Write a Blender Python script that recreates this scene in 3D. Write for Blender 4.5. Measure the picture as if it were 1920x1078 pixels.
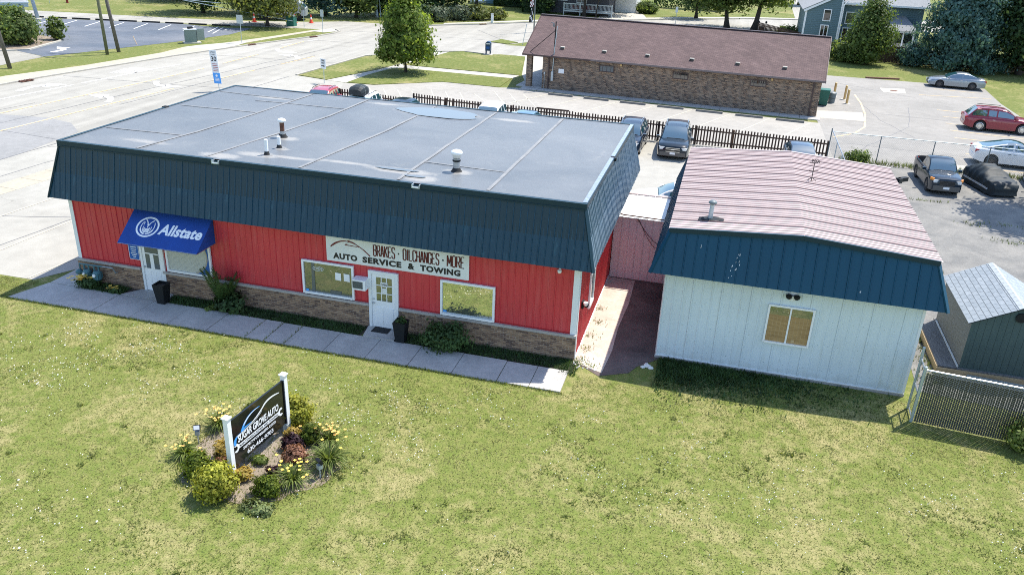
import bpy, math, random
import numpy as np
from mathutils import Vector, Matrix

random.seed(7)
RNG = np.random.default_rng(11)
for o in list(bpy.data.objects):
    bpy.data.objects.remove(o)
SC = bpy.context.scene
COL = SC.collection
R = math.radians

# ---------------------------------------------------------------- camera
cd = bpy.data.cameras.new('camera')
cam = bpy.data.objects.new('camera', cd)
COL.objects.link(cam)
cd.sensor_width = 36.0
cd.lens = 28.97
cd.clip_start = 0.1
cd.clip_end = 2000
yaw, pitch, roll = 0.2426, 0.4238, 0.0436
fw = Vector((-math.sin(yaw) * math.cos(pitch), math.cos(yaw) * math.cos(pitch), -math.sin(pitch)))
ri = Vector((math.cos(yaw), math.sin(yaw), 0))
up = ri.cross(fw)
r2 = ri * math.cos(roll) + up * math.sin(roll)
u2 = up * math.cos(roll) - ri * math.sin(roll)
m = Matrix((r2, u2, -fw)).transposed().to_4x4()
m.translation = Vector((3.7175, -23.9875, 13.4544))
cam.matrix_world = m
SC.camera = cam

# ---------------------------------------------------------------- sky, sun, exposure
SUN = Vector((0.33, 0.41, 1.0)).normalized()
wd = bpy.data.worlds.new("World")
SC.world = wd
wd.use_nodes = True
nt = wd.node_tree
bg = nt.nodes['Background']
sk = nt.nodes.new('ShaderNodeTexSky')
sk.sky_type = 'NISHITA'
sk.sun_disc = False
sk.sun_elevation = math.asin(SUN.z)
sk.sun_rotation = math.atan2(SUN.x, SUN.y)
sk.dust_density = 0.5
nt.links.new(sk.outputs[0], bg.inputs[0])
bg.inputs[1].default_value = 0.15
sl = bpy.data.lights.new('sun', 'SUN')
sl.energy = 3.7
sl.angle = R(0.55)
sl.color = (1.0, 0.945, 0.85)
so = bpy.data.objects.new('sun', sl)
COL.objects.link(so)
so.rotation_euler = SUN.to_track_quat('Z', 'Y').to_euler()
SC.view_settings.view_transform = 'Standard'
SC.view_settings.look = 'None'
SC.view_settings.exposure = 1.1
SC.view_settings.gamma = 1.0
SC.view_settings.use_curve_mapping = False
try:
    SC.cycles.use_denoising = False
    SC.cycles.filter_width = 1.0
    SC.cycles.max_bounces = 6
    SC.cycles.caustics_reflective = False
    SC.cycles.caustics_refractive = False
except Exception:
    pass

# ---------------------------------------------------------------- materials
MATS = {}


def newmat(name):
    mt = bpy.data.materials.new(name)
    mt.use_nodes = True
    t = mt.node_tree
    b = t.nodes['Principled BSDF']
    MATS[name] = mt
    return mt, t, b


def rgba(c):
    return (c[0], c[1], c[2], 1)


def pos(t):
    return t.nodes.new('ShaderNodeNewGeometry').outputs['Position']


def noise(t, scale, detail=4, rough=.55, vec=None, dist=0.0):
    n = t.nodes.new('ShaderNodeTexNoise')
    n.inputs['Scale'].default_value = scale
    n.inputs['Detail'].default_value = detail
    n.inputs['Roughness'].default_value = rough
    n.inputs['Distortion'].default_value = dist
    t.links.new(vec if vec is not None else pos(t), n.inputs['Vector'])
    return n.outputs['Fac']


def ramp(t, fac, stops, interp='LINEAR'):
    r = t.nodes.new('ShaderNodeValToRGB')
    r.color_ramp.interpolation = interp
    e = r.color_ramp.elements
    while len(e) < len(stops):
        e.new(.5)
    for el, (p, c) in zip(e, stops):
        el.position = p
        el.color = rgba(c) if isinstance(c, (tuple, list)) else (c, c, c, 1)
    t.links.new(fac, r.inputs[0])
    return r.outputs[0]


def mix(t, fac, a, b, mode='MIX'):
    n = t.nodes.new('ShaderNodeMix')
    n.data_type = 'RGBA'
    n.blend_type = mode
    for s, v in ((n.inputs[0], fac), (n.inputs[6], a), (n.inputs[7], b)):
        if isinstance(v, (int, float)):
            s.default_value = v
        elif isinstance(v, (tuple, list)):
            s.default_value = rgba(v)
        else:
            t.links.new(v, s)
    return n.outputs[2]


def bumpn(t, b, h, strength, dist=.02):
    n = t.nodes.new('ShaderNodeBump')
    n.inputs['Strength'].default_value = strength
    n.inputs['Distance'].default_value = dist
    t.links.new(h, n.inputs['Height'])
    t.links.new(n.outputs[0], b.inputs['Normal'])


def mat(name, col, rough=.6, metal=0.0, spec=.5, var=None, scale=3.0, lo=.35, hi=.65, bump=0, bscale=60, coat=0, emis=None, ior=None, stretch=None):
    mt, t, b = newmat(name)
    b.inputs['Base Color'].default_value = rgba(col)
    b.inputs['Roughness'].default_value = rough
    b.inputs['Metallic'].default_value = metal
    b.inputs['Specular IOR Level'].default_value = spec
    if ior:
        b.inputs['IOR'].default_value = ior
    if coat:
        b.inputs['Coat Weight'].default_value = coat
        b.inputs['Coat Roughness'].default_value = .04
    if var:
        vec = pos(t)
        if stretch:
            mp = t.nodes.new('ShaderNodeMapping')
            mp.inputs['Scale'].default_value = stretch
            t.links.new(vec, mp.inputs[0])
            vec = mp.outputs[0]
        f = ramp(t, noise(t, scale, 6, .6, vec), [(lo, 0), (hi, 1)])
        t.links.new(mix(t, f, col, var), b.inputs['Base Color'])
    if bump:
        bumpn(t, b, noise(t, bscale, 3), bump)
    return mt


def grassmat(name, green, olive, tan, dry=.5, patch=.35):
    mt, t, b = newmat(name)
    b.inputs['Roughness'].default_value = .9
    b.inputs['Specular IOR Level'].default_value = .15
    n1 = noise(t, patch, 6, .6, dist=.6)
    n2 = noise(t, 3.1, 5, .62)
    n3 = noise(t, 21, 4, .7)
    n4 = noise(t, 60, 2, .6)
    c = mix(t, ramp(t, n2, [(.35, 0), (.66, 1)]), green, olive)
    ad = t.nodes.new('ShaderNodeMath')
    ad.operation = 'MULTIPLY_ADD'
    t.links.new(n2, ad.inputs[0])
    ad.inputs[1].default_value = .55
    t.links.new(n1, ad.inputs[2])
    c = mix(t, ramp(t, ad.outputs[0], [(.84 - .2 * dry, 0), (1.12 - .2 * dry, 1)]), c, tan)
    c = mix(t, .85, c, ramp(t, n3, [(.28, .58), (.5, 1.0), (.72, 1.4)]), 'MULTIPLY')
    c = mix(t, .6, c, ramp(t, n4, [(.3, .6), (.55, 1.0), (.75, 1.45)]), 'MULTIPLY')
    t.links.new(c, b.inputs['Base Color'])
    bumpn(t, b, n3, .7, .05)
    return mt


def concmat(name, col, dirt, scale=.25, crack=0.0, rough=.85, speck=.35, streak=0):
    mt, t, b = newmat(name)
    b.inputs['Roughness'].default_value = rough
    b.inputs['Specular IOR Level'].default_value = .25
    n1 = noise(t, scale, 7, .62, dist=.5)
    n2 = noise(t, scale * 9, 5, .6)
    n3 = noise(t, 55, 2, .6)
    c = mix(t, ramp(t, n1, [(.38, 0), (.68, 1)]), col, dirt)
    c = mix(t, .5, c, ramp(t, n2, [(.3, .78), (.6, 1.05), (.8, 1.12)]), 'MULTIPLY')
    c = mix(t, speck, c, ramp(t, n3, [(.3, .6), (.6, 1.05), (.8, 1.25)]), 'MULTIPLY')
    if streak:
        mp = t.nodes.new('ShaderNodeMapping')
        mp.inputs['Rotation'].default_value = (0, 0, -.06)
        mp.inputs['Scale'].default_value = (.75, .03, 1)
        t.links.new(pos(t), mp.inputs[0])
        c = mix(t, streak, c, ramp(t, noise(t, 1, 4, .6, mp.outputs[0]), [(.35, .78), (.6, 1.05)]), 'MULTIPLY')
    if crack:
        v = t.nodes.new('ShaderNodeTexVoronoi')
        v.feature = 'DISTANCE_TO_EDGE'
        v.inputs['Scale'].default_value = crack
        w = t.nodes.new('ShaderNodeVectorMath')
        w.operation = 'MULTIPLY_ADD'
        nn = t.nodes.new('ShaderNodeTexNoise')
        nn.inputs['Scale'].default_value = .9
        nn.inputs['Detail'].default_value = 5
        p = pos(t)
        t.links.new(p, nn.inputs['Vector'])
        t.links.new(nn.outputs['Color'], w.inputs[0])
        w.inputs[1].default_value = (2.2, 2.2, 0)
        t.links.new(p, w.inputs[2])
        t.links.new(w.outputs[0], v.inputs['Vector'])
        k = ramp(t, v.outputs['Distance'], [(0.0, 1), (.0035 * crack / .12, 0)])
        c = mix(t, mix(t, 1.0, k, ramp(t, n1, [(.45, .05), (.6, .45)]), 'MULTIPLY'), c, tuple(x * .35 for x in col))
    t.links.new(c, b.inputs['Base Color'])
    bumpn(t, b, n3, .25, .01)
    return mt


def leafmat(name, c1, c2, trans=.35, rough=.6, c3=None, nsc=1.3):
    mt, t, b = newmat(name)
    g = t.nodes.new('ShaderNodeNewGeometry')
    stops = [(0, c1), (.75, c2), (1, c3 or c2)]
    col = ramp(t, g.outputs['Random Per Island'], stops)
    n = noise(t, nsc, 3, .5)
    col = mix(t, .8, col, ramp(t, n, [(.34, .55), (.66, 1.4)]), 'MULTIPLY')
    t.links.new(col, b.inputs['Base Color'])
    b.inputs['Roughness'].default_value = rough
    b.inputs['Specular IOR Level'].default_value = .3
    tr = t.nodes.new('ShaderNodeBsdfTranslucent')
    hs = mix(t, 1.0, col, (1.25, 1.2, .55), 'MULTIPLY')
    t.links.new(hs, tr.inputs[0])
    ms = t.nodes.new('ShaderNodeMixShader')
    ms.inputs[0].default_value = trans
    out = t.nodes['Material Output']
    t.links.new(b.outputs[0], ms.inputs[1])
    t.links.new(tr.outputs[0], ms.inputs[2])
    t.links.new(ms.outputs[0], out.inputs[0])
    return mt


def brickmat(name, c1, c2, mortar, bw, bh, msize, axes='xz', bias=0.0, offset=.5, rough=.85, tones=None, bump=.4):
    """courses on a wall, a roof slope or a pavement seen too small to build piece by piece"""
    mt, t, b = newmat(name)
    tc = t.nodes.new('ShaderNodeTexCoord')
    s = t.nodes.new('ShaderNodeSeparateXYZ')
    t.links.new(tc.outputs['Object'], s.inputs[0])
    cb = t.nodes.new('ShaderNodeCombineXYZ')
    t.links.new(s.outputs['xyz'.index(axes[0])], cb.inputs[0])
    t.links.new(s.outputs['xyz'.index(axes[1])], cb.inputs[1])
    br = t.nodes.new('ShaderNodeTexBrick')
    br.offset = offset
    br.inputs['Scale'].default_value = 1
    br.inputs['Color1'].default_value = rgba(c1)
    br.inputs['Color2'].default_value = rgba(c2)
    br.inputs['Mortar'].default_value = rgba(mortar)
    br.inputs['Mortar Size'].default_value = msize
    br.inputs['Mortar Smooth'].default_value = .1
    br.inputs['Bias'].default_value = bias
    br.inputs['Brick Width'].default_value = bw
    br.inputs['Row Height'].default_value = bh
    t.links.new(cb.outputs[0], br.inputs['Vector'])
    bc = br.outputs['Color']
    if tones:
        k = len(tones)
        wn = t.nodes.new('ShaderNodeTexWhiteNoise')
        wn.noise_dimensions = '2D'

        def op(o_, a_, b_=0.0):
            n = t.nodes.new('ShaderNodeMath')
            n.operation = o_
            for i_, v_ in enumerate((a_, b_)):
                if isinstance(v_, (int, float)):
                    n.inputs[i_].default_value = v_
                else:
                    t.links.new(v_, n.inputs[i_])
            return n.outputs[0]
        row = op('FLOOR', op('DIVIDE', s.outputs['xyz'.index(axes[1])], bh))
        odd = op('MULTIPLY', op('FLOORED_MODULO', row, 2.0), .5)
        colm = op('FLOOR', op('ADD', op('DIVIDE', s.outputs['xyz'.index(axes[0])], bw), odd))
        c2_ = t.nodes.new('ShaderNodeCombineXYZ')
        t.links.new(colm, c2_.inputs[0])
        t.links.new(row, c2_.inputs[1])
        t.links.new(c2_.outputs[0], wn.inputs['Vector'])
        bc = mix(t, br.outputs['Fac'], ramp(t, wn.outputs['Value'], [(i / k, q) for i, q in enumerate(tones)], 'CONSTANT'), mortar)
    c = mix(t, .6, bc, ramp(t, noise(t, .6, 5, .6), [(.3, .75), (.7, 1.2)]), 'MULTIPLY')
    t.links.new(c, b.inputs['Base Color'])
    b.inputs['Roughness'].default_value = rough
    b.inputs['Specular IOR Level'].default_value = .25
    inv = t.nodes.new('ShaderNodeMath')
    inv.operation = 'SUBTRACT'
    inv.inputs[0].default_value = 1
    t.links.new(br.outputs['Fac'], inv.inputs[1])
    bumpn(t, b, inv.outputs[0], bump, .01)
    return mt


M = MATS
grassmat('lawn_grass', (.138, .176, .038), (.200, .208, .064), (.305, .272, .122), .45)
grassmat('far_grass', (.115, .145, .034), (.17, .185, .056), (.28, .25, .11), .34, .2)
concmat('road_concrete', (.355, .34, .30), (.32, .305, .265), .08, .13, streak=.7)
concmat('road_patch', (.275, .272, .265), (.235, .234, .228), .3, .15)
concmat('lot_concrete', (.37, .356, .315), (.32, .308, .272), .15, .11)
concmat('post_lot', (.355, .335, .30), (.30, .285, .255), .18, .13)
concmat('right_lot', (.30, .285, .26), (.24, .23, .21), .15, .14)
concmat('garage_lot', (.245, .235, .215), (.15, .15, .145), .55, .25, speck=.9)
concmat('dark_asphalt', (.095, .115, .145), (.17, .18, .20), .12, 0, speck=.4)
concmat('walk_slab', (.48, .46, .43), (.37, .355, .335), .7, 0, speck=.6)
concmat('pale_walk', (.46, .44, .385), (.41, .39, .34), .4, 0)
concmat('tan_walk', (.43, .385, .30), (.39, .35, .275), .4, 0)
concmat('alley_slab', (.18, .14, .125), (.08, .065, .06), .55, .35, speck=.8)  # alley shade deepened in the slab's own colour
concmat('alley_sunlit', (.56, .50, .43), (.42, .36, .30), .8, .35, speck=.6)  # same slab, lightened: sunlight painted into the colour
concmat('kerb', (.42, .40, .345), (.34, .32, .28), .8, 0)
concmat('stone_sill', (.42, .39, .36), (.34, .32, .30), 1.5, 0)
mat('seal_line', (.16, .16, .165), .8)
mat('paint_white', (.78, .79, .79), .7, var=(.6, .6, .58), scale=2.5, lo=.5, hi=.7)
mat('paint_yellow', (.72, .50, .20), .7, var=(.56, .47, .33), scale=2.2)
mat('paint_faded', (.50, .455, .35), .7, var=(.40, .38, .325), scale=2.5)
mat('mulch', (.175, .14, .105), .95, var=(.27, .22, .165), scale=4, bump=.6, bscale=40)
mat('dark_soil', (.05, .04, .032), .95, var=(.08, .06, .045), scale=6)
# metal cladding
def cladmat(name, col, streak, amt=(.55, .8), rough=.42, spec=.5, ior=1.5, sheen=0, foot=None):
    mt, t, b = newmat(name)
    b.inputs['IOR'].default_value = ior
    if sheen:
        b.inputs['Sheen Weight'].default_value = sheen
        b.inputs['Sheen Roughness'].default_value = .35
        b.inputs['Sheen Tint'].default_value = (.75, .86, .95, 1)
    mp = t.nodes.new('ShaderNodeMapping')
    mp.inputs['Scale'].default_value = (5.5, 5.5, .55)
    t.links.new(pos(t), mp.inputs[0])
    n = noise(t, 1.0, 6, .65, mp.outputs[0])
    c = mix(t, ramp(t, n, [(amt[0], 0), (amt[1], 1)]), col, streak)
    c = mix(t, .5, c, ramp(t, noise(t, .5, 4), [(.3, .85), (.7, 1.12)]), 'MULTIPLY')
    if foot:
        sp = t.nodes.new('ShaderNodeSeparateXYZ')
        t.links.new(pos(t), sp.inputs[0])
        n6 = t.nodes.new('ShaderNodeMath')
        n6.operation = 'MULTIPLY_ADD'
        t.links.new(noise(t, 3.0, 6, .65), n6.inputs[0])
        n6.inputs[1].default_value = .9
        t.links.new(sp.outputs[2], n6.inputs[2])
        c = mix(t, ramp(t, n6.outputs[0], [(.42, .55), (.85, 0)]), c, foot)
    t.links.new(c, b.inputs['Base Color'])
    b.inputs['Roughness'].default_value = rough
    b.inputs['Specular IOR Level'].default_value = spec
    return mt
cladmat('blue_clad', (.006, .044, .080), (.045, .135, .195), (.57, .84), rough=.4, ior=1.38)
cladmat('sunlit_clad', (.15, .215, .27), (.24, .30, .35), (.45, .8), rough=.4)  # lighter copy of blue_clad, sun on the right slope painted in
cladmat('teal_clad', (.002, .054, .102), (.014, .085, .135), (.62, .95), ior=1.36)
mat('blue_trim', (.005, .030, .048), .4, ior=1.4)
cladmat('red_clad', (.54, .042, .054), (.58, .11, .11), (.5, .9))
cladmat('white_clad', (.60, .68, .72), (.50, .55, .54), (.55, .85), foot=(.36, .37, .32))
cladmat('pink_clad', (.70, .57, .60), (.64, .51, .54), (.5, .8), rough=.7, spec=.2)
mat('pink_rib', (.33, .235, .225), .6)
cladmat('pink_roof', (.405, .338, .322), (.345, .275, .26), (.45, .75), rough=.55, ior=1.35)
mat('pink_roof_edge', (.46, .375, .36), .5)
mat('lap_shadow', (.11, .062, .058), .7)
mat('white_trim', (.74, .76, .77), .45)
mat('white_vinyl', (.80, .81, .82), .4)
mat('red_trim', (.38, .02, .025), .5)
# roof membrane: grey rubber with silt dried where water stands
mt, t, b = newmat('membrane')
n1 = noise(t, .22, 6, .6, dist=.4)
n2 = noise(t, 1.6, 7, .68, dist=.8)
c = mix(t, ramp(t, n1, [(.3, 0), (.7, 1)]), (.098, .110, .122), (.158, .166, .172))
c = mix(t, ramp(t, n2, [(.57, 0), (.8, .45)]), c, (.25, .245, .225))
pz = pos(t)
acc = None


def mth(op, a, b=None, clamp=False):
    n = t.nodes.new('ShaderNodeMath')
    n.operation = op
    n.use_clamp = clamp
    for i, v in enumerate((a, b)):
        if v is None:
            continue
        if isinstance(v, (int, float)):
            n.inputs[i].default_value = v
        else:
            t.links.new(v, n.inputs[i])
    return n.outputs[0]


for cx, cy, rx, ry, k in ((-8.3, 9.95, 2.9, 1.15, 1.0), (-6.6, 1.2, 1.9, .5, 1.1), (-8.6, 1.35, 2.2, .28, .8), (-10.6, 1.2, 1.9, .3, .8), (-11.9, 1.1, 1.3, .5, .9), (-5.6, .6, .9, .5, 1.1), (-4.7, 1.8, .85, .5, .9), (-12.1, 3.5, .9, .45, .9), (-11.5, 2.1, .6, .35, .8), (-13, .5, 1.2, .5, 1.0), (-16.4, 1.1, 1.9, .4, .7), (-11.2, 10.7, 1.6, .35, .8), (-5.0, 10.0, 1.7, .4, .9), (-16.2, 9.7, 1.6, .4, .8), (-.5, 6, .5, 4.5, .3)):
    mp = t.nodes.new('ShaderNodeMapping')
    mp.inputs['Location'].default_value = (-cx / rx, -cy / ry, 0)
    mp.inputs['Scale'].default_value = (1 / rx, 1 / ry, 0)
    t.links.new(pz, mp.inputs[0])
    ln = t.nodes.new('ShaderNodeVectorMath')
    ln.operation = 'LENGTH'
    t.links.new(mp.outputs[0], ln.inputs[0])
    s_ = mth('MULTIPLY', mth('SUBTRACT', 1.0, ln.outputs['Value'], True), k)
    acc = s_ if acc is None else mth('MAXIMUM', acc, s_)
n5 = noise(t, 2.4, 7, .7, dist=1.0)
sm = mth('ADD', mth('MULTIPLY', acc, .75), mth('MULTIPLY', n5, .6))
c = mix(t, mix(t, 1.0, ramp(t, sm, [(.50, 0), (.72, .85), (.9, .95)]), ramp(t, acc, [(0, 0), (.12, 1)]), 'MULTIPLY'), c, (.285, .272, .248))
n3 = noise(t, 26, 2, .5)
c = mix(t, ramp(t, n3, [(.69, 0), (.73, .45)]), c, (.35, .35, .34))
t.links.new(c, b.inputs['Base Color'])
b.inputs['Roughness'].default_value = .46
b.inputs['Specular IOR Level'].default_value = .5
bumpn(t, b, noise(t, .9, 5, .6, dist=1.2), .35, .05)
mat('seam_tape', (.235, .235, .23), .6, var=(.17, .175, .18), scale=3)
mat('silt', (.40, .36, .30), .85, var=(.20, .20, .19), scale=4, lo=.4, hi=.62)
mat('water', (.13, .145, .15), .12, spec=.6, ior=1.4)
mat('puddle_ring', (.33, .30, .25), .8)
# brick pieces of the front wall, each in a tone of its own
for i, cc in enumerate([(.31, .195, .12), (.25, .15, .095), (.35, .225, .14), (.13, .078, .058), (.19, .115, .078)]):
    mat('brick_tone_%s' % 'abcde'[i], cc, .9, var=tuple(x * .7 for x in cc), scale=9)
mat('mortar', (.52, .43, .34), .95)
brickmat('post_brick', (.29, .185, .12), (.075, .05, .042), (.30, .25, .20), .215, .078, .010, tones=((.06, .042, .036), (.13, .08, .055), (.20, .125, .08), (.30, .20, .135)))
brickmat('post_shingle', (.145, .098, .092), (.105, .070, .068), (.06, .042, .042), .34, .145, .012, axes='xy', bump=.6)
mat('brown_trim', (.06, .035, .033), .5)
mat('gutter_metal', (.16, .13, .13), .35)
mat('glass_dark', (.012, .016, .017), .03, spec=1.0, ior=1.75)
mat('glass_mirror', (.74, .76, .66), .02, metal=.92, spec=.8)
mat('glass_half', (.24, .25, .19), .03, metal=.6, spec=.9, ior=1.8)
mat('glass_grey', (.10, .12, .13), .12, spec=.8)
mat('car_glass', (.016, .06, .075), .03, spec=1.0, ior=2.2)
mat('blind', (.50, .50, .44), .7)
mat('awning_blue', (.004, .045, .24), .75, var=(.004, .055, .29), scale=1.2)
mat('sign_blue', (.01, .10, .36), .5)
mat('ink_white', (.82, .83, .84), .5)
mat('board_white', (.74, .75, .74), .5, var=(.66, .67, .65), scale=1.2)
mat('ink_black', (.012, .012, .014), .5)
mat('ink_red', (.14, .012, .014), .5)
mat('gloss_black', (.012, .013, .012), .12, spec=.6)
mat('matte_black', (.009, .011, .013), .6, spec=.3)
mat('rubber', (.018, .018, .019), .85)
mat('logo_blue', (.06, .32, .78), .4)
mat('steel', (.50, .53, .55), .35, metal=.8, var=(.36, .38, .40), scale=6)
mat('galv', (.42, .50, .54), .42, metal=.55)
mat('grey_pipe', (.30, .36, .38), .45, metal=.4)
mat('rust', (.085, .03, .018), .8, var=(.16, .07, .04), scale=12)
mat('meter_teal', (.05, .14, .165), .5)
mat('pvc', (.80, .81, .81), .4)
mat('plywood', (.42, .27, .115), .7, var=(.30, .18, .07), scale=2.0, stretch=(1, 1, 7))
mat('deck_ply', (.19, .19, .19), .85, var=(.12, .12, .125), scale=3, stretch=(7, 1, 1))
mat('tan_timber', (.50, .36, .20), .75, var=(.4, .28, .15), scale=8)
mat('fence_brown', (.042, .027, .02), .85, var=(.085, .05, .035), scale=3)
mat('fence_new', (.16, .085, .045), .8)
mat('far_fence', (.075, .042, .032), .85, var=(.05, .028, .022), scale=3)
mat('pole_wood', (.17, .155, .13), .9, var=(.085, .075, .065), scale=4, stretch=(4, 4, .5))
mat('pole_green', (.16, .17, .10), .9, var=(.10, .105, .06), scale=4, stretch=(4, 4, .5))
mat('bollard_yellow', (.60, .40, .16), .5)
mat('mail_blue', (.010, .05, .12), .4)
mat('bin_green', (.01, .12, .09), .5)
mat('bin_grey', (.13, .16, .17), .5)
mat('cone_orange', (.75, .07, .03), .6)
mat('hydrant_red', (.25, .02, .02), .5)
mat('cab_green', (.16, .21, .19), .6)
mat('sign_back', (.42, .47, .50), .4, metal=.4)
mat('sign_face', (.70, .73, .74), .5)
mat('house_siding', (.10, .165, .185), .7)
mat('house_siding_pale', (.24, .40, .50), .7)
mat('house_grey', (.085, .085, .10), .8)
mat('shed_green', (.052, .088, .085), .7, var=(.062, .10, .095), scale=2)
mat('shed_taupe', (.21, .20, .18), .7)
for i, cc in enumerate([(.275, .315, .35), (.255, .295, .33), (.295, .335, .37), (.40, .44, .46)]):
    mat('shed_shingle_%s' % 'abcd'[i], cc, .9, var=tuple(x * .8 for x in cc), scale=14)
mat('house_roof', (.20, .21, .22), .9, var=(.26, .27, .28), scale=5)
mat('bark', (.07, .055, .045), .95, var=(.04, .032, .028), scale=9)
mat('slat', (.022, .022, .019), .7)
mat('wire', (.40, .43, .44), .4, metal=.6)
mat('cable', (.025, .025, .028), .6)
mat('cable_pale', (.42, .50, .54), .5)
mat('stone_white', (.70, .68, .64), .9)
mat('stop_grey', (.15, .145, .135), .9)
mat('pad', (.015, .016, .016), .9)
mat('cloth_cover', (.010, .017, .021), .62, spec=.35, var=(.018, .026, .03), scale=3, bump=.5, bscale=7)
mat('band_grey', (.40, .41, .42), .5)
mat('chrome', (.75, .77, .78), .12, metal=1)
mat('rim', (.62, .63, .64), .25, metal=.9)
mat('rim_dark', (.08, .08, .085), .3, metal=.6)
mat('lamp_clear', (.68, .70, .70), .12, spec=.8)
mat('lamp_amber', (.80, .28, .03), .25)
mat('lamp_red', (.35, .012, .012), .25)
mat('plastic_dark', (.022, .023, .024), .6)
mat('bumper_grey', (.10, .095, .088), .6)
mat('purple_flesh', (.2, .2, .2), .6)
mat('grille_dark', (.012, .013, .014), .4)
mat('wax_yellow', (.86, .60, .10), .6)
mat('wax_orange', (.84, .48, .13), .6)
mat('clover_white', (.86, .86, .82), .7)


def paint(name, col, metal=.25, rough=.32):
    return mat(name, col, rough, metal=metal, spec=.5 if metal else .06, coat=.8)


paint('paint_black', (.007, .016, .026), .0)
paint('paint_navy', (.008, .017, .032), .0)
paint('paint_truck', (.010, .022, .036), .0)
paint('paint_red', (.22, .006, .022), .1)
paint('paint_rose', (.40, .025, .045), .1)
paint('paint_pearl', (.74, .75, .76), .0)
paint('paint_silver', (.25, .28, .31), .5)
paint('paint_skyblue', (.11, .21, .30), .3)
paint('paint_steel', (.055, .085, .115), .5)

leafmat('leaf_maple', (.085, .145, .024), (.20, .28, .055), .6, c3=(.32, .37, .12), nsc=2.2)
leafmat('leaf_dark', (.026, .065, .028), (.064, .11, .042), .45)
leafmat('leaf_mid', (.06, .11, .03), (.155, .215, .062), .58, c3=(.24, .29, .115))
leafmat('leaf_olive', (.085, .115, .034), (.18, .21, .065), .55, c3=(.22, .23, .085))
leafmat('leaf_spruce', (.045, .115, .105), (.11, .20, .18), .4, c3=(.20, .29, .245))
leafmat('leaf_gold', (.15, .17, .018), (.34, .345, .04), .4, c3=(.52, .50, .09))
leafmat('leaf_ball', (.055, .095, .010), (.15, .19, .018), .4)
leafmat('leaf_lime', (.09, .14, .026), (.18, .23, .055), .4, c3=(.36, .38, .15))
leafmat('leaf_purple', (.022, .010, .013), (.05, .022, .028), .25)
leafmat('leaf_coral', (.26, .12, .075), (.42, .22, .14), .35)
leafmat('leaf_yellow', (.30, .23, .06), (.46, .34, .09), .4)
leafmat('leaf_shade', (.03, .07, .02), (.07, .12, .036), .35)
leafmat('leaf_weed', (.13, .175, .06), (.17, .20, .08), .35)
leafmat('leaf_bluegrass', (.07, .10, .06), (.12, .15, .09), .3)
leafmat('blade', (.14, .182, .042), (.235, .245, .08), .5, c3=(.38, .345, .18))
leafmat('blade_deep', (.14, .19, .045), (.20, .235, .065), .6)

# ---------------------------------------------------------------- helpers
ORG = {}


def tag(o, label=None, cat=None, group=None, kind=None):
    if label:
        o['label'] = label
    if cat:
        o['category'] = cat
    if group:
        o['group'] = group
    if kind:
        o['kind'] = kind
    return o


def thing(name, label, cat, loc=(0, 0, 0), rz=0.0, group=None):
    o = bpy.data.objects.new(name, None)
    COL.objects.link(o)
    o.location = loc
    o.rotation_euler = (0, 0, rz)
    o.empty_display_size = .2
    ORG[o.name] = (Vector(loc), rz)
    return tag(o, label, cat, group)


def link_mesh(name, me, parent=None, loc=None):
    o = bpy.data.objects.new(name, me)
    COL.objects.link(o)
    if parent is not None:
        o.parent = parent
        ORG[o.name] = ORG[parent.name]
    else:
        ORG[o.name] = (Vector(loc or (0, 0, 0)), 0.0)
        o.location = loc or (0, 0, 0)
    return o


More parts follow.
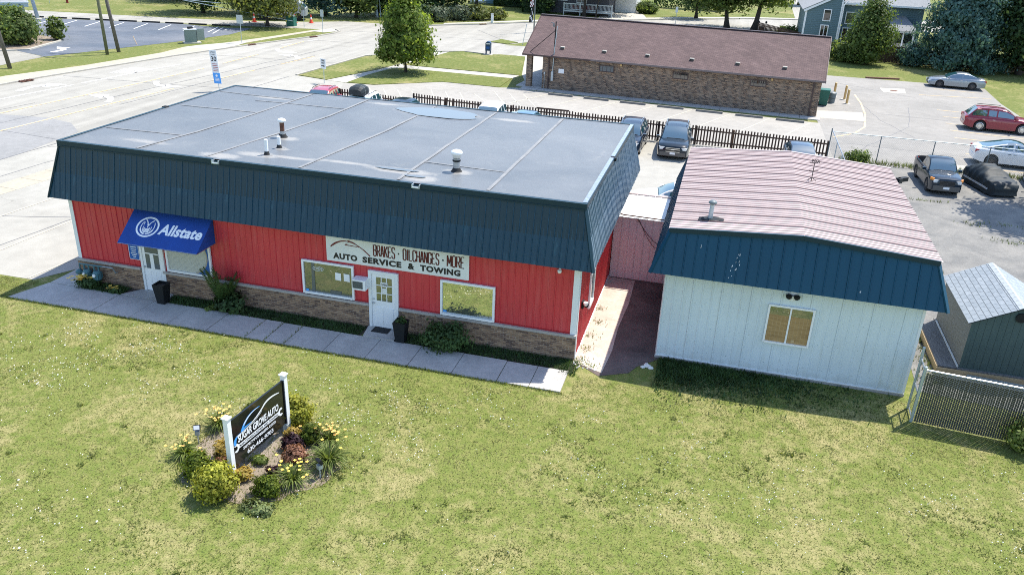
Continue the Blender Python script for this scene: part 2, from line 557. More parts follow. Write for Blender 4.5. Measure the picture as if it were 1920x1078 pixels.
class MB:
    """collects faces; local=True builds in the parent's own frame, else in world coordinates"""

    def __init__(s):
        s.v, s.f, s.mi = [], [], []

    def face(s, pts, m=0):
        n = len(s.v)
        s.v += [tuple(p) for p in pts]
        s.f.append(tuple(range(n, n + len(pts))))
        s.mi.append(m)
        return s

    def mesh(s, verts, faces, m=0):
        n = len(s.v)
        s.v += [tuple(p) for p in verts]
        s.f += [tuple(i + n for i in f) for f in faces]
        s.mi += [m] * len(faces)
        return s

    def box(s, x0, x1, y0, y1, z0, z1, m=0):
        v = [(x, y, z) for x in (x0, x1) for y in (y0, y1) for z in (z0, z1)]
        return s.mesh(v, [(0, 1, 3, 2), (4, 6, 7, 5), (0, 4, 5, 1), (2, 3, 7, 6), (0, 2, 6, 4), (1, 5, 7, 3)], m)

    def obox(s, c, size, rot=None, m=0):
        c = Vector(c)
        hx, hy, hz = [q / 2 for q in size]
        v = []
        for x in (-hx, hx):
            for y in (-hy, hy):
                for z in (-hz, hz):
                    p = Vector((x, y, z))
                    if rot is not None:
                        p = rot @ p
                    v.append(c + p)
        return s.mesh(v, [(0, 1, 3, 2), (4, 6, 7, 5), (0, 4, 5, 1), (2, 3, 7, 6), (0, 2, 6, 4), (1, 5, 7, 3)], m)

    def beam(s, a, b, w, h, m=0, upv=(0, 0, 1)):
        a, b = Vector(a), Vector(b)
        d = (b - a)
        L = d.length
        d.normalize()
        upv = Vector(upv)
        if abs(d.dot(upv)) > .99:
            upv = Vector((1, 0, 0))
        sd = d.cross(upv).normalized()
        u = sd.cross(d)
        rot = Matrix((d, sd, u)).transposed()
        return s.obox((a + b) / 2, (L, w, h), rot, m)

    def prism(s, pts, z0, z1, m=0):
        n = len(pts)
        v = [(p[0], p[1], z0) for p in pts] + [(p[0], p[1], z1) for p in pts]
        f = [tuple(range(n - 1, -1, -1)), tuple(range(n, 2 * n))]
        f += [(i, (i + 1) % n, n + (i + 1) % n, n + i) for i in range(n)]
        return s.mesh(v, f, m)

    def tube(s, pts, rad, n=8, m=0, caps=True):
        pts = [Vector(p) for p in pts]
        if not isinstance(rad, (list, tuple)):
            rad = [rad] * len(pts)
        v, f = [], []
        for i, p in enumerate(pts):
            d = (pts[min(i + 1, len(pts) - 1)] - pts[max(i - 1, 0)])
            if d.length < 1e-9:
                d = Vector((0, 0, 1))
            d.normalize()
            a = d.orthogonal().normalized() if abs(d.z) > .9 else d.cross(Vector((0, 0, 1))).normalized()
            if abs(d.z) > .9:
                a = Vector((1, 0, 0)) - d * d.x
                a.normalize()
            b = d.cross(a)
            for k in range(n):
                t = 2 * math.pi * k / n
                v.append(p + (a * math.cos(t) + b * math.sin(t)) * rad[i])
        for i in range(len(pts) - 1):
            for k in range(n):
                f.append((i * n + k, i * n + (k + 1) % n, (i + 1) * n + (k + 1) % n, (i + 1) * n + k))
        if caps:
            f.append(tuple(range(n - 1, -1, -1)))
            f.append(tuple((len(pts) - 1) * n + k for k in range(n)))
        return s.mesh(v, f, m)

    def lathe(s, c, prof, n=16, m=0, axis='z'):
        """prof: (radius, height) pairs, bottom to top"""
        c = Vector(c)
        v, f = [], []
        for r_, h in prof:
            for k in range(n):
                t = 2 * math.pi * k / n
                x, y = r_ * math.cos(t), r_ * math.sin(t)
                p = {'z': (x, y, h), 'y': (x, h, y), 'x': (h, x, y)}[axis]
                v.append(c + Vector(p))
        for i in range(len(prof) - 1):
            for k in range(n):
                f.append((i * n + k, i * n + (k + 1) % n, (i + 1) * n + (k + 1) % n, (i + 1) * n + k))
        f.append(tuple(range(n - 1, -1, -1)))
        f.append(tuple((len(prof) - 1) * n + k for k in range(n)))
        return s.mesh(v, f, m)

    def ball(s, c, rx, ry, rz, n=12, m=0, j=0.0):
        c = Vector(c)
        v, f = [], []
        h = n // 2
        for i in range(h + 1):
            a = math.pi * i / h
            for k in range(n):
                t = 2 * math.pi * k / n
                q = 1 + random.uniform(-j, j)
                v.append(c + Vector((rx * math.sin(a) * math.cos(t) * q, ry * math.sin(a) * math.sin(t) * q, rz * math.cos(a) * q)))
        for i in range(h):
            for k in range(n):
                f.append((i * n + k, (i + 1) * n + k, (i + 1) * n + (k + 1) % n, i * n + (k + 1) % n))
        return s.mesh(v, f, m)

    def build(s, name, mats, parent=None, smooth=False, local=False, loc=None):
        if not isinstance(mats, (list, tuple)):
            mats = [mats]
        me = bpy.data.meshes.new(name)
        v = s.v
        if not local:
            if parent is not None:
                o_, rz = ORG[parent.name]
            else:
                o_, rz = Vector(loc or (0, 0, 0)), 0.0
            ca, sa = math.cos(-rz), math.sin(-rz)
            v = []
            for p in s.v:
                x, y, z = p[0] - o_.x, p[1] - o_.y, p[2] - o_.z
                v.append((x * ca - y * sa, x * sa + y * ca, z))
        me.from_pydata(v, [], s.f)
        for q in mats:
            me.materials.append(M[q] if isinstance(q, str) else q)
        if len(mats) > 1:
            me.polygons.foreach_set('material_index', s.mi)
        if smooth:
            me.polygons.foreach_set('use_smooth', [True] * len(s.f))
        me.update()
        return link_mesh(name, me, parent, loc)


def struct(name, mb, mats, parent=None):
    o = mb.build(name, mats, parent)
    if parent is None:
        o['kind'] = 'structure'
    return o


def setting(name):
    o = bpy.data.objects.new(name, None)
    COL.objects.link(o)
    ORG[o.name] = (Vector((0, 0, 0)), 0.0)
    o['kind'] = 'structure'
    return o


def sheet(name, polys, z, mt, thick=0.0, parent=None):
    mb = MB()
    if polys and not isinstance(polys[0][0], (tuple, list)):
        polys = [polys]
    for p in polys:
        if thick:
            mb.prism(p, z - thick, z)
        else:
            a = sum(p[i][0] * p[(i + 1) % len(p)][1] - p[(i + 1) % len(p)][0] * p[i][1] for i in range(len(p)))
            mb.face([(x, y, z) for x, y in (p if a > 0 else p[::-1])])
    return struct(name, mb, mt, parent)


def offset_line(pl, w):
    """a strip of width w along a polyline (2D)"""
    out = []
    L, Rr = [], []
    for i, p in enumerate(pl):
        a = Vector(pl[max(i - 1, 0)])
        b = Vector(pl[min(i + 1, len(pl) - 1)])
        d = (b - a).normalized()
        n = Vector((-d.y, d.x))
        L.append((p[0] + n.x * w / 2, p[1] + n.y * w / 2))
        Rr.append((p[0] - n.x * w / 2, p[1] - n.y * w / 2))
    return [[Rr[i], Rr[i + 1], L[i + 1], L[i]] for i in range(len(pl) - 1)]


def strip_mb(pl, w, z, h=0.0, mb=None, m=0):
    mb = mb or MB()
    for q in offset_line(pl, w):
        if h:
            mb.prism(q, z, z + h, m)
        else:
            mb.face([(x, y, z) for x, y in q], m)
    return mb


def subdiv(pl, step=1.0, jit=0.0):
    out = []
    for i in range(len(pl) - 1):
        a, b = Vector(pl[i]), Vector(pl[i + 1])
        n = max(1, int((b - a).length / step))
        for k in range(n):
            p = a.lerp(b, k / n)
            if jit and (i or k):
                p = p + Vector((random.uniform(-jit, jit), random.uniform(-jit, jit)))
            out.append((p.x, p.y))
    out.append(tuple(pl[-1]))
    return out


def panels(name, mt, parent, A, along, upv, length, normal, pw=.9144, nr=4, rh=.022, tmax=None, tmin=None, rw=.047, seam=True, minor=True):
    """ribbed metal sheets side by side, each its own object. upv spans bottom to top"""
    A, e, U, n = Vector(A), Vector(along).normalized(), Vector(upv), Vector(normal).normalized()
    k = 0
    res = []
    while k * pw < length - .02:
        s0, s1 = k * pw, min((k + 1) * pw, length)
        pr = []
        for j in range(nr):
            b = s0 + j * pw / nr
            hh = rh * (1.35 if j == 0 and seam else 1)
            pr += [(b, 0), (b + rw * .25, hh), (b + rw * .75, hh), (b + rw, 0)]
            if minor:
                md = b + pw / nr * .55
                pr += [(md - .018, 0), (md, rh * .22), (md + .018, 0)]
        pr = [q for q in pr if q[0] < s1 - .003] + [(s1 - .003, 0)]
        if tmax:
            extra = [q for q in tmax.knots if s0 < q < s1 - .003] if hasattr(tmax, 'knots') else []
            for q in extra:
                h = np.interp(q, [a[0] for a in pr], [a[1] for a in pr])
                pr.append((q, float(h)))
            pr.sort()
        mb = MB()
        v, f = [], []
        for s_, h in pr:
            t0 = tmin(s_) if tmin else 0.0
            t1 = tmax(s_) if tmax else 1.0
            off = n * h
            v.append(A + e * s_ + U * t0 + off)
            v.append(A + e * s_ + U * max(t1, t0 + .001) + off)
        for i in range(len(pr) - 1):
            f.append((2 * i, 2 * i + 2, 2 * i + 3, 2 * i + 1))
        mb.mesh(v, f)
        res.append(mb.build(name, mt, parent))
        k += 1
    return res


def text_part(name, txt, mt, parent, origin, ux, uy, w, h, bold=0.0, shear=0.0, depth=.004, spacing=1.0, box=None):
    """flat lettering fitted into a w x h field whose lower left corner is origin; ux, uy are unit directions"""
    cu = bpy.data.curves.new(name, 'FONT')
    cu.body = txt
    cu.size = 1
    cu.offset = bold
    cu.shear = shear
    cu.space_character = spacing
    cu.resolution_u = 3
    ob = bpy.data.objects.new(name, cu)
    me = bpy.data.meshes.new_from_object(ob)
    bpy.data.objects.remove(ob)
    n = len(me.vertices)
    co = np.empty(n * 3)
    me.vertices.foreach_get('co', co)
    co = co.reshape(-1, 3)
    lo, hi = co.min(0), co.max(0)
    faces = [tuple(p.vertices) for p in me.polygons]
    bpy.data.meshes.remove(me)
    ux, uy, og = Vector(ux), Vector(uy), Vector(origin)
    nz = ux.cross(uy)
    mb = MB()
    pts = [og + ux * ((p[0] - lo[0]) / (hi[0] - lo[0]) * w) + uy * ((p[1] - lo[1]) / (hi[1] - lo[1]) * h) for p in co]
    mb.mesh([p + nz * depth for p in pts], faces)
    return mb.build(name, mt, parent)


def poly_on(mb, pts, og, ux, uy, d, m=0):
    ux, uy, og = Vector(ux), Vector(uy), Vector(og)
    nz = ux.cross(uy)
    mb.face([og + ux * p[0] + uy * p[1] + nz * d for p in pts], m)


def stroke_on(mb, pl, w, og, ux, uy, d, m=0):
    """a drawn line of varying width on a plane"""
    ws = w if isinstance(w, (list, tuple)) else [w] * len(pl)
    L, Rr = [], []
    for i, p in enumerate(pl):
        a, b = Vector(pl[max(i - 1, 0)]), Vector(pl[min(i + 1, len(pl) - 1)])
        dd = (b - a).normalized()
        n = Vector((-dd.y, dd.x))
        L.append((p[0] + n.x * ws[i] / 2, p[1] + n.y * ws[i] / 2))
        Rr.append((p[0] - n.x * ws[i] / 2, p[1] - n.y * ws[i] / 2))
    for i in range(len(pl) - 1):
        poly_on(mb, [Rr[i], Rr[i + 1], L[i + 1], L[i]], og, ux, uy, d, m)


def bez(p0, p1, p2, p3, n=12):
    out = []
    for i in range(n + 1):
        t = i / n
        a, b, c, d = (1 - t) ** 3, 3 * t * (1 - t) ** 2, 3 * t * t * (1 - t), t ** 3
        out.append((a * p0[0] + b * p1[0] + c * p2[0] + d * p3[0], a * p0[1] + b * p1[1] + c * p2[1] + d * p3[1]))
    return out


def quads_mesh(name, V, nper, mt, parent=None, loc=None):
    """V: (N, nper, 3) array of world points -> one mesh"""
    N = V.shape[0]
    me = bpy.data.meshes.new(name)
    o_, rz = ORG[parent.name] if parent is not None else (Vector(loc or (0, 0, 0)), 0)
    co = V.reshape(-1, 3) - np.array(o_)
    me.vertices.add(N * nper)
    me.vertices.foreach_set('co', co.astype(np.float32).ravel())
    me.loops.add(N * nper)
    me.loops.foreach_set('vertex_index', np.arange(N * nper, dtype=np.int32))
    me.polygons.add(N)
    me.polygons.foreach_set('loop_start', np.arange(0, N * nper, nper, dtype=np.int32))
    me.update(calc_edges=True)
    me.materials.append(M[mt])
    return link_mesh(name, me, parent, loc)


def unit(a):
    return a / np.maximum(np.linalg.norm(a, axis=-1, keepdims=True), 1e-9)


def leaf_quads(C, Nrm, size, aspect=1.5, droop=0.0, jit=.45):
    n = len(C)
    nr = unit(Nrm + RNG.normal(0, jit, (n, 3)))
    t = unit(np.cross(nr, RNG.normal(0, 1, (n, 3))))
    if droop:
        t = unit(t + np.array([0, 0, -droop]))
        nr = unit(nr - t * (nr * t).sum(1, keepdims=True))
    b = np.cross(nr, t)
    s = (size * RNG.uniform(.6, 1.35, (n, 1)))
    l, w = t * s * aspect / 2, b * s / 2
    mid = nr * s * .12
    return np.stack([C - l, C - w + mid * .4, C + l, C + w + mid * .4], 1)


def crown(name, mt, parent, c, rad, clumps, per, lsize, cr=.22, shape='round', lobes=5, hollow=2.2, aspect=1.5, droop=0.0, seed=0, loc=None):
    """leaves in clumps through a crown's volume"""
    g = np.random.default_rng(seed + 101)
    c, rad = np.array(c, float), np.array(rad, float)
    d = unit(g.normal(0, 1, (clumps, 3)))
    rr = g.uniform(0, 1, (clumps, 1)) ** (1 / hollow)
    ld = unit(g.normal(0, 1, (lobes, 3)))
    la = g.uniform(-.34, .34, lobes)
    f = 1 + (np.maximum(0, d @ ld.T) ** 3 * la).sum(1, keepdims=True)
    P = d * rr * f
    if shape == 'cone':
        z = g.uniform(0, 1, (clumps, 1)) ** .85
        an = g.uniform(0, 2 * math.pi, (clumps, 1))
        lay = .82 + .18 * np.sin(z * 34 + an)
        q = np.sqrt(g.uniform(.12, 1, (clumps, 1)))
        rp = (1 - z) ** .8 * q * lay * (1 + (np.maximum(0, np.hstack([np.cos(an), np.sin(an), 0 * an]) @ ld.T) ** 2 * la).sum(1, keepdims=True))
        P = np.hstack([np.cos(an) * rp, np.sin(an) * rp, z * 2 - 1])
    elif shape == 'egg':
        k = (P[:, 2:3] + 1) / 2
        P[:, :2] *= (1.12 - .55 * k)
    elif shape == 'maple':
        P[:, 2] = np.abs(P[:, 2]) * 1.75 - .75
        k = (P[:, 2:3] + .75) / 1.75
        P[:, :2] *= (1.1 - .5 * k)
    elif shape == 'dome':
        P[:, 2] = np.abs(P[:, 2]) * 1.7 - .75
    out = unit(P * np.array([1, 1, .8]) + np.array([0, 0, .25]))
    C = c + P * rad
    sz = cr * rad.mean()
    off = g.normal(0, 1, (clumps, per, 3)) * sz * np.array([1, 1, .7])
    Q = (C[:, None, :] + off).reshape(-1, 3)
    nn = np.repeat(out, per, 0) + unit(off.reshape(-1, 3)) * .6
    global RNG
    old, RNG = RNG, g
    V = leaf_quads(Q, nn, lsize, aspect, droop)
    RNG = old
    zmin = (ORG[parent.name][0].z if parent is not None else 0) + .03
    V = V[V[:, :, 2].min(1) > zmin]
    return quads_mesh(name, V, 4, mt, parent, loc)


def trunk(name, parent, base, top, r0, r1, limbs=5, spread=1.5, seed=0, mt='bark', bend=.25, lim0=.4):
    g = random.Random(seed)
    base, top = Vector(base), Vector(top)
    pts, rad = [], []
    n = 7
    bx, by = g.uniform(-bend, bend), g.uniform(-bend, bend)
    for i in range(n + 1):
        t = i / n
        p = base.lerp(top, t) + Vector((bx, by, 0)) * math.sin(t * math.pi) * .5
        pts.append(p)
        rad.append((r0 + (r1 - r0) * t ** .8) * (1.45 if i == 0 else 1))
    mb = MB().tube(pts, rad, 9)
    H = (top - base).length
    for k in range(limbs):
        t = g.uniform(lim0, .9)
        p = base.lerp(top, t)
        a = k * 2.4 + g.uniform(-.5, .5)
        l = spread * g.uniform(.6, 1.0) * (1.15 - t * .5)
        q = p + Vector((math.cos(a) * l, math.sin(a) * l, l * g.uniform(.5, 1.0)))
        md = p.lerp(q, .5) + Vector((g.uniform(-.1, .1) * l, g.uniform(-.1, .1) * l, -.08 * l))
        rr = (r0 + (r1 - r0) * t) * .55
        mb.tube([p, md, q], [rr, rr * .65, rr * .25], 6)
    return mb.build(name, mt, parent, smooth=True)


def tree(name, label, loc, ctr, rad, leaf, clumps=150, per=40, lsize=.26, cr=.2, shape='round', tr=.16, limbs=6, seed=0, group=None, hollow=2.2, droop=0.0, cat='tree', aspect=1.5, lobes=6):
    t = thing(name, label, cat, loc, 0, group)
    x, y, z = loc
    top = (x + ctr[0], y + ctr[1], z + ctr[2] + rad[2] * (.55 if shape != 'cone' else .9))
    trunk('trunk', t, (x, y, z - .05), top, tr, tr * .25, limbs, min(rad[0], rad[1]) * .75, seed)
    crown('crown', leaf, t, (x + ctr[0], y + ctr[1], z + ctr[2]), rad, clumps, per, lsize, cr, shape, lobes=lobes, hollow=hollow, seed=seed, droop=droop, aspect=aspect)
    return t


def bush(name, label, loc, rad, leaf, clumps=60, per=30, lsize=.06, cr=.2, seed=0, group=None, shape='round', hollow=3.5, cat='shrub', stems=5, aspect=1.5, lift=.85):
    t = thing(name, label, cat, loc, 0, group)
    x, y, z = loc
    mb = MB()
    g = random.Random(seed)
    for k in range(stems):
        a = 2 * math.pi * k / stems + g.uniform(-.4, .4)
        mb.tube([(x, y, z), (x + math.cos(a) * rad[0] * .3, y + math.sin(a) * rad[1] * .3, z + rad[2] * .7), (x + math.cos(a) * rad[0] * .55, y + math.sin(a) * rad[1] * .55, z + rad[2] * 1.3)], [.018 * (1 + rad[0]), .013 * (1 + rad[0]), .004], 5)
    mb.build('stem', 'bark', t)
    crown('foliage', leaf, t, (x, y, z + rad[2] * lift), rad, clumps, per, lsize, cr, shape, seed=seed, hollow=hollow, aspect=aspect)
    return t


def copy_tree(o, parent=None):
    c = o.copy()
    COL.objects.link(c)
    if parent is not None:
        c.parent = parent
    ORG[c.name] = ORG[o.name]
    for ch in o.children:
        copy_tree(ch, c)
    return c


def put(o, loc, rz, label):
    o.location = loc
    o.rotation_euler = (0, 0, rz)
    o['label'] = label
    return o

# ---------------------------------------------------------------- ground, roads, lots
NS = 700
g_ = MB().face([(-NS, -NS, 0), (NS, -NS, 0), (NS, NS, 0), (-NS, NS, 0)])
struct('ground', g_, 'far_grass')
sheet('front_lawn', [(-40, -.68), (-22.4, -.66), (-20.95, -.7), (-20.95, -.2), (0.2, -.2), (1, -.2), (2.4, 1.5), (14.6, 1.5), (16, 3), (40, 3), (40, -60), (-40, -60)], .004, 'lawn_grass')

far_kerb = [(-53.6, -30), (-52.0, 5), (-50.6, 24.0), (-49.9, 31.5), (-48.75, 38.0), (-47.4, 45.3), (-44.85, 55.6), (-42.19, 64.3), (-41.7, 67.6), (-41.9, 69.5), (-42.9, 70.5)]
near_kerb = [(-36.6, -30), (-34.9, 8), (-33.4, 28), (-32.7, 41.8), (-31.85, 54.0), (-29.6, 57.5), (-26.4, 60.6), (-24.0, 62.0), (-21.6, 61.6)]
cross_far = [(-45.5, 78.6), (-41.8, 79.0), (-35.4, 79.6), (-33.0, 82.2), (-29.2, 85.6), (-23.6, 92), (-18, 97.2), (-11.6, 103.2), (-3, 110.4), (6, 117.4), (13.4, 120.8), (60, 150)]
cross_near = [(-21.5, 68.9), (-14, 84), (-4, 95.5), (6.2, 101.2), (14, 106.5), (26, 113), (60, 132)]
back_far = [(-110, 71.0), (-90, 68.9), (-83.5, 66.4), (-66, 69.5), (-56, 72.0), (-49.0, 75.5), (-45.5, 78.6)]
back_near = [(-42.9, 70.5), (-46.5, 69.5), (-52.3, 68.0), (-61.5, 65.7), (-76.6, 61.2), (-92, 58)]
road = far_kerb + back_near + [(-110, 56)] + back_far + cross_far[1:] + cross_near[::-1] + [(-18.6, 69.5), (-18.3, 62.3), (-21.6, 61.6)] + near_kerb[::-1][1:]
sheet('road', road, .006, 'road_concrete')
sheet('road_patch', [(-43.0, 20.3), (-39.6, 20.8), (-37.2, 20.2), (-35.2, 18.5), (-34.5, 12.7), (-35.4, -10), (-43.8, -10)], .010, 'road_patch')
# the side street running away, top right
sheet('side_street', [(12.6, 121), (12.9, 140), (15.0, 175), (25, 175), (21.0, 140), (21.5, 126)], .006, 'road_concrete')

# shared concrete yard of the garage and the verge crossings beside the road
yard = near_kerb[0:4] + [(-29.43, 41.0), (-27.6, 40.6), (-25.0, 40.7), (-20.3, 44.8), (-15.1, 44.6), (-12.9, 45.5), (-12.5, 44.5), (10.8, 42.2), (10.9, 31.4), (11.3, 14), (10.9, 11), (2.6, 11), (2.6, 7.45), (0, 7.45), (0, 4), (-19.2, 4), (-19.2, 1.0), (-20.05, 1.0), (-20.95, -.65), (-22.4, -.66), (-40, -.68), (-36.6, -30)][:-1]
yard = [(-35.2, -.68)] + near_kerb[1:4] + yard[4:-1]
sheet('concrete_yard', yard, .009, 'lot_concrete')
sheet('post_office_lot', [(-27.6, 40.6), (-25.0, 40.75), (-20.3, 44.75), (-15.1, 44.55), (-12.9, 45.4), (-12.5, 44.5), (10.8, 42.15), (10.9, 31.5), (-24.8, 31.9)], .014, 'post_lot')
sheet('entrance_drive', [(-14.9, 51.5), (-17.2, 62.0), (-18.3, 62.3), (-18.6, 69.5), (-16, 76), (0, 92), (8, 88), (12.6, 66), (11.2, 44.2), (-13, 46)], .009, 'pale_walk')
sheet('right_lot', [(10.9, 31.0), (40, 30.2), (40, 46), (27.3, 51), (27.15, 57.7), (27.6, 65.4), (22.7, 66.1), (13.0, 65.9), (10.5, 60), (10.7, 42)], .012, 'right_lot')
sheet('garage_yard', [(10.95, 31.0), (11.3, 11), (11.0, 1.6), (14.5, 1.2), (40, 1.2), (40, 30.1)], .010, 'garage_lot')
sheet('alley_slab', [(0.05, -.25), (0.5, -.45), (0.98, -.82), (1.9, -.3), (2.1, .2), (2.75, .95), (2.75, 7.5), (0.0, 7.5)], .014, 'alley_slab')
sheet('alley_sun_strip', [(.02, -.15), (.6, -.4), (1.05, -.6), (1.15, 1.0), (1.1, 2.8), (1.2, 5.0), (1.15, 7.3), (.02, 7.35)], .018, 'alley_sunlit')  # sunlit part of the alley slab, painted as a paler strip
sheet('asphalt_lot', [(-56.8, 39.7), (-61.2, 41.1), (-63.2, 43.8), (-63.9, 47.5), (-65.0, 49.6), (-75, 53), (-85, 60.2), (-76.7, 61.0), (-61.5, 65.4), (-54.8, 64.9), (-51.6, 66.5), (-51.0, 60.5), (-52.6, 53.0), (-54.8, 46.0)], .012, 'dark_asphalt')
sheet('bank_drive', [(-56.8, 39.6), (-61.2, 41.1), (-70, 36), (-75, 25), (-58, 20), (-56.5, 30)], .009, 'road_concrete')
# far pavement beside the road
fw_in = [(-50.75, 24.2), (-50.05, 31.6), (-48.9, 38.1), (-47.55, 45.4), (-46.5, 50.5)]
fw_out = [(-53.3, 20), (-52.75, 31.0), (-50.9, 37.5), (-49.6, 46.5), (-49.9, 50.4)]
sheet('far_pavement', [(-53.7, 5)] + fw_out[0:5] + [(-48.9, 52.6), (-47.9, 55.6), (-46.6, 61.0), (-45.2, 68.2), (-43.9, 71.2), (-43.2, 70.7), (-44.4, 67.8), (-45.6, 60.5), (-46.45, 54.6)] + fw_in[::-1] + [(-52.2, 5)], .014, 'tan_walk')
sheet('new_pavement', [(-46.5, 50.5), (-49.9, 50.4), (-49.4, 52.2), (-48.6, 53.8), (-46.9, 57.0), (-46.3, 56.2), (-46.0, 54.0)], .018, 'pale_walk')
sheet('corner_pavement', [(-45.2, 68.2), (-43.9, 71.2), (-43.2, 70.7), (-42.0, 69.6), (-43.0, 67.6), (-44.4, 67.8)], .018, 'pale_walk')
# kerbs, real steps of a hand's height
mb = strip_mb(far_kerb, .22, 0.0, .11)
struct('far_kerb', mb, 'kerb')
struct('verge_kerb', strip_mb(near_kerb[3:], .2, 0.0, .10), 'kerb')
struct('cross_street_kerb', strip_mb(cross_far[2:], .25, 0.0, .12), 'kerb')
sheet('cross_pavement', [(-33.6, 83.2), (-30, 86.8), (-24.2, 93.3), (-18.5, 98.6), (-12, 104.6), (-3.4, 111.8), (5.6, 118.6), (13, 122.0), (13, 123.2), (5.0, 119.9), (-4.2, 113.1), (-12.8, 105.8), (-19.2, 99.8), (-25, 94.3), (-30.6, 87.8), (-34, 84.2)], .014, 'pale_walk')
sheet('house_driveway', [(-16.2, 101.0), (-9.4, 106.3), (-10.6, 112), (-13.0, 119), (-13.6, 127), (-19, 127), (-17.2, 113)], .016, 'pale_walk')
# grass islands beside the post office
sheet('verge', [(-32.5, 41.9), (-29.5, 41.1), (-27.7, 47.5), (-27.0, 52.0), (-26.6, 57.0), (-28.2, 57.9), (-29.5, 57.2), (-31.65, 54.0)], .05, 'far_grass', thick=.05)
sheet('maple_lawn', [(-27.4, 40.75), (-25.1, 40.9), (-22.8, 42.6), (-20.3, 44.7), (-15.15, 44.6), (-15.25, 49.1), (-25.3, 49.4), (-26.7, 48.9), (-27.3, 45.0)], .05, 'far_grass', thick=.05)
sheet('corner_lawn', [(-26.6, 51.2), (-15.0, 51.0), (-17.2, 61.9), (-19.9, 62.0), (-21.4, 61.0), (-23.3, 61.6), (-24.0, 61.9), (-25.2, 60.9)], .05, 'far_grass', thick=.05)
sheet('kerb_island', [(-23.5, 70.4), (-22.9, 73.1), (-20.5, 71.6), (-21.3, 69.7)], .08, 'far_grass', thick=.08)
sheet('verge_walk', [(-29.43, 41.0), (-27.5, 40.7), (-27.4, 45.0), (-26.75, 49.0), (-26.0, 49.6), (-15.2, 49.3), (-15.0, 50.9), (-26.5, 51.1), (-25.3, 60.8), (-24.2, 62), (-26.3, 60.4), (-28.1, 58.0), (-26.55, 57.0), (-26.95, 52.0), (-27.65, 47.5)], .018, 'pale_walk')
# the front lawn's far neighbour on the right: grass behind the red and grey cars
# pavement slabs across the yard mouth (the paler band) and joints
band = setting('yard_pavement')
mb = MB()
pb = [(-31.9, -6), (-30.4, 9.5), (-29.6, 22)]
for q in offset_line(subdiv(pb, 1.55), 1.5):
    c0 = Vector(q[0]).lerp(Vector(q[2]), .5)
    mb2 = MB().prism([tuple(c0 + (Vector(p) - c0) * .985) for p in q], .0, .018)
    mb2.build('slab', 'tan_walk', band)
mb = MB()
rnd = random.Random(4)
for pl, w in (([(-34.9, 8), (-33.6, 26), (-33.0, 41)], .07), ([(-33.6, -5), (-32.0, 12), (-31.2, 22)], .05), ([(-46, 5), (-43.5, 24)], .04), ([(-41.2, 17), (-39.6, 33), (-38.2, 46), (-37.0, 58)], .06), ([(-38.1, 26), (-37.3, 40), (-36.2, 52)], .06),
              ([(-49.0, 33), (-40.0, 33.6), (-33.2, 34.5)], .05), ([(-46.5, 47.5), (-32.4, 49)], .05), ([(-44, 61), (-30, 62.5)], .06), ([(-50, 18), (-35, 16.5)], .05), ([(-41, 70.5), (-21, 72)], .06), ([(-28, 80), (-22, 72), (-10, 88)], .06),
              ([(-34.3, 15), (-24, 20)], .05), ([(-28, 9), (-21.3, 12.5)], .05), ([(-29, 4.2), (-20.6, 6.8)], .05), ([(-30, 13.6), (-19.6, 17.0)], .05), ([(-25, -.6), (-24.4, 5), (-23, 14), (-22.2, 30)], .05)):
    strip_mb(subdiv(pl, 1.3, .07), w, .0165, 0, mb)
struct('joint_seal', mb, 'seal_line')
mb = MB()
for pl in ([(12, 33), (14.5, 38), (17.5, 44), (18.6, 52)], [(17.2, 40), (15.5, 45.5), (14.9, 52)], [(20, 57), (14, 61.5)], [(12.2, 36.2), (25, 35.0)], [(16, 48), (26, 47.2)]):
    strip_mb(subdiv(pl, .9, .1), .045, .0165, 0, mb)
struct('lot_crack', mb, 'seal_line')

# painted road lines
mb = MB()
for pl in ([(-44.6, 8), (-43.12, 20.5), (-42.1, 30), (-41.3, 41)], [(-40.6, 8), (-39.4, 17.5), (-38.8, 26.2), (-38.25, 32.4)], ):
    strip_mb(pl, .13, .020, 0, mb)
for pl in ([(-41.3, 44), (-41.25, 50)], [(-41.4, 54), (-41.6, 60)], [(-37.6, 36.5), (-37.05, 42.4)], [(-36.6, 46), (-36.0, 51.8)]):
    strip_mb(pl, .12, .020, 0, mb)
struct('yellow_road_line', mb, 'paint_yellow')
mb = MB()
strip_mb([(-47.6, 10), (-46.4, 23.9), (-45.7, 30.3)], .16, .020, 0, mb)
strip_mb([(-45.62, 31.1), (-44.7, 39.5), (-44.25, 41.9)], .16, .020, 0, mb)
for pl in ([(-44.1, 44.6), (-43.9, 46.0)], [(-43.7, 48.2), (-43.5, 50.0)], [(-43.2, 52.5), (-42.9, 54.0)], [(-42.4, 56.5), (-42.0, 58)], [(-41.4, 60.5), (-41.0, 62)]):
    strip_mb(pl, .16, .020, 0, mb)
struct('white_road_line', mb, 'paint_white')


def turn_arrow(c, ang, s, flip=1):
    mb = MB()
    ca, sa = math.cos(ang), math.sin(ang)
    def P(x, y):
        y *= flip
        return (c[0] + (x * ca - y * sa) * s, c[1] + (x * sa + y * ca) * s, .021)
    pl = [(-1.4, -.7), (-.6, -.62), (.1, -.35), (.5, .2)]
    L, Rr = [], []
    for i, p in enumerate(pl):
        a, b = Vector(pl[max(i - 1, 0)]), Vector(pl[min(i + 1, 3)])
        d = (b - a).normalized()
        L.append((p[0] - d.y * .2, p[1] + d.x * .2))
        Rr.append((p[0] + d.y * .2, p[1] - d.x * .2))
    for i in range(3):
        mb.face([P(*Rr[i]), P(*Rr[i + 1]), P(*L[i + 1]), P(*L[i])])
    mb.face([P(-.15, .2), P(1.15, .1), P(.75, 1.35)])
    return mb


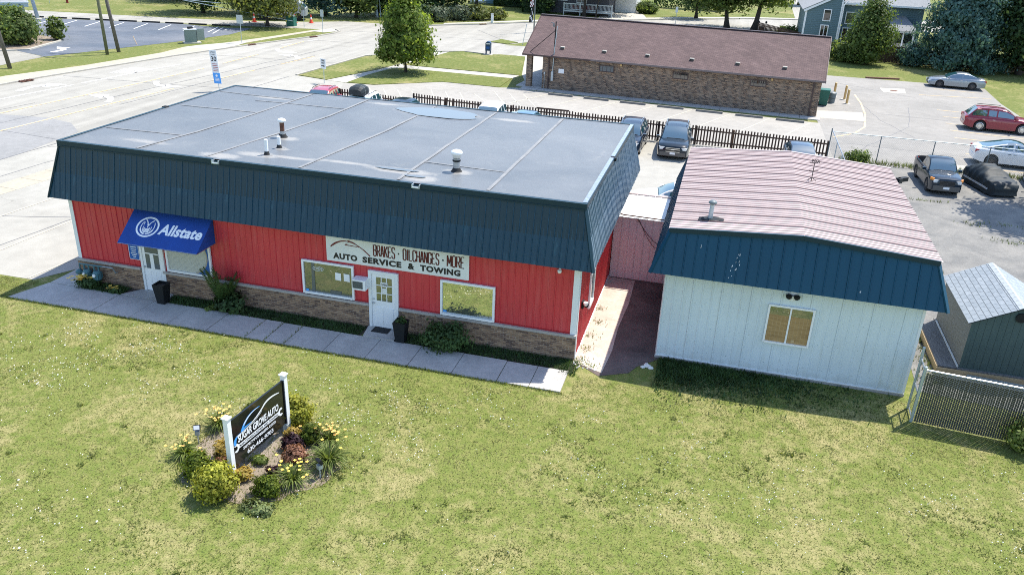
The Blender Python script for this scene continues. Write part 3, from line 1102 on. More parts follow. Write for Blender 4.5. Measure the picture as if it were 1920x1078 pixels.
for c, a, s, f in (((-47.3, 28.6), 2.0, 1.25, -1), ((-40.5, 27.4), 1.9, 1.1, 1), ((-39.8, 33.3), -1.1, 1.1, 1), ((-40.2, 53.0), -1.2, 1.1, 1), ((-37.9, 50.6), 1.9, 1.1, 1), ((-58.6, 43.6), 1.4, 1.1, 1)):
    struct('painted_arrow', turn_arrow(c, a, s, f), 'paint_white')
# worn lettering on the far lane
mb = MB()
for i in range(6):
    a = Vector((-46.6 + i * .33, 35.6 + i * .15))
    strip_mb([tuple(a), tuple(a + Vector((-.25, 2.3)))], .13, .020, 0, mb)
strip_mb([(-46.8, 38.2), (-44.9, 38.8)], .35, .0225, 0, mb)
struct('painted_lane_word', mb, 'paint_white')

# parking lines
mb = MB()
for a, b in (((-24.4, 1.25), (-24.2, 5.6)), ((-27.55, 4.4), (-27.1, 9.4))):
    strip_mb([a, b], .08, .020, 0, mb)
strip_mb([(-21.25, -.6), (-20.75, 3.4), (-20.5, 9)], .08, .020, 0, mb)
for i in range(8):
    x = -10.7 + i * 2.98
    y = 43.6 - (x + 10.7) * .075
    strip_mb([(x, y), (x - 2.5, y - 6.2)], .1, .0205, 0, mb)
struct('faded_parking_line', mb, 'paint_faded')
mb = MB()
strip_mb([(14.76, 56.1), (14.85, 52.0), (14.65, 47.3), (14.05, 42.3), (13.0, 39.6), (11.4, 37.8)], .14, .0205, 0, mb)
for a, b in (((20.6, 58.8), (26.9, 59.9)), ((20.9, 52.0), (23.0, 51.8)), ((20.8, 49.3), (22.4, 49.1)), ((20.5, 46.6), (22.0, 46.3)), ((20.3, 44.0), (25.6, 43.1)), ((20.1, 41.4), (22.6, 41.2)), ((22.6, 62.9), (26.6, 62.4)), ((19.6, 33.0), (24, 32.6)), ((19.8, 36.6), (24, 36.2))):
    strip_mb([a, b], .1, .0205, 0, mb)
struct('yellow_parking_line', mb, 'paint_yellow')
mb = MB()
for i in range(11):
    x = -25.0 + i * 1.25
    strip_mb([(x, 39.8 + (i > 3) * 1.2 + (i > 7) * 1.6), (x + 3.0, 34.3 + (i > 6) * 2)], .09, .0205, 0, mb)
struct('worn_hatch_line', mb, 'paint_faded')
mb = MB()
for i in range(9):
    a = Vector((-77.5 + i * 2.75, 60.3 + i * .62))
    strip_mb([tuple(a), tuple(a + Vector((1.5, -4.4)))], .12, .0205, 0, mb)
strip_mb([(-53.6, 64.4), (-52.9, 60.0), (-54.7, 65.0)], .12, .0205, 0, mb)
struct('white_parking_line', mb, 'paint_white')
sheet('manhole_patch', [(17.5, 60.9), (19.8, 61.4), (19.5, 58.9), (17.5, 58.5)], .0165, 'pale_walk')
struct('manhole_cover', MB().lathe((18.6, 59.9, .015), [(.36, 0), (.36, .012), (.33, .016)], 18), 'rust')
sheet('apron_patch', [(10.95, 47.1), (14.5, 47.9), (14.3, 44.4), (10.7, 44.2)], .0165, 'pale_walk')
sheet('lot_patch', [(17.0, 31.6), (17.6, 33.2), (20.6, 33.0), (20.4, 31.9)], .0165, 'pale_walk')
for c, a in (((-49.72, 29.9), 1.4), ((-45.0, 55.0), 1.3), ((-42.3, 63.5), 1.2), ((-29.0, 85.7), .8)):
    mb = MB()
    d = Vector((math.cos(a), math.sin(a), 0))
    s_ = Vector((-d.y, d.x, 0))
    for k in range(5):
        p = Vector((c[0], c[1], .1)) + d * (k - 2) * .22
        mb.beam(p - s_ * .22, p + s_ * .22, .09, .05)
    mb.beam(Vector((c[0], c[1], .06)) - d * .55, Vector((c[0], c[1], .06)) + d * .55, .5, .02)
    struct('storm_drain', mb, 'rust')
mb = MB().beam((16.9, 66.2, .06), (20.1, 67.0, .06), .35, .14)
tag(mb.build('rusty_drain_curb', 'rust'), 'long dark rusty drain curb at the edge of the grass by the grey sedan', 'drain')

# front walk, slab by slab
walk = setting('front_walk')
xs = [-20.62, -18.72, -17.05, -15.5, -13.97, -12.45, -10.95, -10.25, -9.5, -8.05, -6.55, -5.05, -3.55, -2.05, -1.0, .02]
rnd = random.Random(3)
for i in range(len(xs) - 1):
    a, b = xs[i] + .012, xs[i + 1] - .012
    skl = .75 if i == 0 else 0
    zz = .045 + rnd.uniform(-.008, .012)
    yb = -.72 - .012 * i
    pts = [(a, -2.22 + rnd.uniform(-.01, .01)), (b, -2.22 + rnd.uniform(-.01, .01)), (b, yb), (a + skl * .6, yb)]
    MB().prism(pts, -.02, zz).build('slab', 'walk_slab', walk)
MB().prism([(-20.12, -.70), (-18.75, -.70), (-19.22, 1.05), (-20.1, 1.05)], -.02, .05).build('slab', 'walk_slab', walk)
MB().prism([(-17.0, -.70), (-15.15, -.72), (-15.2, -.02), (-16.5, -.02)], -.02, .055).build('slab', 'walk_slab', walk)
MB().prism([(-7.22, -.83), (-6.08, -.85), (-6.1, -.02), (-7.35, -.02)], -.02, .09).build('slab', 'walk_slab', walk)
# walk along the post office wall, slab by slab
E1 = Vector((.9975, -.0701, 0))
N1 = Vector((.0701, .9975, 0))
PO = Vector((-11.71, 45.74, 0))
pow_ = setting('post_office_walk')
for i in range(16):
    a = PO + E1 * (-1.6 + i * 1.52 + .012) - N1 * 1.08
    b = a + E1 * 1.496
    MB().prism([tuple(a)[:2], tuple(b)[:2], tuple(b + N1 * 1.05)[:2], tuple(a + N1 * 1.05)[:2]], 0, .07).build('slab', 'walk_slab', pow_)
sheet('post_office_porch_floor', [tuple(PO + E1 * -2.3 - N1 * .04)[:2], tuple(PO + E1 * 0 - N1 * .04)[:2], tuple(PO + N1 * 7)[:2], tuple(PO + E1 * -2.3 + N1 * 7)[:2]], .10, 'walk_slab', thick=.1)

# ================================================================ the red garage
BL, BD, HT = 19.18, 11.42, 5.45
gar = thing('auto_garage', 'long red metal garage with a dark blue mansard roof and brick base', 'building', (-BL / 2, 0, 0))
MB().box(-BL, 0, 0, BD, 0, 3.5).build('wall_core', 'red_trim', gar)
# brick base: each brick its own piece as far as the near end, the rest joined
MB().box(-BL - .03, -16.47, -.075, -.002, 0, .86).box(-15.42, -7.30, -.075, -.002, 0, .86).box(-6.19, .012, -.075, -.002, 0, .86).box(-BL - .075, -BL, -.0, 2.0, 0, .86).build('mortar_bed', 'mortar', gar)
bw, bh, bj = .200, .053, .0145
bme = {}
rnd = random.Random(21)
bricks = []
for r_ in range(13):
    z = .012 + r_ * (bh + bj)
    x = .03 - (.107 if r_ % 2 else 0)
    if r_ % 2:
        bricks.append((.03 - .095, .03, z))
    while x > -BL - .09:
        x1 = x - bw
        if not (x > -16.4 and x1 < -15.45) and not (x > -7.26 and x1 < -6.2):
            bricks.append((max(x1, -BL - .085), x, z))
        else:
            for lo_, hi_ in ((-16.47, -15.42), (-7.30, -6.19)):
                if x1 < lo_ < x and lo_ - x1 > .03:
                    bricks.append((x1, lo_, z))
                if x1 < hi_ < x and x - hi_ > .03:
                    bricks.append((hi_, x, z))
        x = x1 - bj
bricks.sort(key=lambda b: -b[1])
tones = ['brick_tone_%s' % c for c in 'abcde']
wts = [.26, .24, .2, .16, .14]
shared = {}
rest = MB()
for i, (a, b, z) in enumerate(bricks):
    tn = rnd.choices(range(5), wts)[0]
    pr = rnd.choice((.084, .088, .092))
    if i < 296:
        key = (round(b - a, 3), tn, pr)
        if key not in shared:
            L_ = b - a
            mm = MB().box(-L_ / 2, L_ / 2, -pr, -.07, 0, bh)
            me = bpy.data.meshes.new('brick')
            me.from_pydata(mm.v, [], mm.f)
            me.materials.append(M[tones[tn]])
            shared[key] = me
        o = link_mesh('brick', shared[key], gar)
        o.location = ((a + b) / 2 + BL / 2, 0, z)
    else:
        rest.box(a, b, -pr, -.07, z, z + bh, tn)
ro = rest.build('brick', tones, gar)
ro['kind'] = 'stuff'
# stone sill on the bricks
for a, b in ((-BL - .09, -16.47), (-15.5, -11.9), (-11.895, -7.30), (-6.19, -3.6), (-3.595, .05)):
    MB().box(a, b, -.135, -.0, .865, .955).build('stone_sill', 'stone_sill', gar)
MB().box(-BL - .09, -BL, 0.003, 2.0, .865, .955).build('stone_sill', 'stone_sill', gar)
MB().box(-BL, -16.45, -.05, -.0, .955, .99).box(-15.42, -7.3, -.05, 0, .955, .99).box(-6.19, -.17, -.05, 0, .955, .99).build('base_flashing', 'red_trim', gar)
# red sheets
panels('wall_panel', 'red_clad', gar, (-BL + .1, -.012, .985), (1, 0, 0), (0, 0, 2.45), BL - .25, (0, -1, 0), rh=.020, rw=.052)
panels('wall_panel', 'red_clad', gar, (.012, .0, .03), (0, 1, 0), (0, 0, 3.4), BD, (1, 0, 0), rh=.022)
MB().box(-.175, .02, -.055, -.0, .955, 3.42).build('corner_trim', 'white_trim', gar)
MB().box(.002, .05, .002, .10, .0, 3.42).build('corner_trim', 'white_trim', gar)
MB().box(-BL - .03, -BL + .12, -.055, .10, .955, 3.42).build('corner_trim', 'white_trim', gar)
MB().box(.02, .06, .1, BD, -.0, .06).build('base_trim', 'white_trim', gar)
# mansard
o_, zb, zt = .466, 3.417, 5.30


def hip(L_, oo):
    f = lambda s: max(0.0, min(1.0, s / oo, (L_ - s) / oo))
    f.knots = [oo, L_ - oo]
    return f


LF = BL + 2 * o_
panels('mansard_panel', 'blue_clad', gar, (-BL - o_, -o_, zb), (1, 0, 0), (0, o_, zt - zb), LF, (0, -1, .25), rh=.020, tmax=hip(LF, o_), rw=.042)
LS = BD + 2 * o_
panels('mansard_panel', 'sunlit_clad', gar, (o_, -o_, zb), (0, 1, 0), (-o_, 0, zt - zb), LS, (1, 0, .25), rh=.024, tmax=hip(LS, o_), rw=.075, minor=False)
panels('mansard_panel', 'blue_clad', gar, (-BL - o_, BD + o_, zb), (0, -1, 0), (o_, 0, zt - zb), LS, (-1, 0, .25), rh=.030, tmax=hip(LS, o_), rw=.075, minor=False)
panels('mansard_panel', 'blue_clad', gar, (o_, BD + o_, zb), (-1, 0, 0), (0, -o_, zt - zb), LF, (0, 1, .25), rh=.020, tmax=hip(LF, o_))
core = MB()
e = .012
b4 = [(-BL - o_ + e, -o_ + e), (o_ - e, -o_ + e), (o_ - e, BD + o_ - e), (-BL - o_ + e, BD + o_ - e)]
t4 = [(-BL + e, e), (-e, e), (-e, BD - e), (-BL + e, BD - e)]
core.mesh([(x, y, zb + .004) for x, y in b4] + [(x, y, 5.40) for x, y in t4], [(0, 1, 5, 4), (1, 2, 6, 5), (2, 3, 7, 6), (3, 0, 4, 7), (3, 2, 1, 0), (4, 5, 6, 7)])
core.build('mansard_core', 'blue_trim', gar)
for sx in (-BL, 0.0):
    s = -1 if sx < -1 else 1
    MB().beam((sx + s * o_ + s * .012, -o_ - .012, zb), (sx + s * .012, -.012, zt + .02), .11, .05, upv=(s, -1, .3)).build('hip_trim', 'blue_trim', gar)
# coping round the edge, notched at the scuppers
cp = MB()
segs = [(-BL - .05, -12.95), (-12.65, -5.68), (-5.38, .05)]
for a, b in segs:
    cp.box(a, b, -.055, .07, 5.29, 5.475)
cp.box(-BL - .055, -BL + .07, .072, BD - .07, 5.29, 5.475)
for a, b in ((.072, 5.6), (5.85, BD - .072)):
    cp.box(-.07, .055, a, b, 5.29, 5.475)
cp.box(-BL - .05, .05, BD - .07, BD + .055, 5.29, 5.475)
cp.build('coping', 'blue_trim', gar)
cp = MB()
for a, b in segs:
    cp.box(a + .01, b - .01, -.075, -.056, 5.262, 5.30)
cp.build('drip_edge', 'blue_trim', gar)
MB().box(-.11, .03, .08, 5.6, 5.476, 5.486).box(-.11, .03, 5.85, BD - .08, 5.476, 5.486).build('coping_cap', 'steel', gar)
for x in (-12.8, -5.53):
    MB().box(x - .14, x + .14, -.12, .07, 5.33, 5.36).box(x - .14, x - .115, -.12, .07, 5.36, 5.45).box(x + .115, x + .14, -.12, .07, 5.36, 5.45).build('scupper', 'galv', gar)
MB().box(-.10, .12, 5.62, 5.83, 5.36, 5.47).build('scupper', 'matte_black', gar)
MB().box(-BL - .11, -BL + .08, 6.0, 6.22, 5.43, 5.50).build('scupper', 'matte_black', gar)
for x in (-12.3, -5.28):
    MB().box(x - .12, x + .12, BD - .1, BD + .1, 5.43, 5.50).build('scupper', 'galv', gar)
# membrane roof with seams, silt and standing water
mb = MB()
nx, ny = 40, 24
for j in range(ny + 1):
    for i in range(nx + 1):
        x, y = -BL + .06 + (BL - .12) * i / nx, .06 + (BD - .12) * j / ny
        mb.v.append((x, y, 5.452 + .008 * math.sin(x * 1.7 + y * .6) * math.sin(y * 1.1 + .3 * x)))
for j in range(ny):
    for i in range(nx):
        a = j * (nx + 1) + i
        mb.f.append((a, a + 1, a + nx + 2, a + nx + 1))
        mb.mi.append(0)
mb.build('roof_membrane', 'membrane', gar, smooth=True)
ZS = 5.466
for pl in ([(-16.1, .2), (-15.6, 3), (-15.3, 6), (-15.0, 11.2)], [(-13.35, .2), (-12.75, 4), (-12.3, 7.5), (-12.2, 11.2)], [(-9.8, .2), (-9.5, 3), (-9.15, 6), (-8.9, 11.2)], [(-6.25, .2), (-6.2, 4), (-6.05, 11.2)], [(-3.2, .2), (-3.12, 5), (-3.05, 11.2)]):
    strip_mb(subdiv(pl, .8, .012), .115, ZS, .003).build('seam', 'seam_tape', gar)
for pl in ([(-19.0, 2.25), (-15.75, 2.35)], [(-18.9, 6.75), (-15.2, 6.8)], [(-16.6, 8.9), (-12.3, 9.0)], [(-6.2, 2.5), (-3.2, 2.35)], [(-19, 9.9), (-15.1, 9.8)]):
    strip_mb(subdiv(pl, .8, .012), .07, ZS + .0035, .003).build('seam', 'seam_tape', gar)
mb = MB()
rnd = random.Random(5)


def blot(c, rx, ry, z, mb, n=26, j=.25, m=0):
    ph = [rnd.uniform(0, 6.28) for _ in range(4)]
    pts = []
    for k in range(n):
        t = 2 * math.pi * k / n
        q = 1 + j * (.5 * math.sin(2 * t + ph[0]) + .35 * math.sin(3 * t + ph[1]) + .25 * math.sin(5 * t + ph[2]) + .18 * math.sin(9 * t + ph[3]))
        pts.append((c[0] + rx * q * math.cos(t), c[1] + ry * q * math.sin(t), z))
    mb.face(pts, m)
    return pts


rnd = random.Random(5)
mb = MB()
for c, rx, ry in (((-8.3, 9.95), 1.95, .80), ((-6.7, 1.25), .85, .10), ((-5.85, .72), .38, .10)):
    mb = MB()
    blot(c, rx, ry, 5.4765, mb, j=.16)
    mb.build('puddle', 'water', gar)
# ---- windows and doors of the front


def window(parent, x0, x1, z0, z1, y, glass, fr=.075, mull=None, depth=.08, name='window'):
    mb = MB()
    mb.box(x0, x0 + fr, y - depth, y, z0, z1).box(x1 - fr, x1, y - depth, y, z0, z1)
    mb.box(x0 + fr, x1 - fr, y - depth + .002, y, z1 - fr, z1).box(x0 + fr, x1 - fr, y - depth - .02, y, z0, z0 + fr)
    if mull:
        for q in mull:
            mb.box(q - .025, q + .025, y - depth + .01, y, z0 + fr, z1 - fr)
    w = mb.build(name, 'white_vinyl', parent)
    MB().box(x0 + fr, x1 - fr, y - depth * .45, y - depth * .3, z0 + fr, z1 - fr).build('pane', glass, w)
    return w


w2 = window(gar, -9.79, -7.83, 1.0, 2.27, -.045, 'glass_half')
w3 = window(gar, -4.67, -2.76, .98, 2.26, -.045, 'glass_mirror')
w1 = window(gar, -15.30, -13.42, 1.0, 2.62, -.045, 'blind')
# things seen in the office windows
mb = MB()
for k in range(14):
    pass
og, ux, uz = Vector((-9.79, -.045 - .045, 1.0)), Vector((1, 0, 0)), Vector((0, 0, 1))
mb = MB()
ring = [(.62 + .20 * math.cos(t), .98 + .085 * math.sin(t)) for t in np.linspace(0, 2 * math.pi, 25)]
stroke_on(mb, ring, .014, og, ux, uz, .006)
sg = mb.build('open_sign_ring', 'sign_face', w2)
text_part('open_lettering', 'OPEN', 'sign_face', w2, og + ux * .48 + uz * .935, ux, uz, .28, .09)
for a in (1.26, 1.58):
    mb = MB()
    poly_on(mb, [(a, .66), (a + .22, .65), (a + .22, .93), (a, .94)], og, ux, uz, .005)
    mb.build('notice_sheet', 'ink_white', w2)
mb = MB()
poly_on(mb, [(.34, .08), (.47, .08), (.47, 1.2), (.36, 1.2)], og, ux, uz, .003)
mb.build('inner_post', 'glass_grey', w2)
mb = MB()
poly_on(mb, [(1.05, .1), (1.45, .1), (1.48, .24), (1.04, .24)], og, ux, uz, .005)
mb.build('window_box', 'glass_grey', w2)
for k, wnd in ((0, w2), (1, w3)):
    og2 = Vector(((-9.79, -4.67)[k], -.09, 1.0))
    mb = MB()
    poly_on(mb, [(.10, .09), (.22, .09), (.22, .16), (.10, .16)], og2, ux, uz, .006)
    mb.build('sticker', 'logo_blue', wnd)
# blinds behind the left window, with the round decal
og = Vector((-15.30, -.083, 1.0))
mb = MB()
for k in range(30):
    z = 1.09 + k * .048
    mb.box(-15.2, -13.5, -.088, -.082, z, z + .036)
mb.build('blind_slat', 'blind', w1)
mb = MB()
DC, DR = (1.06, .74), .68
zs = np.linspace(.08, 1.53, 30)
ex_ = lambda z: DC[0] + math.sqrt(max(0, DR ** 2 - (z - DC[1]) ** 2))
for za, zb_ in zip(zs[:-1], zs[1:]):
    poly_on(mb, [(ex_(za), za), (1.80, za), (1.80, zb_), (ex_(zb_), zb_)], og, ux, uz, .012)
mb.build('decal_corner', 'sign_blue', w1)
mb = MB()
stroke_on(mb, [(DC[0] + (DR - .02) * math.cos(t), DC[1] + (DR - .02) * math.sin(t)) for t in np.linspace(-1.35, 1.4, 24)], .05, og, ux, uz, .014)
mb.build('decal_ring', 'tan_walk', w1)
# door under the awning
d1 = MB().box(-16.42, -16.33, -.10, -.0, .06, 2.3).box(-15.50, -15.42, -.10, 0, .06, 2.3).build('door_frame', 'white_trim', gar)
dl = MB().box(-16.325, -15.505, -.07, -.012, .07, 2.12).build('door', 'white_vinyl', gar)
MB().box(-16.20, -15.64, -.082, -.072, .98, 2.02).build('door_pane', 'glass_grey', dl)
MB().box(-16.20, -15.64, -.095, -.083, 1.56, 1.60).box(-16.0, -15.85, -.095, -.083, .98, 1.55).build('muntin', 'white_vinyl', dl)
for k in range(3):
    MB().box(-16.22 + k * .21, -16.05 + k * .21, -.078, -.071, .2, .84).build('door_board', 'white_vinyl', dl)
MB().ball((-16.27, -.11, 1.03), .035, .04, .035, 8).build('door_knob', 'steel', dl, smooth=True)
# main white door with nine panes
MB().box(-7.29, -7.18, -.115, -.0, .08, 2.22).box(-6.30, -6.20, -.115, 0, .08, 2.22).box(-7.18, -6.30, -.113, 0, 2.10, 2.22).build('door_frame', 'white_trim', gar)
d2 = MB().box(-7.175, -6.305, -.085, -.012, .10, 2.095).build('door', 'white_vinyl', gar)
MB().box(-7.0, -6.43, -.094, -.086, 1.12, 2.0).build('door_pane', 'glass_half', d2)
mb = MB()
for q in (-6.81, -6.62):
    mb.box(q - .014, q + .014, -.105, -.095, 1.12, 2.0)
for q in (1.41, 1.71):
    mb.box(-7.0, -6.43, -.104, -.0955, q - .014, q + .014)
mb.build('muntin', 'white_vinyl', d2)
for a in (-7.04, -6.66):
    MB().box(a, a + .26, -.098, -.087, .24, .86).build('door_panel', 'white_vinyl', d2)
MB().ball((-7.11, -.13, 1.02), .035, .045, .035, 8).ball((-7.11, -.12, 1.17), .028, .03, .028, 8).build('door_knob', 'steel', d2, smooth=True)
og = Vector((-7.0, -.106, 1.12))
mb = MB()
poly_on(mb, [(.16, .55), (.42, .55), (.42, .72), (.16, .72)], og, ux, uz, .004)
poly_on(mb, [(.22, .28), (.38, .28), (.38, .5), (.22, .5)], og, ux, uz, .004)
dn = mb.build('door_notice', 'board_white', d2)
text_part('door_lettering', 'OPEN', 'ink_black', d2, og + ux * .18 + uz * .59 + Vector((0, -.006, 0)), ux, uz, .22, .085)
MB().box(-7.19, -6.29, -.16, 0, .07, .10).build('threshold', 'steel', gar)
# side window and lights
mb = MB()
mb.box(.02, .09, 2.12, 2.22, .92, 2.28).box(.02, .09, 2.92, 3.02, .92, 2.28).box(.02, .088, 2.22, 2.92, 2.18, 2.28).box(.02, .11, 2.22, 2.92, .92, 1.02)
sw = mb.build('window', 'white_vinyl', gar)
MB().box(.03, .05, 2.22, 2.92, 1.02, 2.18).build('pane', 'glass_dark', sw)

t = thing('wall_lamp', 'white and black twin lamp on the red side wall by the alley', 'lamp', (.05, .72, 1.7))
MB().box(.03, .10, .64, .82, 1.60, 1.86).build('back_plate', 'matte_black', t)
MB().lathe((.16, .66, 1.72), [(.03, 0), (.07, .04), (.085, .13)], 12).build('lamp_head', 'pvc', t)
MB().lathe((.17, .80, 1.60), [(.03, 0), (.07, .04), (.085, .13)], 12).build('lamp_head', 'matte_black', t)
t = thing('eave_floodlight', 'small white floodlight under the dark blue eave at the red wall', 'lamp', (-.65, -.1, 3.15))
MB().lathe((-.65, -.12, 3.10), [(.03, 0), (.06, .02), (.075, .10), (.03, .13)], 12).build('lamp_head', 'pvc', t, smooth=True)
MB().box(-.68, -.62, -.09, -.03, 3.16, 3.30).build('bracket', 'pvc', t)

# awning
aw = thing('blue_awning', 'blue fabric awning with a round white hands emblem and white lettering', 'awning', (-14.9, 0, 2.38))
ax0, ax1, ay, az0, az1 = -16.36, -13.18, -1.2, 2.36, 3.28
A0, A1, B0, B1 = Vector((ax0, -.05, az1)), Vector((ax1, -.05, az1)), Vector((ax0, ay, az0)), Vector((ax1, ay, az0))
mb = MB()
C0, C1 = Vector((ax0, -.05, az0)), Vector((ax1, -.05, az0))
mb.face([B0, B1, A1, A0])
mb.build('canopy', 'awning_blue', aw)
MB().face([B1, C1, A1]).build('side_panel', 'awning_blue', aw)
MB().face([C0, B0, A0]).build('side_panel', 'awning_blue', aw)
MB().tube([B0 + Vector((.02, .02, .0)), B1 + Vector((-.02, .02, .0))], .015, 6).tube([B0, C0], .015, 6).tube([B1, C1], .015, 6).build('frame', 'steel', aw)
ux = Vector((1, 0, 0))
uy = (A0 - B0).normalized()
og = B0
SL = (A0 - B0).length
mb = MB()
cx, cy, rr = .87, .79, .415
n = 36
oc = [(cx + rr * math.cos(2 * math.pi * k / n), cy + rr * .93 * math.sin(2 * math.pi * k / n)) for k in range(n + 1)]
stroke_on(mb, oc, .065, og, ux, uy, .006)
stroke_on(mb, [(cx - .20 + .02 * math.cos(t), cy + .19 - .36 * (t / 3)) for t in np.linspace(0, 1, 3)], .03, og, ux, uy, .0065)
for s in (-1, 1):
    stroke_on(mb, bez((cx + s * .22, cy + .2), (cx + s * .32, cy - .02), (cx + s * .24, cy - .26), (cx + s * .02, cy - .29)), [.03] * 6 + [.055] * 7, og, ux, uy, .0068)
    stroke_on(mb, bez((cx + s * .02, cy + .06), (cx + s * .04, cy + .18), (cx + s * .12, cy + .26), (cx + s * .17, cy + .28)), .035, og, ux, uy, .007)
    stroke_on(mb, bez((cx + s * .15, cy + .02), (cx + s * .18, cy - .1), (cx + s * .13, cy - .2), (cx + s * .02, cy - .23)), .025, og, ux, uy, .0072)
stroke_on(mb, [(cx, cy + .12), (cx, cy - .03)], .035, og, ux, uy, .0074)
for k in range(4):
    stroke_on(mb, bez((cx - .12, cy - .05 - k * .045), (cx - .04, cy - .11 - k * .045), (cx + .05, cy - .09 - k * .045), (cx + .11, cy - .02 - k * .045), 6), .03, og, ux, uy, .0076 + k * .0002)
mb.build('emblem', 'ink_white', aw)
text_part('lettering', 'Allstate', 'ink_white', aw, og + ux * 1.36 + uy * .55, ux, uy, 1.72, .45, bold=.034, shear=.12, depth=.006, spacing=1.02)
# blue info plate left of the door
bp = thing('blue_info_sign', 'narrow blue office hours sign on the red wall under the awning', 'sign', (-16.68, -.04, 1.25))
MB().box(-16.9, -16.47, -.062, -.04, 1.24, 2.1).build('plate', 'sign_blue', bp)
mb = MB()
for k, (z, a, b) in enumerate(((1.72, .08, .34), (1.63, .1, .33), (1.55, .12, .3), (1.47, .08, .35), (1.40, .12, .3), (1.33, .15, .28))):
    mb.box(-16.9 + a, -16.9 + b, -.0645, -.063, z, z + .025)
mb.box(-16.9, -16.885, -.064, -.0625, 1.24, 2.1).box(-16.485, -16.47, -.064, -.0625, 1.24, 2.1).box(-16.885, -16.485, -.064, -.0625, 1.24, 1.255)
mb.build('print', 'ink_white', bp)

# the long white sign
ls = thing('auto_service_sign', 'long white sign for brakes, oil changes, auto service and towing over the door', 'sign', (-6.25, -.04, 2.36))
MB().box(-8.82, -3.69, -.075, -.04, 2.36, 3.42).build('board', 'board_white', ls)
og, ux, uz = Vector((-8.82, -.075, 2.36)), Vector((1, 0, 0)), Vector((0, 0, 1))
mb = MB()
stroke_on(mb, bez((.16, .52), (.55, .92), (1.05, .90), (1.62, .36), 16), [.03, .06, .065, .06, .05, .045, .04, .035, .03, .03, .03, .03, .03, .032, .036, .04, .045], og, ux, uz, .004)
stroke_on(mb, [(.88, .80), (.70, .66), (1.22, .64)], [.012, .04, .02], og, ux, uz, .0045)
stroke_on(mb, bez((.80, .82), (.98, .82), (1.1, .74), (1.2, .66), 8), .022, og, ux, uz, .0042)
mb.build('car_outline', 'ink_red', ls)
GL = {'B': [[(0, 0), (0, 1), (.8, 1), (1, .85), (1, .65), (.8, .52), (0, .52)], [(.8, .52), (1, .38), (1, .15), (.8, 0), (0, 0)]], 'R': [[(0, 0), (0, 1), (.8, 1), (1, .85), (1, .62), (.8, .48), (0, .48)], [(.55, .48), (1, 0)]], 'A': [[(0, 0), (.4, 1)], [(.4, 1), (.6, 1)], [(.6, 1), (1, 0)], [(.18, .3), (.82, .3)]], 'K': [[(0, 0), (0, 1)], [(1, 1), (.05, .45)], [(.3, .6), (1, 0)]],
      'E': [[(1, 1), (0, 1), (0, 0), (1, 0)], [(0, .52), (.8, .52)]], 'S': [[(1, .8), (1, .9), (.8, 1), (.2, 1), (0, .88), (0, .66), (.15, .56), (.85, .44), (1, .34), (1, .12), (.8, 0), (.2, 0), (0, .1), (0, .22)]], 'O': [[(.25, 0), (0, .1), (0, .9), (.25, 1), (.75, 1), (1, .9), (1, .1), (.75, 0), (.25, 0)]], 'I': [[(.5, 0), (.5, 1)]], 'L': [[(0, 1), (0, 0), (1, 0)]],
      'C': [[(1, .75), (1, .9), (.75, 1), (.25, 1), (0, .9), (0, .1), (.25, 0), (.75, 0), (1, .1), (1, .25)]], 'H': [[(0, 0), (0, 1)], [(1, 0), (1, 1)], [(0, .5), (1, .5)]], 'N': [[(0, 0), (0, 1)], [(.05, 1), (.95, 0)], [(1, 0), (1, 1)]], 'G': [[(1, .75), (1, .9), (.75, 1), (.25, 1), (0, .9), (0, .1), (.25, 0), (.75, 0), (1, .1), (1, .48), (.6, .48)]], 'M': [[(0, 0), (0, 1)], [(.04, 1), (.5, .25)], [(.5, .25), (.96, 1)], [(1, 1), (1, 0)]]}
for w_, x, l in (('BRAKES', 1.75, .76), ('OILCHANGES', 2.82, 1.26), ('MORE', 4.38, .58)):
    wts_ = [.35 if c_ == 'I' else 1.25 if c_ == 'M' else 1 for c_ in w_]
    unit_ = l / (sum(wts_) + .42 * (len(w_) - 1))
    for c_, q_ in zip(w_, wts_):
        mb = MB()
        for st_ in GL[c_]:
            pl_ = [(x + px * q_ * unit_, .41 + py * .39) for px, py in st_]
            stroke_on(mb, pl_, .046, og, ux, uz, .004, 0)
            stroke_on(mb, pl_, .026, og, ux, uz, .006, 1)
        mb.build('letter', ['ink_black', 'ink_red'], ls)
        x += (q_ + .42) * unit_
mb = MB()
for x in (2.63, 4.20):
    poly_on(mb, [(x, .57), (x + .05, .57), (x + .05, .63), (x, .63)], og, ux, uz, .005)
mb.build('dot', 'ink_black', ls)
for w_, x, l in (('AUTO', .24, .90), ('SERVICE', 1.33, 1.42), ('&', 2.98, .24), ('TOWING', 3.42, 1.42)):
    text_part('lettering', w_, 'ink_black', ls, og + ux * x + uz * .10, ux, uz, l, .225, bold=.055, depth=.005, spacing=1.12)

# window air conditioner
ac = thing('air_conditioner', 'small white air conditioner box sticking out beside the white door', 'air conditioner', (-7.5, -.2, 1.57))
MB().box(-7.76, -7.27, -.42, -.04, 1.56, 1.93).build('case', 'white_vinyl', ac)
gr = MB().box(-7.73, -7.36, -.428, -.42, 1.62, 1.88)
gr.build('grille_back', 'rim_dark', ac)
mb = MB()
for k in range(9):
    mb.box(-7.72, -7.37, -.434, -.429, 1.63 + k * .028, 1.642 + k * .028)
mb.build('grille', 'bin_grey', ac)

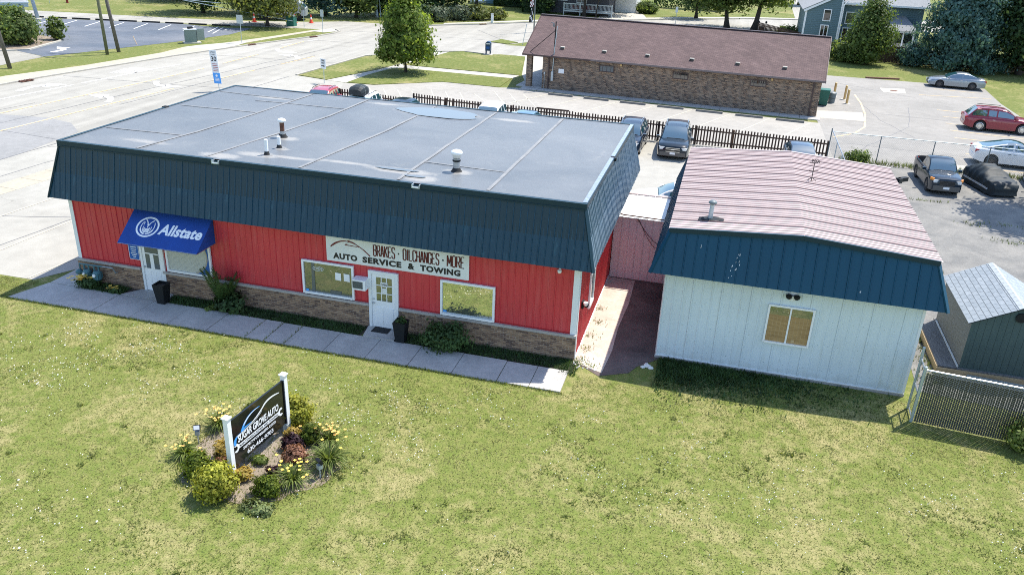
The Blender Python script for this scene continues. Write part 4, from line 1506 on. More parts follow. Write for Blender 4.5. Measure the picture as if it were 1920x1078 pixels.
# gas meters
gm = thing('gas_meter_set', 'teal twin gas meters and pipes at the left end of the brick base', 'gas meter', (-18.5, -.35, 0))
for x in (-18.66, -18.22):
    MB().lathe((x, -.36, .30), [(.10, 0), (.155, .05), (.155, .30), (.10, .38)], 14).box(x - .13, x + .13, -.50, -.24, .38, .60).build('meter_body', 'meter_teal', gm, smooth=False)
    MB().lathe((x - .02, -.52, .52), [(.06, -.03), (.07, 0)], 10, axis='y').build('dial', 'pvc', gm)
    MB().tube([(x - .1, -.36, .62), (x - .1, -.36, .86)], .03, 8).tube([(x + .1, -.36, .62), (x + .1, -.36, .86)], .03, 8).build('riser', 'meter_teal', gm)
MB().tube([(-18.95, -.36, 0), (-18.95, -.36, .86), (-17.95, -.36, .88)], .035, 8).lathe((-18.97, -.42, .55), [(.05, -.1), (.13, -.04), (.13, .04), (.05, .1)], 12).build('manifold', 'meter_teal', gm)
MB().tube([(-17.95, -.36, .88), (-17.55, -.30, .86), (-17.53, -.2, .62), (-17.53, -.09, .6)], .026, 8).build('house_pipe', 'grey_pipe', gm)

# planters, mat
for x, y, lab, pl in ((-15.13, -.78, 'empty tall black tapered planter at the corner of the left door pad', 0), (-5.86, -.72, 'tall black tapered planter with green sprigs beside the white office door', 1)):
    p = thing('planter', lab, 'planter', (x, y, .0), 0.0, 'black tapered planters by the doors')
    mb = MB()
    v, f = [], []
    for z, h in ((.03, .15), (.80, .225), (.80, .195), (.68, .19)):
        for sx, sy in ((-1, -1), (1, -1), (1, 1), (-1, 1)):
            v.append((x + sx * h, y + sy * h, z))
    for i in range(3):
        for k in range(4):
            f.append((i * 4 + k, i * 4 + (k + 1) % 4, (i + 1) * 4 + (k + 1) % 4, (i + 1) * 4 + k))
    f.append((3, 2, 1, 0))
    mb.mesh(v, f).build('pot', 'matte_black', p)
    MB().box(x - .188, x + .188, y - .188, y + .188, .66, .70).build('soil', 'dark_soil', p)
    if pl:
        crown('sprig', 'leaf_shade', p, (x, y, .80), (.18, .18, .12), 16, 12, .06, .3, seed=3)
tag(MB().box(-7.08, -6.47, -.50, -.10, .09, .105).build('door_mat', 'pad'), 'black ribbed rubber mat on the pad before the white door', 'door mat')

# roof vents
def rvent(x, y, lab, tall=1):
    t = thing('flue_vent', lab, 'vent', (x, y, 5.45), 0, 'capped flue vents on the flat roof')
    MB().lathe((x, y, 5.455), [(.20, 0), (.16, .03), (.125, .12)], 16).build('boot', 'rubber', t)
    if tall:
        MB().lathe((x, y, 5.575), [(.115, 0), (.115, .32), (.13, .34), (.13, .38)], 16).build('pipe', 'steel', t, smooth=False)
        MB().lathe((x, y, 5.80), [(.14, 0), (.14, .05)], 16).build('collar', 'matte_black', t)
        MB().lathe((x, y, 6.02), [(.14, -.08), (.14, .0), (.19, .02), (.20, .08), (.18, .13), (.10, .17)], 18).build('cap', 'pvc', t, smooth=True)
    else:
        MB().lathe((x, y, 5.575), [(.10, 0), (.10, .12)], 14).build('collar', 'steel', t)
        MB().lathe((x, y, 5.695), [(.085, 0), (.085, .34)], 14).build('pipe', 'rust', t)
        MB().lathe((x, y, 6.02), [(.10, 0), (.15, .03), (.155, .09), (.12, .13), (.06, .15)], 16).build('cap', 'pvc', t, smooth=True)


rnd = random.Random(12)
rvent(-4.80, 1.86, 'thick steel flue vent with a white mushroom cap near the roof front', 1)
rvent(-12.3, 3.6, 'thin rusty flue vent with a white cap on the flat roof', 0)
for x, y, h, lab in ((-11.64, 2.17, .30, 'shorter white plastic pipe on the flat roof, just before the rusty flue'), (-11.58, 1.2, .42, 'taller white plastic pipe on the flat roof, nearer the roof edge')):
    t = thing('vent_pipe', lab, 'vent pipe', (x, y, 5.45), 0, 'white plastic vent pipes on the flat roof')
    MB().lathe((x, y, 5.455), [(.22, 0), (.21, .006)], 16).build('flange', 'seam_tape', t)
    MB().lathe((x, y, 5.461), [(.11, 0), (.085, .06), (.072, .12)], 14).build('boot', 'rubber', t)
    MB().lathe((x, y, 5.58), [(.062, 0), (.062, h)], 14).build('pipe', 'pvc', t)

# ================================================================ the white metal annex
X0, X1, Y0, Y1 = 2.61, 10.46, 1.09, 11.5
RX, RZ, EZ = 6.6, 4.93, 4.66
anx = thing('white_annex', 'white metal annex with a dark teal mansard front and a low pink ribbed roof', 'building', (6.5, Y0, 0))
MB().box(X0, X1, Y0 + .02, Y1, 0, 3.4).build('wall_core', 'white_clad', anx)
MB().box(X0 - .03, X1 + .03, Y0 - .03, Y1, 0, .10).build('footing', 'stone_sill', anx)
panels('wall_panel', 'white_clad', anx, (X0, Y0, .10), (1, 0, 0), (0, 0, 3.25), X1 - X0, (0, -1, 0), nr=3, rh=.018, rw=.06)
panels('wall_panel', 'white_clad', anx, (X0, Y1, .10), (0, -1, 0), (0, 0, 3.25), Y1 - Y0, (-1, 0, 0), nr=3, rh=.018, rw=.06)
mb = MB()
for z in (.45, 1.35, 2.2, 2.95):
    for k in range(26):
        x = X0 + .14 + k * .3048
        if not (5.9 < x < 7.4 and 1.2 < z < 2.6):
            mb.box(x - .008, x + .008, Y0 - .008, Y0 + .002, z - .008, z + .008)
so_ = mb.build('screw', 'galv', anx)
so_['kind'] = 'stuff'
MB().box(X0, X1, Y0 - .035, Y0 - .001, .10, .135).build('base_trim', 'white_trim', anx)
MB().box(X1 - .06, X1 + .02, Y0 - .03, Y0 + .06, .135, 3.3).build('corner_trim', 'white_trim', anx)
o2, z2 = .47, 3.25


def roofz(x):
    return EZ + (RZ - EZ) * max(0, 1 - abs(x - RX) / (X1 - RX if x > RX else RX - X0))


LF2 = X1 - X0 + 2 * o2
HU = RZ - z2


def tm2(s):
    x = X0 - o2 + s
    top = (roofz(min(max(x, X0), X1)) - .10 - z2) / HU
    return max(0, min(top, s / o2 * (EZ - .1 - z2) / HU, (LF2 - s) / o2 * (EZ - .1 - z2) / HU))


tm2.knots = [o2, RX - X0 + o2, LF2 - o2]
panels('mansard_panel', 'teal_clad', anx, (X0 - o2, Y0 - .49, z2), (1, 0, 0), (0, .49 * HU / (EZ - z2), HU), LF2, (0, -1, .3), pw=.98, nr=3, rh=.020, tmax=tm2, rw=.04, minor=False)
MB().box(0, 0, 0, 0, 0, 0)
DS = Y1 - Y0 + .49
panels('mansard_panel', 'teal_clad', anx, (X0 - o2, Y1, z2), (0, -1, 0), (o2, 0, EZ - .06 - z2), DS, (-1, 0, .3), pw=.9144, nr=4, rh=.03, rw=.07, minor=False, tmax=lambda s: max(0, min(1, (DS - s) / .49)))
panels('mansard_panel', 'teal_clad', anx, (X1 + o2, Y0 - .49, z2), (0, 1, 0), (-o2, 0, EZ - .06 - z2), DS, (1, 0, .3), pw=.9144, nr=4, rh=.03, rw=.07, minor=False, tmax=lambda s: max(0, min(1, s / .49)))
e = .012
core = MB()
core.mesh([(X0 - o2 + e, Y0 - .49 + e, z2 + .004), (X1 + o2 - e, Y0 - .49 + e, z2 + .004), (X1 + o2 - e, Y1, z2 + .004), (X0 - o2 + e, Y1, z2 + .004), (X0 + e, Y0 + e, EZ - .08), (RX, Y0 - .455 + .49 * (RZ - .08 - z2) / (EZ - z2), RZ - .08), (X1 - e, Y0 + e, EZ - .08), (X1 - e, Y1, EZ - .08), (RX, Y1, RZ - .08), (X0 + e, Y1, EZ - .08)],
          [(0, 1, 6, 5, 4), (1, 2, 7, 6), (3, 0, 4, 9), (3, 2, 1, 0), (4, 5, 8, 9), (5, 6, 7, 8), (2, 3, 9, 8, 7)])
core.build('mansard_core', 'blue_trim', anx)
for a, b in (((X0 - o2 - .01, Y0 - .50, z2), (X0 - .01, Y0 - .01, EZ - .06)), ((X1 + o2 + .01, Y0 - .50, z2), (X1 + .01, Y0 - .01, EZ - .06))):
    MB().beam(a, b, .12, .05, upv=(-1 if a[0] < 5 else 1, -1, .3)).build('hip_trim', 'teal_clad', anx)
for a, b in (((X0 - .04, RX), 0), ((RX, X1 + .04), 1)):
    pass
MB().beam((X0 - .04, Y0 - .045, EZ - .055), (RX, Y0 - .045, RZ - .055), .10, .15).build('fascia', 'blue_trim', anx)
MB().beam((RX, Y0 - .045, RZ - .055), (X1 + .04, Y0 - .045, EZ - .055), .10, .15).build('fascia', 'blue_trim', anx)
# roof sheets run across, over the ridge
ye = Y0 - .06
k = 0
LR = Y1 - ye
while k * .88 < LR - .05:
    s0, s1 = k * .88, min((k + 1) * .88, LR)
    pr = [(s0, .012), (s0 + .03, .026)]
    for j in range(4):
        b = s0 + j * .22
        pr += [(b + .045, .026), (b + .065, 0), (b + .185, 0), (b + .205, .024)]
    pr = [q for q in pr if q[0] < s1 - .002] + [(s1 - .002, .024)]
    mb = MB()
    v, f = [], []
    xs3 = [(X0 - .07, EZ - .004), (RX - .35, RZ - .035), (RX, RZ - .008), (RX + .35, RZ - .035), (X1 + .10, EZ - .008)]
    for s_, h in pr:
        for x, z in xs3:
            v.append((x, ye + s_, z + h))
    for i in range(len(pr) - 1):
        for j in range(4):
            a = i * 5 + j
            f.append((a, a + 1, a + 6, a + 5))
    mb.mesh(v, f)
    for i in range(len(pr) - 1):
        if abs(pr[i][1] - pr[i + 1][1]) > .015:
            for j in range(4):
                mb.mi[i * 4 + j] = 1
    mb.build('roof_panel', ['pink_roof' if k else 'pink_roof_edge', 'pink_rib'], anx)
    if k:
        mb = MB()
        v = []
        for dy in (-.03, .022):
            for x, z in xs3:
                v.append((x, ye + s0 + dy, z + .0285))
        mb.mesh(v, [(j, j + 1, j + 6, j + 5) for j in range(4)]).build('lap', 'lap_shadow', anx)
    k += 1
MB().beam((X0 - .06, Y1, EZ + .0), (RX, Y1, RZ), .12, .10).beam((RX, Y1, RZ), (X1 + .1, Y1, EZ), .12, .10).build('rake_trim', 'pink_roof_edge', anx)
# boarded window
wn = window(anx, 5.94, 7.36, 1.22, 2.56, Y0 - .02, 'plywood', fr=.06, mull=[6.64], depth=.06)
mb = MB()
mb.box(6.0, 6.60, Y0 - .05, Y0 - .045, 2.22, 2.50).box(6.68, 7.30, Y0 - .05, Y0 - .045, 2.22, 2.50)
mb.build('dark_gap', 'glass_half', wn)
mb = MB()
for x in (6.03, 6.71):
    for k in range(5):
        mb.box(x + k * .12, x + k * .12 + .008, Y0 - .0475, Y0 - .044, 1.28, 2.20)
mb.box(6.80, 6.90, Y0 - .049, Y0 - .044, 1.32, 1.42, 0)
mb.build('board_joint', 'tan_timber', wn)
t = thing('annex_floodlight', 'twin head floodlight on a round plate over the boarded window', 'lamp', (6.6, Y0 - .1, 2.9))
MB().lathe((6.6, Y0 - .02, 2.92), [(.16, -.03), (.16, 0)], 18, axis='y').build('back_plate', 'white_trim', t)
for s in (-1, 1):
    MB().lathe((6.6 + s * .12, Y0 - .14, 2.86), [(.05, 0), (.09, .04), (.10, .12), (.05, .15)], 12).build('lamp_head', 'matte_black', t)
MB().box(6.57, 6.63, Y0 - .12, Y0 - .05, 2.80, 2.95).build('sensor', 'pvc', t)
# wear on the teal mansard: bare paint flecks
mb = MB()
rnd = random.Random(2)
for x, tt in ((4.55, .2), (4.62, .30), (4.60, .13), (4.74, .42), (4.76, .48), (4.78, .36), (3.6, .55), (8.4, .15), (4.70, .27)):
    for k in range(2):
        a = (x + rnd.uniform(-.05, .05), tt + rnd.uniform(-.04, .04))
        w = rnd.uniform(.006, .022)
        h = rnd.uniform(.015, .045)
        P = lambda px, pt: Vector((px, Y0 - .49 + .49 * HU / (EZ - z2) * pt - .028, z2 + HU * pt - .006))
        mb.face([P(a[0], a[1]), P(a[0] + w, a[1] + h * .2), P(a[0] + w * 1.2, a[1] + h), P(a[0] + w * .3, a[1] + h * .8)])
mb.build('bare_fleck', 'ink_white', anx)
t = thing('stove_pipe', 'grey stove pipe with a cap and torn flashing on the pink roof', 'vent', (3.75, 2.15, 4.72))
MB().mesh([(3.4, 2.0, 4.765), (3.78, 1.9, 4.775), (4.1, 2.02, 4.79), (4.02, 2.3, 4.80), (3.7, 2.36, 4.79), (3.5, 2.22, 4.775)], [(0, 1, 2, 3, 4, 5)]).build('flashing', 'matte_black', t)
MB().mesh([(3.38, 1.86, 4.762), (3.6, 1.9, 4.80), (3.52, 2.06, 4.83), (3.4, 2.1, 4.79)], [(0, 1, 2, 3)]).mesh([(3.95, 1.98, 4.79), (4.18, 1.92, 4.80), (4.2, 2.1, 4.82), (4.0, 2.16, 4.83)], [(0, 1, 2, 3)]).build('torn_flashing', 'matte_black', t)
MB().tube([(3.75, 2.15, 4.72), (3.77, 2.15, 5.28)], [.075, .07], 12).build('pipe', 'galv', t)
MB().lathe((3.77, 2.15, 5.26), [(.06, -.02), (.13, .02), (.14, .06), (.11, .10), (.04, .13)], 14).build('cap', 'bin_grey', t, smooth=True)
t = thing('roof_antenna', 'small dark weathervane antenna with letters standing on the pink roof', 'antenna', (7.2, 7.6, 4.9))
MB().tube([(7.2, 7.6, 4.85), (7.2, 7.6, 5.55)], .014, 6).build('mast', 'matte_black', t)
MB().tube([(7.05, 7.6, 5.26), (7.38, 7.6, 5.30)], .011, 5).tube([(7.2, 7.45, 5.2), (7.2, 7.75, 5.2)], .010, 5).tube([(7.02, 7.6, 5.56), (7.4, 7.6, 5.57)], .012, 5).build('arm', 'matte_black', t)
text_part('letters', 'WKX', 'ink_black', t, (7.08, 7.59, 5.58), (1, 0, 0), (0, 0, 1), .30, .13, bold=.03)
MB().tube([(7.05, 7.5, 4.93), (7.2, 7.6, 5.02)], .012, 5).tube([(7.35, 7.5, 4.93), (7.2, 7.6, 5.02)], .012, 5).build('foot', 'matte_black', t)
t = thing('black_downspout_box', 'black box hung at the right roof edge of the annex', 'scupper', (10.75, 10.2, 4.55))
MB().obox((10.85, 10.3, 4.6), (.48, .16, .16), Matrix.Rotation(.7, 3, 'Z')).build('body', 'matte_black', t)
MB().obox((10.70, 10.15, 4.58), (.18, .2, .2), Matrix.Rotation(.7, 3, 'Z')).build('mouth', 'plastic_dark', t)

# pink link between the two buildings
lk = thing('pink_passage', 'low pink metal passage with a pale flat roof between garage and annex', 'building', (1.3, 7.4, 0))
panels('wall_panel', 'pink_clad', lk, (.06, 7.4, .03), (1, 0, 0), (0, 0, 2.60), 2.52, (0, -1, 0), pw=.305, nr=1, rh=.016, rw=.04, seam=False, minor=False)
MB().box(.06, 2.58, 7.415, 10.4, 0, 2.62).build('wall_core', 'pink_clad', lk)
MB().box(.0, 2.16, 7.36, 10.42, 2.63, 2.67).build('roof', 'white_trim', lk)
MB().box(.0, 2.16, 10.42, 10.62, 2.60, 2.72).build('rear_trim', 'pink_roof_edge', lk)
mb = MB()
for k in range(9):
    mb.box(.1 + k * .25, .13 + k * .25, 7.36, 10.42, 2.672, 2.69)
mb.build('roof_rib', 'white_trim', lk)
t = tag(MB().tube([(-.35, 7.3, 3.02), (.4, 7.3, 2.78), (2.3, 7.3, 2.75)], .025, 6).build('conduit', 'rust'), 'thin rusty conduit along the top of the pink passage wall', 'conduit')
pts = [(.9, 7.28, 2.72)] + [(1.0 + .14 * k, 7.28, 2.66 - 1.0 * math.sin(k / 10 * math.pi * .62)) for k in range(10)]
t = tag(MB().tube(pts, .012, 5).tube([(p[0] + .1, p[1] - .02, p[2] - .28 * math.sin(i / 10 * 3)) for i, p in enumerate(pts)], .011, 5).build('hanging_cable', 'cable'), 'loose black cables hanging in loops on the pink passage wall', 'cable')

# weeds, stones along the alley
wd_ = MB()
rnd = random.Random(9)
for k in range(26):
    wd_.ball((rnd.uniform(.05, .9), rnd.uniform(-.55, .15), .025), .035, .03, .025, 6, 0, .2)
o = wd_.build('white_pebbles', 'stone_white')
o['kind'] = 'stuff'
for k, (x, y, s) in enumerate(((2.42, .32, .13), (2.55, .22, .10), (2.3, .2, .08))):
    tag(MB().ball((x, y, .04), s, s * .8, s * .6, 8, 0, .25).build('rock', 'stone_white'), ['pale rock at the annex corner, largest of the three', 'pale rock at the annex corner, rightmost of the three', 'pale rock at the annex corner, smallest and nearest the alley'][k], 'rock', 'pale rocks at the annex corner')

# ================================================================ shed, chain link fences
sh = thing('garden_shed', 'green board shed with a grey shingle roof on a wooden platform', 'shed', (13.8, 5.2, .3))
sx0, sx1, sy0, sy1, sz0, sze, szr = 12.5, 15.1, 3.2, 7.05, .30, 2.02, 2.70
sxm = (sx0 + sx1) / 2
MB().mesh([(sx0, sy0 + .01, sz0), (sx1, sy0 + .01, sz0), (sx1, sy0 + .01, sze), (sxm, sy0 + .01, szr - .03), (sx0, sy0 + .01, sze), (sx0, sy1, sz0), (sx1, sy1, sz0), (sx1, sy1, sze), (sxm, sy1, szr - .03), (sx0, sy1, sze)], [(0, 1, 2, 3, 4), (9, 8, 7, 6, 5), (0, 4, 9, 5), (1, 6, 7, 2)]).build('wall_core', 'matte_black', sh)
x = sx0
while x < sx1 - .05:
    x1 = min(x + .20, sx1)
    zt_ = lambda q: sze + (szr - .03 - sze) * (1 - abs(q - sxm) / (sxm - sx0))
    a, b = x + .004, x1 - .004
    top = [(b, zt_(b)), (a, zt_(a))] if not (a < sxm < b) else [(b, zt_(b)), (sxm, zt_(sxm)), (a, zt_(a))]
    pts = [(a, sz0), (b, sz0)] + top
    n = len(pts)
    MB().mesh([(p[0], sy0 - .012, p[1]) for p in pts] + [(p[0], sy0 + .009, p[1]) for p in pts], [tuple(range(n)), tuple(range(2 * n - 1, n - 1, -1))] + [(i, i + n, (i + 1) % n + n, (i + 1) % n) for i in range(n)]).build('board', 'shed_green', sh)
    x = x1
y = sy0
while y < sy1 - .03:
    y1 = min(y + .13, sy1)
    MB().box(sx0 - .015, sx0 - .001, y + .003, y1 - .003, sz0, sze).build('side_board', 'shed_taupe', sh)
    y = y1
MB().box(sx0 - .03, sx0 + .06, sy0 - .03, sy0 - .0125, sz0, sze - .02).build('corner_board', 'shed_green', sh)
rs = (szr - sze) / (sxm - sx0)
for side in (0, 1):
    sg = -1 if side == 0 else 1
    ex = sx0 - .14 if side == 0 else sx1 + .14
    d = Vector((sxm - ex, 0, szr - (sze - .14 * rs) ))
    Ls = d.length
    d.normalize()
    nrm = Vector((-d.z * (1 if side == 0 else -1), 0, abs(d.x)))
    if nrm.z < 0:
        nrm = -nrm
    A = Vector((ex, sy0 - .12, sze - .14 * rs))
    Lr = sy1 - sy0 + .22
    MB().mesh([A, A + Vector((0, Lr, 0)), A + Vector((0, Lr, 0)) + d * Ls, A + d * Ls] + [p + nrm * .02 for p in (A, A + Vector((0, Lr, 0)), A + Vector((0, Lr, 0)) + d * Ls, A + d * Ls)], [(0, 1, 2, 3), (7, 6, 5, 4), (0, 4, 5, 1), (1, 5, 6, 2), (2, 6, 7, 3), (3, 7, 4, 0)]).build('roof_deck', 'matte_black', sh)
    rnd = random.Random(31 + side)
    nrow = 9
    step = Ls / nrow
    for r_ in range(nrow):
        y = 0 - (.16 if r_ % 2 else 0)
        while y < Lr:
            ya, yb = max(0, y) + .006, min(Lr, y + .33) - .006
            if yb - ya > .03:
                B = A + d * (r_ * step) + nrm * .021 + Vector((0, ya, 0))
                w = Vector((0, yb - ya, 0))
                up_ = d * (step - .010)
                h0, h1 = nrm * .015, nrm * .007
                MB().mesh([B, B + w, B + w + up_, B + up_, B + h0, B + w + h0, B + w + up_ + h1, B + up_ + h1], [(4, 5, 6, 7), (0, 1, 5, 4), (1, 2, 6, 5), (2, 3, 7, 6), (3, 0, 4, 7)]).build('shingle', 'shed_shingle_%s' % rnd.choice('aabbc'), sh)
            y += .33
for k in range(13):
    y = sy0 - .12 + k * .31
    for s in (-1, 1):
        MB().mesh([(sxm, y, szr + .052), (sxm, y + .30, szr + .052), (sxm + s * .13, y + .30, szr + .052 - .13 * rs), (sxm + s * .13, y, szr + .052 - .13 * rs)], [(0, 1, 2, 3)]).build('ridge_shingle', 'shed_shingle_d', sh)
MB().lathe((sxm + .02, sy0 - .015, 2.36), [(.16, -.05), (.16, 0)], 16, axis='y').build('gable_vent', 'matte_black', sh)
MB().box(sx0, sx1, sy0 - .028, sy0 - .013, sz0 - .02, sz0 + .04).build('skirt_board', 'shed_green', sh)
pf = thing('shed_platform', 'wooden platform with a grey plywood ledge along the shed', 'platform', (13.4, 5, 0))
MB().box(11.83, 12.40, 3.15, 6.9, .24, .285).build('plywood_sheet', 'deck_ply', pf)
MB().box(12.41, 15.3, 3.12, 7.1, .24, .295).build('floor', 'deck_ply', pf)
MB().box(11.77, 11.825, 3.1, 6.9, .04, .285).build('side_joist', 'tan_timber', pf)
MB().box(11.77, 15.3, 3.03, 3.095, .02, .25).build('front_joist', 'tan_timber', pf)
MB().box(12.41, 12.46, 3.2, 6.8, .29, .34).build('cleat', 'white_trim', pf)
tag(MB().beam((12.7, 2.95, .16), (14.4, 2.80, .16), .05, .05).build('grey_pole', 'galv'), 'grey metal pole lying before the shed platform', 'pole')

cf = thing('slatted_chain_fence', 'chain link fence filled with dark slats to the right of the annex', 'fence', (10.47, -.42, 0))
MB().tube([(10.47, -.42, 0), (10.47, -.42, 1.87)], .045, 10).lathe((10.47, -.42, 1.87), [(.05, 0), (.045, .03), (.015, .05)], 10).build('post', 'galv', cf)
F0, F1 = Vector((10.47, -.42, 0)), Vector((18.0, -1.15, 0))
fd = (F1 - F0).normalized()
for k in range(1, 4):
    p = F0 + fd * (3.3 * k if k < 3 else 7.4)
    MB().tube([p, p + Vector((0, 0, 1.85))], .03, 8).build('post', 'galv', cf)
MB().tube([F0 + Vector((0, 0, 1.80)), F0 + fd * 7.5 + Vector((0, 0, 1.80))], .03, 8).build('top_rail', 'steel', cf)
me_s = {}
rnd = random.Random(17)
mm = MB().box(-.025, .025, -.006, .006, 0, 1.66)
me = bpy.data.meshes.new('slat')
me.from_pydata(mm.v, [], mm.f)
me.materials.append(M['slat'])
ang = math.atan2(fd.y, fd.x)
ns = int(7.4 / .062)
for k in range(ns):
    p = F0 + fd * (.10 + k * .062) - ORG[cf.name][0]
    o = link_mesh('slat', me, cf)
    o.location = (p.x, p.y, .04)
    o.rotation_euler = (0, rnd.uniform(-.003, .003), ang)


def mesh_wire(A, d, L, z0, z1, pitch=.075, r=.003, off=0.012, mb=None, wave=0.0):
    mb = mb or MB()
    A, d = Vector(A), Vector(d).normalized()
    sd = d.cross(Vector((0, 0, 1)))
    H = z1 - z0
    k = -H
    while k < L:
        for s in (1, -1):
            a0, a1 = (k, k + H) if s == 1 else (k + H, k)
            ta, tb = 0.0, 1.0
            lo, hi = min(a0, a1), max(a0, a1)
            if hi <= 0 or lo >= L:
                continue
            def tt(q):
                return (q - a0) / (a1 - a0)
            cl = sorted((tt(max(lo, 0)), tt(min(hi, L))))
            ta, tb = cl
            p = A + d * (a0 + (a1 - a0) * ta) + Vector((0, 0, z0 + H * ta)) + sd * (off if s == 1 else off * .4)
            q = A + d * (a0 + (a1 - a0) * tb) + Vector((0, 0, z0 + H * tb)) + sd * (off if s == 1 else off * .4)
            if (q - p).length > .02:
                u = (q - p).normalized()
                w = u.cross(sd).normalized() * r
                mb.face([p - w, q - w, q + w, p + w])
        k += pitch
    return mb


o = mesh_wire(F0, fd, 7.4, .02, 1.82, .085, .0042, .014).build('chain_mesh', 'wire', cf)
o['kind'] = 'stuff'
gt = thing('chain_gate', 'narrow galvanised chain link gate between the annex and the slatted fence', 'gate', (10.42, 0, 0))
GA, GB = Vector((10.50, .36, 0)), Vector((10.47, -.36, 0))
MB().tube([GA, GA + Vector((0, 0, 2.15))], .04, 8).build('post', 'galv', gt)
for z in (.12, .95, 1.78):
    MB().tube([GA + Vector((0, 0, z)), GB + Vector((0, 0, z))], .024, 8).build('rail', 'steel', gt)
MB().tube([GB + Vector((0, .04, .12)), GB + Vector((0, .04, 1.78))], .024, 8).build('stile', 'steel', gt)
MB().tube([GA + Vector((0, -.06, .12)), GB + Vector((0, .06, .95))], .015, 6).build('brace', 'steel', gt)
o = mesh_wire(GA, GB - GA, .7, .1, 1.8, .09, .003, .01).build('chain_mesh', 'wire', gt)
o['kind'] = 'stuff'
# weeds by the fence's far right
# second chain link fence at the back of the garage yard
bf = thing('back_chain_fence', 'tall thin chain link fence behind the pickup truck and covered car', 'fence', (10.5, 31.4, 0))
for x, h in ((10.48, 1.95), (13.46, 1.72), (16.6, 1.72), (19.75, 1.72), (22.9, 1.72), (26, 1.72), (29, 1.72)):
    MB().tube([(x, 31.4, 0), (x, 31.4, h)], .035 if x < 11 else .03, 8).build('post', 'bin_grey', bf)
MB().tube([(10.48, 31.4, 1.74), (30, 31.4, 1.69)], .021, 8).build('top_rail', 'grey_pipe', bf)
o = mesh_wire((10.5, 31.4, 0), (1, 0, 0), 19.4, .03, 1.72, .11, .0022, .0).build('chain_mesh', 'wire', bf)
o['kind'] = 'stuff'
bf2 = thing('side_chain_fence', 'chain link fence running from the wooden fence towards the annex', 'fence', (10.5, 31, 0))
for y in (28.4, 25.4, 22.4, 19.4, 16.4, 13.4):
    MB().tube([(10.55, y, 0), (10.55, y, 1.85)], .027, 8).build('post', 'galv', bf2)
MB().tube([(10.5, 31.3, 1.85), (10.55, 12.5, 1.85)], .026, 8).build('top_rail', 'steel', bf2)
o = mesh_wire((10.53, 31.2, 0), (0, -1, 0), 18.5, .03, 1.83, .085, .0035, .0).build('chain_mesh', 'wire', bf2)
o['kind'] = 'stuff'

# ================================================================ wooden picket fence
pk = thing('picket_fence', 'long dark brown picket fence between the garage yard and the post office lot', 'fence', (-6, 31.35, 0))
rnd = random.Random(6)


def ftop(x):
    if x < -17.85:
        return float(np.interp(x, [-23.6, -17.9], [1.50, 1.24]))
    return float(np.interp(x, [-17.8, -13.6, -10.5, -2.7, 10.5], [1.66, 1.49, 1.49, 1.40, 1.18]))


x = -23.5
cache = {}
while x < 10.35:
    h = round(ftop(x) + rnd.uniform(-.02, .02), 2)
    if h not in cache:
        mm = MB().box(-.048, .048, -.012, .010, .06, h - .03).mesh([(-.048, -.012, h - .03), (.048, -.012, h - .03), (.03, -.012, h), (-.03, -.012, h), (-.048, .010, h - .03), (.048, .010, h - .03), (.03, .010, h), (-.03, .010, h)], [(0, 1, 2, 3), (7, 6, 5, 4), (1, 5, 6, 2), (2, 6, 7, 3), (3, 7, 4, 0)])
        me = bpy.data.meshes.new('picket')
        me.from_pydata(mm.v, [], mm.f)
        me.materials.append(M['fence_brown'])
        cache[h] = me
    o = link_mesh('picket', cache[h], pk)
    o.location = (x + 6, rnd.uniform(-.004, .004), 0)
    o.rotation_euler = (0, rnd.uniform(-.012, .012) + (.09 if -15.6 < x < -14.9 else 0), 0)
    x += .198
for a, b in ((-23.6, -17.85), (-17.8, -10.0), (-10.0, -2.5), (-2.5, 4), (4, 10.4)):
    for dz in (.26, None):
        za = ftop(a + .01) - .26 if dz else .30
        zb_ = ftop(b - .01) - .26 if dz else .30
        MB().beam((a, 31.39, za), (b, 31.39, zb_), .045, .09).build('rail', 'fence_brown', pk)
for i, x in enumerate((-23.5, -20.7, -17.83, -15.4, -13.0, -10.6, -8.1, -5.7, -2.8, -.4, 2.1, 4.5, 6.6, 8.6, 10.4)):
    MB().box(x - .055, x + .055, 31.42, 31.53, 0, ftop(x) - .06).build('post', 'fence_new' if i in (6, 7, 11, 12) else 'fence_brown', pk)
MB().box(-8.8, -6.5, 31.30, 31.335, ftop(-7) - .04, ftop(-7) + .07).build('cap_board', 'fence_brown', pk)

# ================================================================ brick post office
pa = math.atan2(E1.y, E1.x)
po = thing('brick_post_office', 'long low brown brick building with a brown shingle gable roof', 'building', tuple(PO), pa)
# everything below in the building's own frame: x along the front, y into the depth
SL_, PD = .40, 6.05
LN = 22.40
MB().box(0, LN, 0, 12.1, 0, 2.95).build('wall', 'post_brick', po, local=True)
MB().box(-1.45, -1.0, .02, .5, 0, 2.85).build('porch_pier', 'post_brick', po, local=True)
MB().box(-1.45, -1.0, 11.5, 12.0, 0, 2.85).build('porch_pier', 'post_brick', po, local=True)
rx0, rx1 = -1.70, 22.62
ez = 2.83
rv = lambda y: ez + SL_ * (y + .32)
mb = MB()
ridge_ = 6.06
v = [(rx0, -.32, ez), (rx1, -.32, ez + .05), (rx1, ridge_, rv(ridge_)), (rx0, ridge_, rv(ridge_)), (rx0, 12.4, ez), (rx1, 12.4, ez)]
